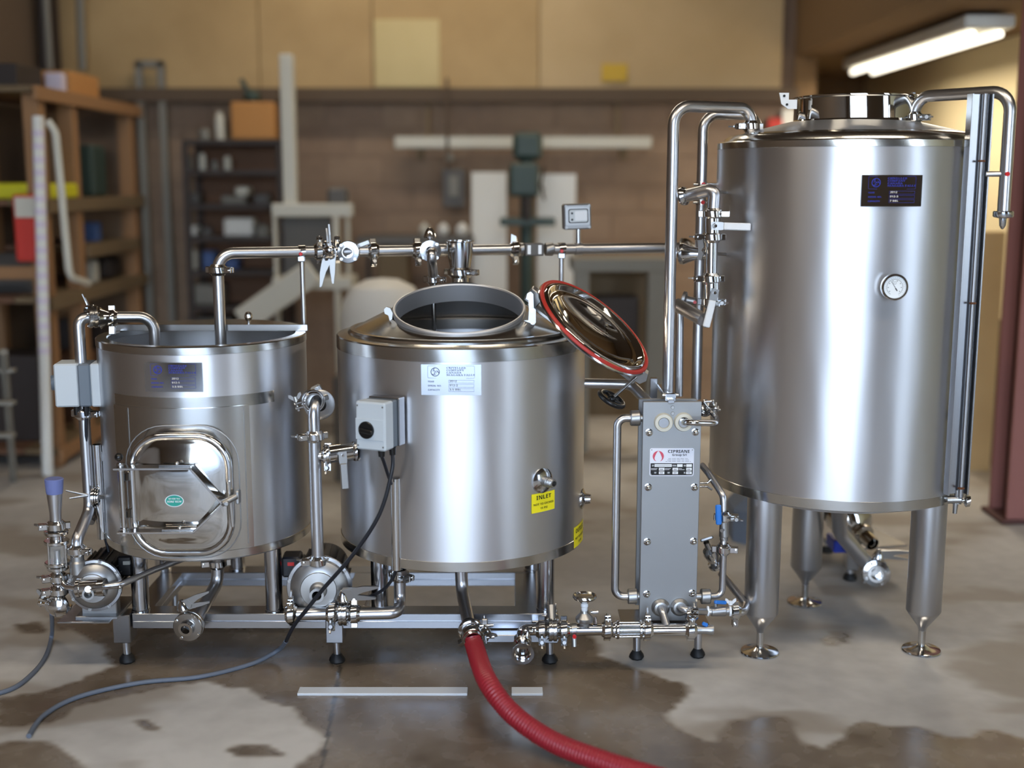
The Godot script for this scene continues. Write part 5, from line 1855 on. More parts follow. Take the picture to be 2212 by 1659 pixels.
func build_low_lines() -> void:
	var r := 0.0185
	# tun drain
	var t := thing("tun_drain", "dark bent drain pipe under the mash tun", "pipe", P(430, 1320, 3.85))
	pipe(t, [P(470, 1205, 3.98), P(470, 1258, 3.98), P(420, 1345, 3.82)], 0.021, 0.05, M.pipe)
	add_clamp(t, P(470, 1216, 3.98), Vector3.UP, 0.020, Vector3(-1, 0, 0.3), false)
	butterfly("butterfly valve with open port under the mash tun", P(408, 1352, 3.78), P(408, 1352, 3.78) - P(440, 1310, 3.88) + Vector3(0, 0.02, 0.16), Vector3(-0.25, 1, 0.1), Vector3(1, 0.3, 0.05), 0.0245, 0.95)
	var s := begin()
	lathe(s, axis(P(402, 1358, 3.752), Vector3(-0.15, -0.15, 1)), [Vector2(0.015, -0.02), Vector2(0.0175, 0.0), Vector2(0.024, 0.004), Vector2(0.024, 0.008), Vector2(0.015, 0.008), Vector2(0.0145, -0.02)], 28)
	part(t, "open_ferrule", s, M.polished)
	# kettle drain
	var k := thing("kettle_drain", "dark bent drain pipe under the kettle leading to the red hose", "pipe", P(1010, 1320, 3.85))
	pipe(k, [P(996, 1225, 3.95), P(998, 1276, 3.95), P(1012, 1345, 3.80)], 0.0215, 0.06, M.pipe)
	s = begin()
	var fd := (P(1024, 1392, 3.70) - P(1012, 1345, 3.82)).normalized()
	lathe(s, axis(P(1017, 1362, 3.77), fd), [Vector2(0.02, -0.02), Vector2(0.036, -0.012), Vector2(0.042, -0.006), Vector2(0.042, 0.006), Vector2(0.036, 0.010), Vector2(0.024, 0.012)], 32)
	part(k, "flange", s, M.polished)
	add_clamp(k, P(1021, 1376, 3.74), fd, 0.0255, Vector3(1, 0.4, 0.2))
	for q in [[1052.0, 1352.0], [1054.0, 1378.0]]:
		s = begin()
		cyl(s, P(q[0] - 16, q[1], 3.75), P(q[0] + 14, q[1] - 2, 3.75), 0.0045, -1, 8)
		part(k, "lock_bolt", s, M.polished)
	s = begin()
	cyl(s, P(1046, 1330, 3.77), P(1050, 1390, 3.74), 0.004, -1, 8)
	boxw(s, P(1047, 1352, 3.76), Vector3(0.02, 0.05, 0.014), 0.003)
	part(k, "lock_bar", s, M.cast)
	# pump delivery line between the tanks
	var d := 3.83
	var p := thing("pipe_run", "upright pipe between the two small tanks rising from the pump", "pipe", P(684, 1215, d))
	var x := P(683, 1080, d).x
	pipe(p, [Vector3(x, P(683, 1212, d).y, -d), Vector3(x, P(683, 945, d).y, -d)], 0.0200)
	var e0 := Vector3(x, P(683, 942, d).y, -d)
	pipe(p, [e0, Vector3(x, P(680, 872, d).y, -d), Vector3(x + 0.012, P(680, 868, d).y + 0.004, -d - 0.10)], 0.0190, 0.05)
	add_clamp(p, e0, Vector3.UP, 0.0195, Vector3(-1, 0, 0.6))
	add_clamp(p, Vector3(x, P(683, 1212, d).y, -d), Vector3.UP, 0.0195, Vector3(-1, 0, 0.3))
	s = begin()
	lathe(s, axis(P(690, 874, d + 0.05), Vector3(0.35, 0.0, 1)), [Vector2(0.016, -0.04), Vector2(0.046, -0.012), Vector2(0.050, -0.006), Vector2(0.050, 0.006), Vector2(0.044, 0.010), Vector2(0.020, 0.014)], 36)
	part(p, "end_disc", s, M.cast, "dull round end disc")
	s = begin()
	box(s, Transform3D(Basis(Vector3(0, 0, 1), 0.5), P(684, 842, d + 0.06)), Vector3(0.034, 0.03, 0.03), 0.006)
	part(p, "lug", s, M.cast)
	add_clamp(p, P(676, 866, d + 0.02), Vector3(0.35, 0, 1), 0.026, Vector3(-1, -0.25, 0.5))
	# branch to the kettle with a lever valve
	pipe(p, [Vector3(x, P(683, 984, d).y, -d), P(712, 984, d), P(762, 980, 3.9)], 0.0155, 0.03)
	add_clamp(p, P(708, 984, d), Vector3(1, 0, 0), 0.016, Vector3(0.2, -1, 0.3))
	lever_valve("lever valve with a grey handle hanging at the kettle's side", P(736, 978, 3.83), Vector3(1, 0.05, -0.3), Vector3(0, 0.0, 1), Vector3(0.05, -1, 0.02), 0.085, M.cast, 1.25)
	# suction line in front of the frame
	var q := thing("pipe_run", "bent pipe running along the front of the base frame below the pump", "pipe", P(780, 1330, 3.79))
	var dd := 3.79
	pipe(q, [P(630, 1326, dd), P(726, 1325, dd)], 0.0205)
	var top := P(868, 1248, 3.86)
	pipe(q, [P(757, 1326, dd), P(862, 1324, dd), Vector3(P(864, 1280, 3.86).x, P(864, 1300, 3.86).y, -3.86), Vector3(P(864, 1280, 3.86).x, P(866, 1246, 3.86).y, -3.86)], 0.0200, 0.055)
	add_clamp(q, P(630, 1326, dd), Vector3(1, 0, 0), 0.021, Vector3(-0.3, 1, 0.4))
	add_clamp(q, P(718, 1325, dd), Vector3(1, 0, 0), 0.021, Vector3(0.1, -1, 0.5))
	add_clamp(q, P(766, 1325, dd), Vector3(1, 0, 0), 0.021, Vector3(0, 1, -0.2), false)
	add_clamp(q, Vector3(P(864, 1280, 3.86).x, P(866, 1243, 3.86).y, -3.86), Vector3(0, 1, 0), 0.020, Vector3(0.8, 0, 0.6))
	butterfly("butterfly valve with pale raised grip on the pipe along the base frame", P(742, 1325, dd), Vector3(1, 0, 0), Vector3(0, 1, 0.12), Vector3(1, 0.12, 0.1), 0.0200, 1.15)
	# conduit on the kettle
	conduit("polished upright conduit tube on the flank of the kettle", P(853, 1033, 3.73), P(858, 1230, 3.73), 0.0160, KET)
	# switch box on the kettle and cables
	var sa := az(KET, KET_R, 0.85, 872)
	var sb := thing("switch_box", "pale grey switch box with a round black knob on the kettle's front", "switch box", round_at(KET, KET_R, sa, 0.77), "rotary switch boxes")
	var c := P(800, 921, 3.62)
	var nrm := Vector3(sin(-0.42), 0, cos(-0.42))
	var fx := Transform3D(Basis(Vector3(cos(-0.42), 0, -sin(-0.42)), Vector3.UP, nrm), c)
	s = begin()
	box(s, fx * Transform3D(Basis(), Vector3(0, 0, -0.026)), Vector3(0.104, 0.150, 0.054), 0.005)
	part(sb, "cover", s, M.box_grey)
	s = begin()
	box(s, fx * Transform3D(Basis(), Vector3(0, 0, -0.066)), Vector3(0.100, 0.146, 0.028), 0.003)
	part(sb, "base", s, M.box_dark)
	s = begin()
	box(s, fx * Transform3D(Basis(), Vector3(0.002, 0.002, -0.098)), Vector3(0.108, 0.150, 0.036), 0.002)
	part(sb, "bracket", s, M.frame)
	s = begin()
	box(s, fx * Transform3D(Basis(), Vector3(-0.002, -0.01, 0.002)), Vector3(0.098, 0.066, 0.003), 0.001)
	part(sb, "front_field", s, M.box_grey)
	s = begin()
	lathe(s, axis(fx * Vector3(-0.012, -0.012, 0.003), nrm), [Vector2(0.027, 0), Vector2(0.027, 0.004), Vector2(0.025, 0.006), Vector2(0, 0.006)], 28)
	box(s, fx * Transform3D(Basis(Vector3(0, 0, 1), -0.12), Vector3(-0.010, -0.014, 0.012)), Vector3(0.046, 0.014, 0.012), 0.003)
	part(sb, "rotary_knob", s, M.black_plastic, "black rotary knob")
	for k2 in [[-0.044, 0.062], [0.044, 0.062], [-0.044, -0.062], [0.044, -0.062]]:
		s = begin()
		cyl(s, fx * Vector3(k2[0], k2[1], 0.0), fx * Vector3(k2[0], k2[1], 0.0015), 0.003, -1, 8)
		part(sb, "screw", s, M.mid_grey)
	var glands := [P(824, 978, 3.64), P(848, 974, 3.66)]
	for g in glands:
		s = begin()
		cyl(s, g + Vector3(0, 0.012, 0), g - Vector3(0, 0.012, 0), 0.012, 0.010, 10)
		part(sb, "cable_gland", s, M.black_plastic)
	s = begin()
	tube(s, curve([glands[1] - Vector3(0, 0.01, 0), P(846, 1020, 3.64), P(820, 1110, 3.64), P(765, 1195, 3.66), P(700, 1270, 3.70), P(668, 1310, 3.72), P(636, 1350, 3.76), P(618, 1385, 3.80)]), 0.0065, 10)
	single("power_cable", s, M.cable, "dark cable slanting from the kettle's switch box across the pump", "cable")
	s = begin()
	tube(s, curve([glands[0] - Vector3(0, 0.01, 0), P(830, 1000, 3.655), P(838, 1025, 3.675), P(845, 1045, 3.70)]), 0.0055, 10)
	single("power_cable", s, M.cable, "short dark cable from the kettle's switch box into the conduit", "cable")
	s = begin()
	tube(s, curve([P(856, 1228, 3.74), P(848, 1250, 3.76), P(826, 1275, 3.80), P(790, 1290, 3.85), P(768, 1282, 3.92)]), 0.0055, 10)
	single("power_cable", s, M.cable, "dark cable leaving the kettle's conduit for the pump motor", "cable")

func lever_valve(label: String, at: Vector3, along: Vector3, face: Vector3, lever: Vector3, length: float, sleeve: Material, big := 1.1) -> Node3D:
	var t := thing("lever_valve", label, "valve", at, "lever ball valves")
	var x := axis(at, along, face)
	var s := begin()
	lathe(s, x, [Vector2(0.014, -0.04), Vector2(0.026, -0.04), Vector2(0.027, -0.034), Vector2(0.024, -0.030), Vector2(0.024, 0.030), Vector2(0.027, 0.034), Vector2(0.026, 0.04), Vector2(0.014, 0.04)].map(func(q: Vector2) -> Vector2: return q * big), 20)
	part(t, "body", s, M.polished)
	for k in 4:
		var a := TAU * (k + 0.5) / 4
		for y in [-0.042, 0.042]:
			put(t, "bolt", bolt_mesh(), M.polished, x * Transform3D(Basis(), Vector3(cos(a) * 0.024, y, sin(a) * 0.024) * big))
	var b := at + x.basis.x * 0.030 * big
	s = begin()
	cyl(s, at, b + x.basis.x * 0.006, 0.010, -1, 14)
	part(t, "stem", s, M.cast)
	var g := axis(b, lever, x.basis.x)       # y along the lever, x out
	s = begin()
	prism(s, Transform3D(Basis(g.basis.z, g.basis.y, -g.basis.x), b + x.basis.x * 0.004), spaced([-0.013, -0.012, 0.013, -0.012, 0.013, 0.02, 0.011, 0.03, -0.011, 0.03, -0.013, 0.02]), 0.004)
	var l := part(t, "lever", s, M.cast)
	s = begin()
	box(s, Transform3D(g.basis, b + x.basis.x * 0.005 + g.basis.y * (0.026 + length / 2)), Vector3(0.009, length, 0.024), 0.003)
	part(l, "sleeve", s, sleeve)
	put(l, "nut", bolt_mesh(), M.polished, axis(b + x.basis.x * 0.006, x.basis.x))
	return t
# ---------------------------------------------------------------- pipes of the tall tank and the heat exchanger
func build_tank_lines() -> void:
	var s: SurfaceTool
	# front hoop: exchanger top to tank top
	var a := thing("pipe_run", "tall hooped pipe from the heat exchanger up and over to the tall tank's top", "pipe", P(1452, 850, 4.04))
	var xa := P(1449, 540, 4.04).x
	var ya := P(1530, 231, 4.1).y
	var ea := P(1622, 280, 4.18)
	pipe(a, [Vector3(xa, P(1450, 858, 4.04).y, -4.04), Vector3(xa, ya, -4.04), Vector3(ea.x, ya, ea.z), Vector3(ea.x, ea.y - 0.03, ea.z)], 0.0193, 0.062)
	add_clamp(a, Vector3(ea.x, P(1622, 273, 4.18).y, ea.z), Vector3.UP, 0.018, Vector3(-1, 0, 0.3))
	# rear hoop
	var b := thing("pipe_run", "second hooped pipe behind the first at the tall tank's shoulder", "pipe", P(1510, 860, 4.3))
	var xb := P(1513, 500, 4.3).x
	var yb := P(1560, 247, 4.3).y
	var eb := P(1636, 285, 4.36)
	pipe(b, [Vector3(xb, P(1508, 862, 4.3).y, -4.3), Vector3(xb, yb, -4.3), Vector3(eb.x, yb, eb.z), Vector3(eb.x, eb.y - 0.05, eb.z)], 0.0180, 0.055)
	for py in [398.0, 437.0]:
		var p := P(1512, py, 4.3)
		s = begin()
		lathe(s, axis(Vector3(xb, p.y, -4.3), Vector3.UP), [Vector2(0.017, -0.010), Vector2(0.0205, -0.009), Vector2(0.0205, 0.009), Vector2(0.017, 0.010)], 20)
		cyl(s, Vector3(xb - 0.03, p.y, -4.29), Vector3(xb + 0.05, p.y, -4.29), 0.005, -1, 10)
		var sad := part(b, "saddle", s, M.polished)
		s = begin()
		cyl(s, Vector3(xb + 0.002, p.y, -4.282), Vector3(xb + 0.002, p.y, -4.272), 0.007, -1, 12)
		part(sad, "red_plug", s, M.red, "small red plug")
	# slanting branch and lower return
	var cb := thing("pipe_run", "stout slanting pipe stub behind the hooped pipe", "pipe", P(1490, 680, 4.2))
	pipe(cb, [P(1462, 658, 4.15), P(1518, 690, 4.05)], 0.023, 0.03, M.pipe)
	s = begin()
	lathe(s, axis(P(1484, 648, 4.2), Vector3(1, -0.2, 0.3)), [Vector2(0.010, -0.02), Vector2(0.028, -0.016), Vector2(0.028, -0.006), Vector2(0.014, 0.0), Vector2(0.014, 0.03)], 20)
	var en := part(cb, "end_cap", s, M.cast)
	s = begin()
	cyl(s, P(1501, 653, 4.17), P(1501, 653, 4.15), 0.006, -1, 10)
	part(en, "red_plug", s, M.red, "small red plug")
	pipe(cb, [P(1468, 668, 4.16), P(1468, 690, 4.16), P(1466, 855, 4.16)], 0.0145, 0.02)
	# manifold in front of the tank's flank
	var d := 4.0
	var m := thing("valve_manifold", "upright polished pipe manifold with clamps beside the tall tank", "pipe", P(1535, 700, d))
	var x := P(1537, 540, d).x
	var at := func(py: float) -> Vector3: return Vector3(x, P(1535, py, d).y, -d)
	pipe(m, [P(1488, 421, d + 0.06), P(1512, 416, d + 0.03), Vector3(x + 0.006, P(1540, 408, d).y, -d), at.call(462.0)], 0.0215, 0.035)
	pipe(m, [P(1512, 416, d + 0.03), P(1520, 409, d + 0.12)], 0.018)
	s = begin()
	lathe(s, axis(P(1480, 423, d + 0.07), P(1480, 423, d + 0.07) - P(1512, 416, d + 0.03)), [Vector2(0.019, -0.03), Vector2(0.022, -0.008), Vector2(0.031, 0.002), Vector2(0.031, 0.010), Vector2(0.019, 0.010), Vector2(0.018, -0.02)], 28)
	part(m, "open_ferrule", s, M.polished, "open flared pipe end")
	pipe(m, [at.call(508.0), at.call(600.0)], 0.0200, 0.03, M.polished)
	pipe(m, [at.call(600.0), at.call(622.0)], 0.0175, 0.03, M.polished)
	for py in [462.0, 512.0, 602.0]:
		add_clamp(m, at.call(py), Vector3.UP, 0.0205, Vector3(-1, 0, 0.1) if py > 500.0 else Vector3(1, 0, 0.2), py > 500.0)
	add_clamp(m, at.call(652.0), Vector3.UP, 0.0165, Vector3(1, 0, 0.3))
	s = begin()
	tube(s, bent([at.call(640.0), at.call(664.0), P(1524, 700, d + 0.10)], 0.02), 0.015, 14)
	part(m, "tail_pipe", s, M.polished)
	# tee with check cone towards the long pipe
	s = begin()
	lathe(s, axis(P(1484, 548, 4.08), Vector3(1, 0.0, 0.35)), [Vector2(0.018, -0.03), Vector2(0.036, -0.022), Vector2(0.037, -0.010), Vector2(0.032, 0.0), Vector2(0.022, 0.024), Vector2(0.019, 0.05), Vector2(0.019, 0.085)], 28)
	part(m, "check_cone", s, M.polished)
	s = begin()
	var qq := P(1513, 540, d - 0.01)
	prism(s, axis(qq, Vector3.UP, Vector3(1, 0, 0.5)), spaced([-0.01, 0.04, 0.008, 0.036, 0.012, 0.01, 0.004, 0.0, 0.012, -0.012, 0.004, -0.034, -0.008, -0.03, -0.006, 0.0]), 0.008)
	part(m, "forked_grip", s, M.cast)
	for k in [[1552.0, 414.0], [1556.0, 548.0]]:
		s = begin()
		cyl(s, P(k[0] - 10, k[1], d), P(k[0] + 22, k[1] + 2, d + 0.14), 0.006, -1, 10)
		part(m, "stand_off", s, M.polished)
	lever_valve("lever valve with a white handle pointing across the tall tank", at.call(487.0), Vector3.UP, Vector3(0.1, 0, 1), Vector3(1, -0.03, 0.05), 0.088, M.white_sleeve)
	lever_valve("lever valve with a grey handle slanting down beside the tall tank", at.call(630.0) + Vector3(0.004, 0, 0), Vector3.UP, Vector3(0.1, 0, 1), Vector3(-0.22, -1, 0.0), 0.090, M.white_sleeve)
	# overflow pipe with spray end on the other side
	var o := thing("overflow_pipe", "hooked overflow pipe with a nozzle beside the level gauge", "pipe", P(1975, 270, 4.1))
	var o0 := P(1973, 285, 4.06)
	var yo := P(2060, 204, 3.95).y
	var o1 := P(2176, 330, 3.80)
	pipe(o, [o0, Vector3(o0.x, yo, o0.z), Vector3(o1.x, yo, o1.z), Vector3(o1.x, P(2168, 456, 3.80).y, o1.z)], 0.0190, 0.062)
	add_clamp(o, Vector3(o0.x, P(1973, 254, 4.06).y, o0.z), Vector3.UP, 0.017, Vector3(1, 0, 0.5))
	s = begin()
	var n0 := Vector3(o1.x, P(2168, 462, 3.80).y, o1.z)
	lathe(s, Transform3D(Basis(), n0), [Vector2(0, -0.048), Vector2(0.004, -0.046), Vector2(0.010, -0.036), Vector2(0.012, -0.014), Vector2(0.029, -0.010), Vector2(0.031, -0.006), Vector2(0.031, 0.006), Vector2(0.028, 0.009), Vector2(0.018, 0.010)], 24)
	part(o, "nozzle", s, M.polished)
	var sp := P(2130, 376, 3.81)
	s = begin()
	cyl(s, sp, Vector3(o1.x - 0.012, sp.y, o1.z), 0.0085, -1, 12)
	part(o, "support_arm", s, M.pipe)
	s = begin()
	cyl(s, Vector3(o1.x - 0.004, sp.y, o1.z + 0.017), Vector3(o1.x - 0.004, sp.y, o1.z + 0.024), 0.007, -1, 12)
	part(o, "red_plug", s, M.red, "small red plug")
	# exchanger pipes
	var e := thing("exchanger_loop", "thin looped pipe on the heat exchanger's kettle side", "pipe", P(1330, 1280, 3.87))
	var c0 := P(1372, 903, 3.87)
	var c1 := P(1366, 1288, 3.87)
	var xe := P(1331, 1090, 3.87).x
	pipe(e, [c0, Vector3(xe, c0.y, c0.z), Vector3(xe, c1.y, c1.z), c1], 0.0132, 0.045)
	var f := thing("exchanger_elbow", "thin bent pipe looping from the exchanger's upper port", "pipe", P(1478, 911, 3.84))
	pipe(f, [P(1476, 911, 3.85), P(1482, 913, 3.77), P(1546, 914, 3.80), P(1548, 904, 3.90), P(1524, 868, 4.02)], 0.0105, 0.03, M.polished)
	add_clamp(f, P(1522, 884, 3.97), Vector3(0.3, 0.5, -0.8), 0.013, Vector3(1, 0.6, 0), false)
	s = begin()
	for k in [[1520.0, 868.0, 1530.0, 882.0], [1530.0, 882.0, 1556.0, 886.0], [1520.0, 868.0, 1542.0, 866.0]]:
		cyl(s, P(k[0], k[1], 3.95), P(k[2], k[3], 3.95), 0.0045, -1, 8)
	part(f, "spring_clip", s, M.polished)
	# right-hand riser with blue lever
	var g := thing("exchanger_riser", "thin riser with a blue lever beside the exchanger and the tall tank", "pipe", P(1563, 1280, 3.9))
	var gx := P(1563, 1180, 3.88)
	pipe(g, [P(1516, 1005, 4.02), P(1530, 1022, 3.98), Vector3(gx.x - 0.002, P(1566, 1072, 3.9).y, -3.9), Vector3(gx.x, gx.y, -3.88), Vector3(gx.x, P(1563, 1288, 3.88).y, -3.88), P(1526, 1288, 3.87)], 0.0112, 0.035)
	s = begin()
	var vx := Vector3(gx.x, P(1563, 1142, 3.88).y, -3.88)
	cyl(s, vx + Vector3(0, 0.028, 0), vx - Vector3(0, 0.028, 0), 0.0165, -1, 8, 0.002)
	cyl(s, vx + Vector3(0, 0.040, 0), vx + Vector3(0, 0.024, 0), 0.014, -1, 6)
	cyl(s, vx - Vector3(0, 0.040, 0), vx - Vector3(0, 0.024, 0), 0.014, -1, 6)
	cyl(s, vx, vx + Vector3(-0.012, 0, 0.024), 0.006, -1, 10)
	part(g, "ball_valve", s, M.cast)
	s = begin()
	box(s, Transform3D(Basis(Vector3(0, 0, 1), 0.06), P(1552, 1112, 3.85)), Vector3(0.019, 0.068, 0.012), 0.004)
	part(g, "blue_lever", s, M.blue, "bright blue lever")
	add_clamp(g, Vector3(gx.x, P(1563, 1186, 3.88).y, -3.88), Vector3.UP, 0.0135, Vector3(1, 0, 0.2), false)
	add_clamp(g, Vector3(gx.x, P(1563, 1117, 3.88).y, -3.88), Vector3.UP, 0.011, Vector3(1, 0, 0.1))
	s = begin()
	for k in [[1512.0, 1043.0, 1528.0, 1043.0], [1528.0, 1043.0, 1536.0, 1036.0], [1512.0, 1051.0, 1528.0, 1051.0], [1528.0, 1051.0, 1538.0, 1058.0]]:
		cyl(s, P(k[0], k[1], 3.93), P(k[2], k[3], 3.93), 0.004, -1, 8)
	part(g, "spring_clip", s, M.polished)
	# small drop valve hanging behind the riser
	var h := thing("angle_valve", "small tilted angle valve with a wing knob behind the exchanger's riser", "valve", P(1536, 1190, 3.97))
	s = begin()
	var hd := (P(1525, 1170, 3.95) - P(1545, 1215, 3.99)).normalized()
	lathe(s, axis(P(1545, 1215, 3.99), hd), [Vector2(0.018, -0.02), Vector2(0.028, -0.014), Vector2(0.028, -0.004), Vector2(0.018, 0.0), Vector2(0.022, 0.02), Vector2(0.027, 0.045), Vector2(0.024, 0.062), Vector2(0.012, 0.072), Vector2(0.010, 0.10)], 24)
	part(h, "body", s, M.polished)
	s = begin()
	box(s, axis(P(1527, 1164, 3.95), hd, Vector3(1, 0, 0)), Vector3(0.045, 0.012, 0.012), 0.004)
	part(h, "wing_knob", s, M.cast)
	# slanting return to the tank leg
	var j := thing("exchanger_return", "bent return pipe with a ball valve low between the exchanger and the tall tank's leg", "pipe", P(1590, 1325, 3.86))
	pipe(j, [P(1558, 1238, 4.05), P(1612, 1306, 3.92), P(1606, 1322, 3.87), P(1546, 1320, 3.84), P(1530, 1321, 3.84)], 0.0135, 0.03)
	s = begin()
	cyl(s, P(1536, 1320, 3.84), P(1568, 1320, 3.84), 0.017, -1, 8, 0.002)
	cyl(s, P(1528, 1320, 3.84), P(1540, 1320, 3.84), 0.0145, -1, 6)
	cyl(s, P(1564, 1320, 3.84), P(1576, 1320, 3.84), 0.0145, -1, 6)
	cyl(s, P(1546, 1316, 3.84), P(1546, 1300, 3.84), 0.006, -1, 10)
	part(j, "ball_valve", s, M.cast)
	for k in [1529.0, 1577.0]:
		s = begin()
		lathe(s, axis(P(k, 1320, 3.84), Vector3(1, 0, 0)), [Vector2(0.012, -0.004), Vector2(0.017, -0.003), Vector2(0.017, 0.003), Vector2(0.012, 0.004)], 16)
		part(j, "sealing_ring", s, M.white_print)
	s = begin()
	box(s, Transform3D(Basis(Vector3(0, 0, 1), -0.25) * Basis(Vector3.UP, 0.5), P(1556, 1301, 3.83)), Vector3(0.05, 0.012, 0.014), 0.004)
	part(j, "blue_lever", s, M.blue, "bright blue lever")
	put(j, "wing_nut", wing_mesh(), M.white_sleeve, axis(P(1578, 1306, 3.85), Vector3(0, 0, -1), Vector3(1, 0, 0)) * Transform3D(Basis(), Vector3.ZERO).scaled(Vector3.ONE * 1.1), "pale wing nut")
	add_clamp(j, P(1588, 1322, 3.86), Vector3(1, 0, 0), 0.014, Vector3(0, -1, 0), false)
	pipe(j, [P(1468, 1311, 3.85), P(1470, 1314, 3.80), P(1490, 1320, 3.79), P(1530, 1321, 3.84)], 0.012, 0.03)
	add_clamp(j, P(1494, 1328, 3.78), Vector3(1, -0.1, -0.1), 0.0135, Vector3(0, 0.6, 1))
	# low discharge line on the floor side
	var l := thing("discharge_line", "low polished pipe line with a sight glass in front of the heat exchanger", "pipe", P(1330, 1390, 3.76))
	var dd := 3.77
	var yl := P(1300, 1360, dd).y
	var lx := func(px: float) -> Vector3: return Vector3(P(px, 1360, dd).x, yl, -dd)
	var r := 0.0190
	pipe(l, [P(1427, 1312, 3.85), P(1430, 1318, 3.80), P(1440, 1352, 3.77)], 0.013, 0.02)
	pipe(l, [P(1129, 1404, 3.66), P(1129, 1362, 3.755), Vector3(P(1150, 1360, dd).x, yl, -dd), lx.call(1178.0)], r, 0.045, M.polished)
	s = begin()
	lathe(s, axis(P(1129, 1410, 3.645), P(1129, 1418, 3.60) - P(1129, 1400, 3.655)), [Vector2(0.019, -0.03), Vector2(0.022, -0.006), Vector2(0.035, 0.002), Vector2(0.036, 0.010), Vector2(0.026, 0.010), Vector2(0.024, -0.03)], 32)
	part(l, "open_ferrule", s, M.polished, "open pipe end")
	add_clamp(l, P(1129, 1385, 3.70), P(1129, 1404, 3.655) - P(1129, 1362, 3.755), 0.017, Vector3(0.2, 1, 0.2), false)
	pipe(l, [lx.call(1212.0), lx.call(1318.0)], r, 0.03, M.polished)
	pipe(l, [lx.call(1398.0), lx.call(1505.0)], r + 0.001, 0.03, M.polished)
	for px in [1170.0, 1218.0, 1312.0, 1398.0, 1492.0]:
		add_clamp(l, lx.call(px), Vector3(1, 0, 0), r, Vector3(0, -1, 0.5) if px < 1300.0 else Vector3(0, 1, 0.4), px != 1312.0)
	butterfly("small butterfly valve on the low discharge line beside the red hose", lx.call(1194.0), Vector3(1, 0, 0), Vector3(0, 0.6, -1), Vector3(0.2, 1, 0), r, 0.5)
	s = begin()
	cyl(s, lx.call(1192.0) + Vector3(0, 0.02, 0), lx.call(1192.0) + Vector3(0, 0.065, -0.04), 0.012, 0.016, 14)
	part(l, "stay", s, M.cast)
	s = begin()
	var tg: Vector3 = lx.call(1240.0) + Vector3(0, 0, 0.02)
	cyl(s, tg + Vector3(0, 0.012, -0.014), tg + Vector3(0, -0.05, 0), 0.0085, -1, 14)
	lathe(s, axis(lx.call(1240.0), Vector3(1, 0, 0)), [Vector2(0.0185, -0.009), Vector2(0.0215, -0.008), Vector2(0.0215, 0.008), Vector2(0.0185, 0.009)], 20)
	var dr := part(l, "drain_stub", s, M.cast)
	s = begin()
	cyl(s, tg + Vector3(0, -0.013, 0.004), tg + Vector3(0, -0.013, 0.012), 0.0065, -1, 12)
	part(dr, "red_plug", s, M.red, "small red plug")
	# diaphragm tee with knob
	s = begin()
	var tk: Vector3 = lx.call(1262.0)
	lathe(s, axis(tk, Vector3.UP), [Vector2(0.015, 0.01), Vector2(0.016, 0.022), Vector2(0.027, 0.028), Vector2(0.029, 0.034), Vector2(0.029, 0.042), Vector2(0.020, 0.052), Vector2(0.014, 0.058), Vector2(0.0125, 0.066)], 24)
	part(l, "diaphragm_body", s, M.cast)
	s = begin()
	lathe(s, axis(tk, Vector3.UP), [Vector2(0.0105, 0.064), Vector2(0.0105, 0.078), Vector2(0.0125, 0.080), Vector2(0.0105, 0.094)], 20)
	part(l, "stem_sleeve", s, M.white_print)
	s = begin()
	lathe(s, axis(tk, Vector3.UP), [Vector2(0.011, 0.090), Vector2(0.018, 0.098), Vector2(0.036, 0.106), Vector2(0.0395, 0.112), Vector2(0.038, 0.118), Vector2(0.034, 0.119), Vector2(0.028, 0.114), Vector2(0, 0.112)], 28)
	part(l, "round_knob", s, M.polished, "round dished adjusting knob")
	s = begin()
	cyl(s, P(1276, 1322, dd), P(1292, 1322, dd), 0.006, -1, 10)
	cyl(s, P(1286, 1332, dd), P(1286, 1347, dd), 0.005, 0.007, 10)
	part(l, "side_screw", s, M.polished)
	# sight glass
	for px in [1326.0, 1334.0, 1384.0, 1391.0]:
		s = begin()
		cyl(s, lx.call(px) - Vector3(0.005, 0, 0), lx.call(px) + Vector3(0.005, 0, 0), 0.031 if px > 1330.0 and px < 1388.0 else 0.026, -1, 28, 0.002)
		part(l, "sight_flange", s, M.polished)
	s = begin()
	lathe(s, axis(lx.call(1335.0), Vector3(1, 0, 0)), [Vector2(0.019, 0), Vector2(0.019, (lx.call(1384.0) - lx.call(1335.0)).length())], 24)
	part(l, "sight_glass", s, M.glass, "clear glass tube")
	s = begin()
	cyl(s, lx.call(1336.0), lx.call(1383.0), 0.012, -1, 16)
	part(l, "inner_tube", s, M.polished)
	for k in 4:
		var an := TAU * (k + 0.4) / 4
		var off := Vector3(0, cos(an), sin(an)) * 0.027
		s = begin()
		cyl(s, lx.call(1328.0) + off, lx.call(1390.0) + off, 0.0036, -1, 8)
		part(l, "tie_rod", s, M.polished)
	s = begin()
	lathe(s, axis(lx.call(1503.0), Vector3(1, 0.02, 0.1)), [Vector2(0.016, 0), Vector2(0.014, 0.015), Vector2(0.013, 0.03), Vector2(0.017, 0.05), Vector2(0.015, 0.058), Vector2(0, 0.06)], 18)
	var nz := part(l, "end_nozzle", s, M.cast)
	s = begin()
	box(s, Transform3D(Basis(Vector3(0, 0, 1), -0.4), lx.call(1522.0) + Vector3(0, 0.02, 0.005)), Vector3(0.02, 0.012, 0.012), 0.003)
	part(nz, "blue_lever", s, M.blue)
	# pump and drain under and behind the tall tank
	var u := thing("tank_drain", "dark bent drain pipe under the tall tank", "pipe", P(1870, 1200, 4.5))
	pipe(u, [P(1812, 1080, 4.3), P(1814, 1150, 4.42), P(1880, 1226, 4.46)], 0.029, 0.09, M.pipe)
	var fx := axis(P(1893, 1238, 4.42), Vector3(-0.15, 0.1, 1))
	s = begin()
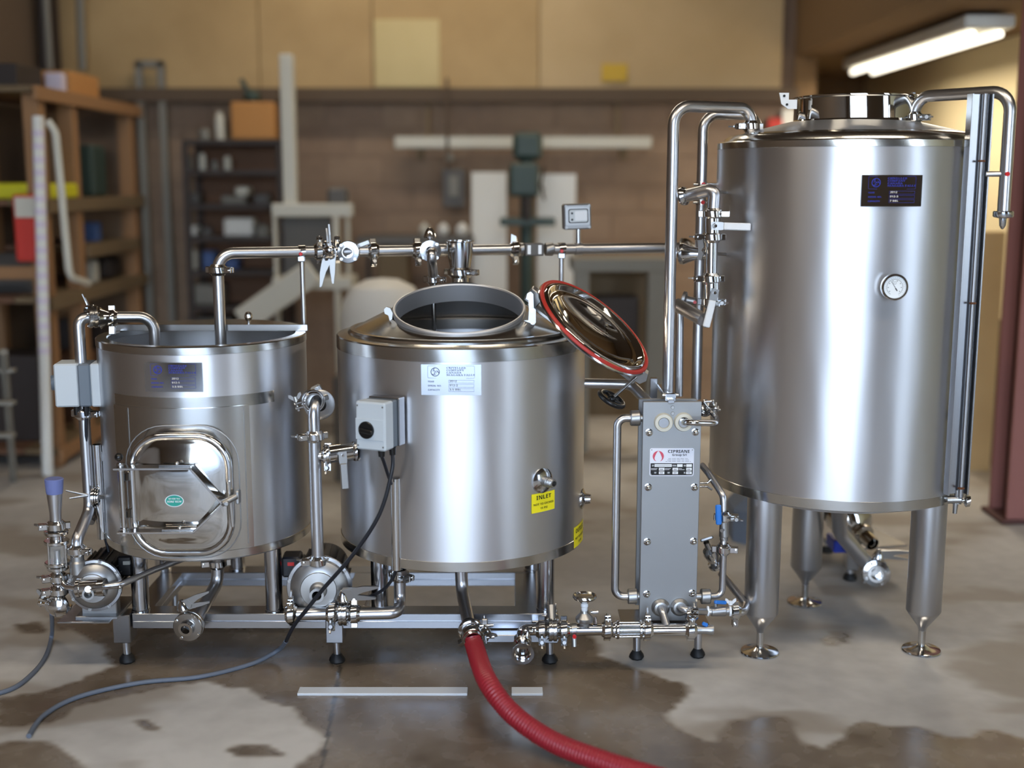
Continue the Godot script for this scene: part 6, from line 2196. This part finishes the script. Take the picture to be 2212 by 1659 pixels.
	lathe(s, fx, [Vector2(0.026, -0.05), Vector2(0.050, -0.026), Vector2(0.053, -0.016), Vector2(0.053, 0.004), Vector2(0.050, 0.009), Vector2(0.034, 0.013), Vector2(0.033, 0.018), Vector2(0.023, 0.018), Vector2(0.021, -0.02), Vector2(0, -0.02)], 36)
	part(u, "flange", s, M.polished)
	for k in 4:
		var an := TAU * (k + 0.3) / 4
		put(u, "bolt", bolt_mesh(), M.polished, axis(fx * Vector3(cos(an) * 0.042, 0.010, sin(an) * 0.042), fx.basis.y))
	var hx := axis(P(1896, 1208, 4.45), Vector3(0.1, 1, 0.1), Vector3(1, 0.15, 0.1))
	s = begin()
	lathe(s, hx, [Vector2(0.022, -0.01), Vector2(0.024, 0.0), Vector2(0.021, 0.014), Vector2(0.013, 0.032), Vector2(0.004, 0.042), Vector2(0, 0.043)], 18)
	var hub := part(u, "grip_hub", s, M.polished)
	put(hub, "grip", valve_grip(), M.cast, hx.scaled_local(Vector3(1.2, 0.9, 1.2)), "forked cast grip of two tapering blades")
	s = begin()
	cyl(s, P(1866, 1220, 4.45), P(1867, 1260, 4.45), 0.007, -1, 10)
	part(u, "lock_bolt", s, M.polished)
	var f0 := G(1786, 1192)
	var f1 := G(1836, 1252)
	var pp := thing("transfer_pump", "small dark polished pump behind the tall tank's legs", "pump", Vector3(f1.x, 0, f1.z))
	s = begin()
	var pc := P(1846, 1136, 4.68)
	var pf := Vector3(0.35, -0.35, 1)
	var px := axis(pc, pf)
	lathe(s, px, [Vector2(0.04, -0.11), Vector2(0.078, -0.085), Vector2(0.084, -0.03), Vector2(0.078, 0.0), Vector2(0.078, 0.006), Vector2(0.06, 0.022), Vector2(0.036, 0.034), Vector2(0.033, 0.05), Vector2(0.043, 0.056), Vector2(0.043, 0.068), Vector2(0.029, 0.074), Vector2(0.026, 0.13)], 36)
	part(pp, "volute", s, M.mirror)
	for k in 6:
		var an := TAU * k / 6
		put(pp, "bolt", bolt_mesh(), M.polished, axis(px * Vector3(cos(an) * 0.068, 0.006, sin(an) * 0.068), pf).scaled_local(Vector3.ONE * 1.3))
	s = begin()
	cyl(s, pc - pf.normalized() * 0.07, pc - pf.normalized() * 0.26, 0.07, -1, 24, 0.006)
	part(pp, "motor", s, M.navy_paint)
	var pb := P(1815, 1196, 4.75)
	s = begin()
	boxw(s, Vector3(P(1828, 1180, 4.72).x, P(1828, 1182, 4.72).y, -4.78), Vector3(0.10, 0.05, 0.12), 0.004)
	part(pp, "motor_plate", s, M.motor_blue, "blue painted motor plate")
	s = begin()
	box(s, Transform3D(Basis(Vector3.UP, 0.25), Vector3((f0.x + f1.x) / 2 + 0.05, 0.135, (f0.z + f1.z) / 2)), Vector3(0.28, 0.008, 0.40), 0.002)
	part(pp, "base_plate", s, M.frame)
	for ft in [f0, f1]:
		s = begin()
		boxw(s, Vector3(ft.x, 0.09, ft.z), Vector3(0.05, 0.085, 0.06), 0.003)
		part(pp, "support_block", s, M.frame)
		level_foot(pp, ft.x, ft.z, 0.05, 0.016, 0.03)
	var th := thing("tank_pipe", "short upright pipe below the tall tank's rim", "pipe", P(1925, 1170, 4.42))
	var tq := P(1925, 1140, 4.42)
	pipe(th, [Vector3(tq.x, 0.56, tq.z), Vector3(tq.x, 0.40, tq.z), Vector3(tq.x - 0.05, 0.39, tq.z + 0.03)], 0.0125, 0.02)
	# pipe from the kettle's flank to the exchanger
	var kp := thing("pipe_run", "stout level pipe from the kettle's flank to the heat exchanger's back", "pipe", P(1300, 830, 4.15))
	pipe(kp, [P(1240, 827, 4.15), P(1362, 830, 4.15), P(1420, 890, 4.05)], 0.0175, 0.05)
# ---------------------------------------------------------------- the back of the workshop and the floor
func flat_box(x0: float, y0: float, x1: float, y1: float, d: float, deep: float, e := 0.004) -> SurfaceTool:     # a box whose front shows at these pixels
	var a := P(x0, y0, d)
	var b := P(x1, y1, d)
	var s := begin()
	boxw(s, Vector3((a.x + b.x) / 2, (a.y + b.y) / 2, -d - deep / 2), Vector3(b.x - a.x, a.y - b.y, deep), e)
	return s

func bottle(at: Vector3, r: float, h: float, m: Material, label: String, group: String) -> void:
	var s := begin()
	lathe(s, Transform3D(Basis(), at), [Vector2(0, 0), Vector2(r, 0), Vector2(r, h * 0.55), Vector2(r * 0.4, h * 0.75), Vector2(r * 0.36, h), Vector2(0, h)], 14)
	single("bottle", s, m, label, "bottle", group)

func build_background() -> void:
	var s: SurfaceTool
	# timber rack along the side wall
	var xf := -2.59
	var rack := thing("timber_rack", "deep timber storage rack along the side wall", "rack", Vector3(xf, 0, -7.5))
	for z in [-6.72, -7.22, -8.30]:
		for x in [xf, xf - 0.48]:
			s = begin()
			boxw(s, Vector3(x, 1.03, z), Vector3(0.09, 2.06, 0.09), 0.004)
			part(rack, "post", s, M.wood)
	for k in [[0.10, -7.52, 1.76], [0.95, -7.52, 1.76], [1.48, -7.52, 1.76], [2.08, -7.52, 1.86], [1.20, -7.76, 0.98]]:
		for m in 3:
			s = begin()
			boxw(s, Vector3(xf - 0.43 + m * 0.19, k[0], k[1]), Vector3(0.185, 0.035, k[2]), 0.004)
			part(rack, "shelf_board", s, M.wood_grey if m == 2 else M.wood_dark)
		s = begin()
		boxw(s, Vector3(xf + 0.06, k[0] - 0.02, k[1]), Vector3(0.025, 0.075, k[2]), 0.003)
		part(rack, "shelf_rail", s, M.wood_grey if k[0] < 2.0 and k[0] > 0.9 else M.wood)
	s = begin()
	boxw(s, Vector3(xf - 0.24, 1.10, -6.66), Vector3(0.56, 0.07, 0.03), 0.003)
	part(rack, "cross_rail", s, M.wood)
	s = begin()
	for p in [Vector3(xf + 0.05, 1.15, -8.5), Vector3(xf + 0.2, 1.15, -8.5)]:
		boxw(s, p, Vector3(0.045, 2.5, 0.045), 0.003)
	boxw(s, Vector3(xf + 0.125, 2.38, -8.5), Vector3(0.19, 0.045, 0.045), 0.003)
	single("steel_upright_frame", s, M.grey_paint, "grey steel upright frame standing at the end of the timber rack", "frame")
	# things on and against the rack
	var stow := func(called: String, z: float, y: float, size: Vector3, m: Material, label: String, category: String, back := 0.2, e := 0.006) -> void:
		var st := begin()
		boxw(st, Vector3(xf - back, y + 0.0185 + size.y / 2, z), size, e)
		single(called, st, m, label, category)
	stow.call("cardboard_box", -7.5, 2.08, Vector3(0.36, 0.13, 0.5), M.cardboard, "flat brown box with a printed side on top of the timber rack", "box", 0.16)
	stow.call("printed_carton", -7.18, 2.08, Vector3(0.10, 0.11, 0.08), M.purple_white, "small white printed carton in front of the flat brown box", "box", 0.04)
	stow.call("dark_crate", -6.85, 2.08, Vector3(0.36, 0.12, 0.36), M.dark_steel, "dark crate on top of the timber rack", "crate", 0.24)
	stow.call("yellow_sheet", -6.97, 1.48, Vector3(0.5, 0.085, 0.39), M.tarp_yellow, "bright yellow folded sheet lying in the timber rack", "sheet", 0.19, 0.012)
	stow.call("green_case", -7.75, 1.48, Vector3(0.20, 0.32, 0.25), M.machine_green, "dark green tool case standing in the timber rack", "case", 0.1, 0.02)
	stow.call("blue_tin", -7.75, 1.20, Vector3(0.1, 0.12, 0.1), M.tin_blue, "small blue tin in the timber rack", "tin", 0.08)
	stow.call("dark_motor", -7.95, 0.95, Vector3(0.24, 0.15, 0.26), M.dark_steel, "dark lump of machinery in the timber rack above the lower boards", "machine", 0.12, 0.03)
	stow.call("white_tub", -7.6, 0.95, Vector3(0.09, 0.14, 0.09), M.white_paint, "white tub in the timber rack", "tub", 0.05, 0.012)
	stow.call("brown_carton", -7.5, 0.10, Vector3(0.3, 0.42, 0.3), M.wood_dark, "brown carton low in the timber rack", "box", 0.2)
	stow.call("dark_bin", -6.97, 0.10, Vector3(0.3, 0.5, 0.28), M.dark_steel, "dark bin low in the timber rack beside its front posts", "bin", 0.24)
	stow.call("dark_bin", -7.95, 0.10, Vector3(0.3, 0.6, 0.32), M.dark_steel, "tall dark bin at the far end of the timber rack's bottom shelf", "bin", 0.2)
	stow.call("grey_roll", -6.97, 0.95, Vector3(0.3, 0.22, 0.26), M.mid_grey, "grey roll of cloth in the timber rack below the yellow sheet", "roll", 0.24, 0.05)
	var sp := thing("striped_pole", "pale pole with lilac stripes leaning upright against the timber rack", "pole", P(100, 980, 6.5))
	var a := P(82, 250, 6.5)
	var b := P(100, 980, 6.5)
	b.y = 0.0
	s = begin()
	cyl(s, b, a, 0.030, -1, 14, 0.004)
	part(sp, "pole", s, M.bright_white)
	for k in 18:
		s = begin()
		var f := 0.35 + 0.035 * k
		cyl(s, b.lerp(a, f), b.lerp(a, f + 0.016), 0.0312, -1, 14)
		part(sp, "stripe", s, M.purple_white)
	s = begin()
	tube(s, bent([P(103, 262, 6.45), P(120, 285, 6.45), P(150, 598, 6.5), P(190, 612, 6.75)], 0.08), 0.020, 12)
	single("bent_conduit", s, M.white_paint, "long bent white pipe hanging in front of the timber rack", "pipe")
	single("red_bag", flat_box(24, 420, 82, 566, 6.60, 0.05, 0.012), M.bag_red, "red printed sack hanging on the timber rack's front", "bag")
	single("sack_label", flat_box(30, 426, 78, 470, 6.588, 0.012, 0.002), M.white_paint, "pale label on the upper half of the red sack", "label")
	for k in [[95.0, 8.3, 0.03, "dark round duct pipe high on the side wall", M.dark_steel], [108.0, 8.2, 0.022, "slanting grey pipe high on the side wall beside the duct", M.grey_paint], [178.0, 8.45, 0.028, "upright grey pipe high above the timber rack", M.grey_paint]]:
		s = begin()
		var top := P(k[0] - (12 if k[0] == 108.0 else 2), -60, k[1])
		cyl(s, P(k[0], 152, k[1]), top + Vector3(0, 1.0, 0), k[2], -1, 12)
		single("wall_pipe", s, k[4], k[3], "pipe")
	# dark metal shelf in front of the block wall
	var d := 8.2
	var l := P(392, 310, d)
	var r := P(606, 310, d)
	var sh := thing("metal_shelf", "dark open metal shelf against the block wall", "shelf", Vector3((l.x + r.x) / 2, 0, -d - 0.18))
	var tops := [307.0, 373.0, 447.0, 517.0, 590.0, 668.0, 750.0]
	for x in [l.x + 0.015, r.x - 0.015]:
		for z in [-d - 0.02, -d - 0.36]:
			s = begin()
			boxw(s, Vector3(x, l.y / 2, z), Vector3(0.035, l.y, 0.035), 0.002)
			part(sh, "post", s, M.dark_steel)
	for py in tops:
		var y := P(500, py, d).y
		s = begin()
		boxw(s, Vector3((l.x + r.x) / 2, y, -d - 0.19), Vector3(r.x - l.x, 0.035, 0.36), 0.002)
		part(sh, "shelf_board", s, M.dark_steel)
	s = begin()
	boxw(s, Vector3((l.x + r.x) / 2, l.y / 2, -d - 0.385), Vector3(r.x - l.x, l.y, 0.006))
	part(sh, "back_sheet", s, M.wood_dark)
	var goods := [
		["open_carton", 495, 218, 592, 300, M.cardboard, "orange cardboard carton on top of the dark metal shelf", "box"],
		["jug", 430, 275, 455, 300, M.grey_paint, "grey jug on top of the dark metal shelf", "jug"],
		["spray_can", 466, 240, 486, 300, M.white_paint, "pale spray can beside the orange carton", "can"],
		["parts_tin", 402, 335, 416, 366, M.grey_paint, "grey tin on the dark shelf's upper board", "tin"],
		["parts_tin", 430, 330, 446, 366, M.white_paint, "pale tin on the dark shelf's upper board", "tin"],
		["parts_tin", 456, 345, 472, 366, M.grey_paint, "short grey tin on the dark shelf's upper board", "tin"],
		["parts_tin", 484, 336, 500, 366, M.white_paint, "cream tin at the end of the upper board's row", "tin"],
		["motor_part", 404, 415, 428, 440, M.mid_grey, "grey machine part on the dark shelf's second board", "machine part"],
		["motor_part", 475, 422, 530, 440, M.grey_paint, "long low grey part on the dark shelf's second board", "machine part"],
		["motor_part", 505, 405, 535, 424, M.white_paint, "pale part lying on the long low grey part", "machine part"],
		["motor_part", 545, 418, 580, 440, M.mid_grey, "square grey part on the dark shelf's second board", "machine part"],
		["white_bundle", 398, 488, 422, 510, M.bright_white, "small white bundle on the dark shelf's middle board", "bundle"],
		["white_bundle", 480, 470, 545, 508, M.bright_white, "large white bundle on the dark shelf's middle board", "bundle"],
		["grey_can", 436, 490, 460, 510, M.mid_grey, "grey can on the dark shelf's middle board", "can"],
		["grey_can", 552, 485, 584, 510, M.grey_paint, "wide grey can on the dark shelf's middle board", "can"],
		["white_drum", 405, 540, 428, 584, M.white_paint, "white drum on the dark shelf's lower board", "drum"],
		["blue_box", 434, 545, 462, 584, M.tin_blue, "blue box on the dark shelf's lower board", "box"],
		["blue_box", 482, 560, 512, 584, M.tin_blue, "low blue box on the dark shelf's lower board", "box"],
		["pale_case", 410, 615, 480, 660, M.grey_paint, "grey case on the dark shelf's low board", "case"],
		["pale_case", 400, 690, 500, 745, M.mid_grey, "dark grey case near the foot of the dark shelf", "case"]]
	for g in goods:
		var base := 0.0
		for py in tops:
			if absf(py - 6.0 - g[4]) < 12.0:
				base = P(500, py, d).y + 0.0185
		var g0 := P(g[1], g[2], d + 0.06)
		var g1 := P(g[3], g[4], d + 0.06)
		if g[6].contains("lying on"):
			base = P(500, 447, d).y + 0.0185 + P(475, 422, d + 0.06).y - P(475, 440, d + 0.06).y
		s = begin()
		boxw(s, Vector3((g0.x + g1.x) / 2, base + (g0.y - g1.y) / 2, -d - 0.16), Vector3(g1.x - g0.x, g0.y - g1.y, 0.16), 0.012)
		if g[0] in ["jug", "spray_can", "parts_tin", "grey_can", "white_drum"]:
			var p := P((g[1] + g[3]) / 2.0, g[4], d + 0.12)
			p.y = base
			var w := (P(g[3], g[4], d + 0.12).x - P(g[1], g[4], d + 0.12).x) / 2
			var h := P(g[1], g[2], d + 0.12).y - P(g[1], g[4], d + 0.12).y
			s = begin()
			lathe(s, Transform3D(Basis(), p), [Vector2(0, 0), Vector2(w, 0), Vector2(w, h * 0.8), Vector2(w * 0.6, h * 0.92), Vector2(w * 0.5, h), Vector2(0, h)], 16)
		single(g[0], s, g[5], g[6], g[7])
	s = begin()
	ball(s, P(545, 210, d + 0.15), 0.06, 10, 0.8)
	box(s, Transform3D(Basis(Vector3(0, 0, 1), 0.5), P(530, 188, d + 0.15)), Vector3(0.03, 0.12, 0.03), 0.004)
	single("dark_tool", s, M.machine_green, "dark hand tool lying in the orange carton", "tool")
	# white steel stand with tall post
	var st := thing("white_stand", "white painted steel stand with a tall square post", "stand", P(620, 800, 7.6))
	part(st, "tall_post", flat_box(602, 116, 640, 442, 7.6, 0.1, 0.006), M.white_paint)
	part(st, "top_bar", flat_box(586, 440, 760, 468, 7.55, 0.1, 0.006), M.white_paint)
	part(st, "leg", flat_box(588, 466, 612, 985, 7.55, 0.08, 0.006), M.white_paint)
	part(st, "leg", flat_box(718, 466, 742, 985, 7.55, 0.08, 0.006), M.white_paint)
	part(st, "side_bar", flat_box(744, 420, 764, 985, 7.75, 0.08, 0.006), M.white_paint)
	part(st, "back_panel", flat_box(612, 468, 718, 600, 7.7, 0.01, 0.002), M.mid_grey)
	part(st, "shelf", flat_box(588, 600, 760, 625, 7.5, 0.3, 0.004), M.white_paint)
	s = begin()
	box(s, Transform3D(Basis(Vector3(0, 0, 1), 0.6), P(600, 640, 7.42)), Vector3(0.55, 0.16, 0.05), 0.01)
	part(st, "brace_panel", s, M.white_paint, "slanting pale panel")
	single("grinder", flat_box(705, 405, 750, 445, 7.6, 0.12, 0.02), M.mid_grey, "small grey grinder on the white stand's end", "machine")
	s = begin()
	lathe(s, Transform3D(Basis(), P(830, 800, 6.6)), [Vector2(0, 0), Vector2(0.22, 0), Vector2(0.235, 0.12), Vector2(0.235, 0.28), Vector2(0.22, 0.38), Vector2(0.17, 0.46), Vector2(0.09, 0.50), Vector2(0, 0.51)], 32)
	var bin := single("white_dome_drum", s, M.bright_white, "big white round-topped drum behind the kettle", "drum")
	s = begin()
	var bq := P(830, 800, 6.6)
	boxw(s, Vector3(bq.x, bq.y / 2, bq.z), Vector3(0.5, bq.y, 0.5), 0.01)
	single("drum_stand", s, M.mid_grey, "grey stand under the white round-topped drum", "stand")
	# white beam on brackets and the drill press
	var bm := thing("white_beam", "long white beam fixed across the block wall", "beam", P(1128, 310, 8.45))
	part(bm, "beam", flat_box(852, 295, 1408, 320, 8.45, 0.10, 0.006), M.white_paint)
	for px in [920.0, 1330.0]:
		part(bm, "hanger", flat_box(px, 218, px + 8, 296, 8.5, 0.03, 0.001), M.wood_grey)
	part(bm, "bracket", flat_box(900, 319, 915, 345, 8.5, 0.08, 0.002), M.wood_grey)
	part(bm, "bracket", flat_box(1340, 319, 1355, 345, 8.5, 0.08, 0.002), M.wood_grey)
	single("white_board", flat_box(1018, 372, 1095, 900, 8.3, 0.03), M.bright_white, "tall white board between the workbench and the drill press", "board", "white boards")
	single("white_board", flat_box(1160, 376, 1240, 900, 8.3, 0.03), M.bright_white, "tall white board on the heat exchanger's side of the drill press", "board", "white boards")
	var dp := thing("drill_press", "dark green pillar drill press in front of white boards", "drill press", P(1135, 860, 8.0))
	s = begin()
	cyl(s, P(1138, 900, 8.0), P(1138, 300, 8.0), 0.045, -1, 18)
	part(dp, "pillar", s, M.machine_green)
	s = flat_box(1108, 285, 1172, 345, 7.9, 0.34, 0.03)
	part(dp, "belt_housing", s, M.machine_green)
	s = flat_box(1100, 352, 1165, 425, 7.82, 0.22, 0.02)
	part(dp, "head", s, M.machine_green)
	s = begin()
	cyl(s, P(1138, 425, 7.75), P(1138, 475, 7.75), 0.04, 0.025, 16)
	part(dp, "spindle", s, M.dark_steel)
	part(dp, "table", flat_box(1080, 472, 1200, 488, 7.75, 0.3, 0.004), M.machine_green)
	part(dp, "base", flat_box(1085, 890, 1190, 915, 7.8, 0.4, 0.01), M.machine_green)
	for k in 3:
		s = begin()
		var an := TAU * k / 3 + 0.3
		cyl(s, P(1168, 400, 7.75), P(1168, 400, 7.75) + Vector3(0.02, cos(an) * 0.12, sin(an) * 0.12), 0.008, -1, 8)
		part(dp, "feed_handle", s, M.dark_steel)
	var cb := thing("meter_box", "grey electric box with a pale window on the block wall", "box", P(980, 400, 8.45))
	part(cb, "housing", flat_box(955, 365, 1005, 448, 8.45, 0.10, 0.008), M.mid_grey)
	part(cb, "pane", flat_box(970, 380, 990, 425, 8.43, 0.02, 0.002), M.grey_paint)
	part(cb, "conduit", flat_box(962, 168, 970, 366, 8.43, 0.03, 0.002), M.ledge)
	single("round_lamp", flat_box(960, 330, 980, 350, 8.45, 0.06, 0.012), M.grey_paint, "small grey fitting above the grey electric box", "fitting")
	for k in [[905, 925, 0], [945, 968, 1], [985, 1010, 2]]:
		single("white_pot", flat_box(k[0], 482, k[1], 512, 8.2, 0.12, 0.03), M.white_paint if k[2] == 0 else M.bright_white, ["small cream pot on the workbench beside the white board", "round white pot on the workbench", "white pot nearest the white board on the workbench"][k[2]].replace("nearest", "next to"), "pot")
	var wb := thing("work_bench", "long dark workbench against the block wall", "bench", P(900, 900, 8.1))
	part(wb, "top", flat_box(770, 512, 1020, 530, 7.95, 0.55, 0.004), M.mid_grey)
	for px in [790.0, 1000.0]:
		part(wb, "leg", flat_box(px, 530, px + 16, 930, 7.98, 0.06, 0.003), M.dark_steel)
	part(wb, "drawer_block", flat_box(815, 532, 880, 700, 8.0, 0.4, 0.004), M.wood_grey)
	# grey frame machine behind the lid
	var gm := thing("frame_machine", "grey framed machine with a dark opening behind the heat exchanger", "machine", P(1340, 900, 6.9))
	part(gm, "top_bar", flat_box(1236, 560, 1450, 588, 6.9, 0.4, 0.006), M.grey_paint)
	part(gm, "leg", flat_box(1240, 586, 1270, 980, 6.9, 0.08, 0.006), M.grey_paint)
	part(gm, "leg", flat_box(1400, 586, 1432, 980, 6.9, 0.08, 0.006), M.grey_paint)
	part(gm, "back_panel", flat_box(1268, 588, 1402, 900, 7.2, 0.02, 0.002), M.wood_grey)
	part(gm, "inner_box", flat_box(1288, 640, 1380, 760, 7.0, 0.15, 0.01), M.dark_steel)
	single("blue_drum", flat_box(1590, 1080, 1650, 1250, 5.2, 0.3, 0.06), M.dusty_blue, "dull blue bucket behind the tall tank's leg", "bucket")
	single("white_ball", ball_at(P(1280, 1120, 6.2), 0.03), M.bright_white, "small white ball on the floor behind the kettle", "ball")
	# things behind the tall tank
	single("plank_stack", flat_box(2112, 500, 2136, 1060, 6.6, 0.05), M.wallboard, "tall tan board leaning beside the pink column", "board")
	single("dark_cabinet", flat_box(2095, 690, 2140, 1050, 6.72, 0.2), M.dark_steel, "dark narrow cabinet behind the level gauge", "cabinet")
	single("red_notice", flat_box(1660, 255, 1690, 300, 8.57, 0.03, 0.004), M.bag_red, "small red notice on the block wall behind the tall tank's shoulder", "notice")
	single("white_notice", flat_box(1690, 235, 1716, 300, 8.57, 0.03), M.bright_white, "white notice on the block wall behind the tall tank's neck", "notice")
	var lad := thing("step_ladder", "pale folding ladder at the far left edge", "ladder", G(30, 1000))
	for k in [[P(8, 760, 5.6), G(30, 1040)], [P(-20, 760, 5.6), G(-30, 1040)]]:
		s = begin()
		cyl(s, k[0], k[1], 0.02, -1, 10)
		part(lad, "rail", s, M.grey_paint)
	for k in 3:
		s = begin()
		boxw(s, P(0, 800 + 70 * k, 5.7), Vector3(0.14, 0.02, 0.05), 0.002)
		part(lad, "tread", s, M.grey_paint)

func ball_at(c: Vector3, r: float) -> SurfaceTool:
	var s := begin()
	ball(s, c, r, 14)
	return s

func build_floor_things() -> void:
	# ribbed red hose
	var r := 0.0285
	var pts := [P(1021, 1378, 3.735), P(1026, 1398, 3.70), G(1052, 1470, 0.14), G(1105, 1540, 0.09), G(1190, 1600, 0.05), G(1290, 1640, 0.04), G(1420, 1680, 0.034), G(1640, 1740, 0.034), G(1900, 1800, 0.034)]
	var line := curve(pts, 110)
	var fine := PackedVector3Array()
	var radii := PackedFloat32Array()
	var run := 0.0
	var pitch_ := 0.0105
	var want := 0.0
	for i in line.size() - 1:
		var seg := line[i + 1] - line[i]
		var len_ := seg.length()
		while want <= run + len_:
			fine.append(line[i] + seg * ((want - run) / len_))
			radii.append(r + 0.0019 * cos(want / pitch_ * TAU))
			want += pitch_ / 6.0
		run += len_
	var h := thing("suction_hose", "thick ribbed red hose curling away from the kettle's drain", "hose", G(1190, 1600))
	var s := begin()
	tube(s, fine, r, 26, radii)
	part(h, "hose", s, M.hose)
	s = begin()
	lathe(s, axis(P(1020, 1374, 3.743), fine[4] - fine[0]), [Vector2(0.022, -0.012), Vector2(0.0265, -0.008), Vector2(0.0265, 0.014), Vector2(0.0255, 0.016)], 28)
	part(h, "hose_tail", s, M.polished)
	# cables on the floor
	s = begin()
	tube(s, curve([P(618, 1385, 3.80), G(600, 1405, 0.03), G(540, 1435, 0.008), G(430, 1462, 0.008), G(300, 1475, 0.008), G(170, 1505, 0.008), G(95, 1545, 0.008), G(62, 1590, 0.008)]), 0.0075, 10)
	single("floor_cable", s, M.sock_grey, "grey cable snaking over the wet floor from below the pump", "cable")
	s = begin()
	tube(s, curve([P(112, 1325, 3.80), G(112, 1370, 0.03), G(100, 1415, 0.008), G(70, 1455, 0.008), G(20, 1490, 0.008), G(-80, 1515, 0.008)]), 0.0075, 10)
	single("floor_cable", s, M.sock_grey, "grey cable curving over the floor from below the sight filter", "cable")
	for k in [[645.0, 1010.0, "long pale strip painted as a reflection on the wet floor"], [1105.0, 1172.0, "short pale strip painted as a reflection on the wet floor beside the red hose"]]:
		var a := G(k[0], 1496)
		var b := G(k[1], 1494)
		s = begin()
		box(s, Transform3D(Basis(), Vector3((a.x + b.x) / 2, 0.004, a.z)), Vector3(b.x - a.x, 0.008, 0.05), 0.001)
		single("reflection_strip", s, M.painted_reflection, k[2], "strip")  # thin pale boxes stand in for bright reflections in the wet floor
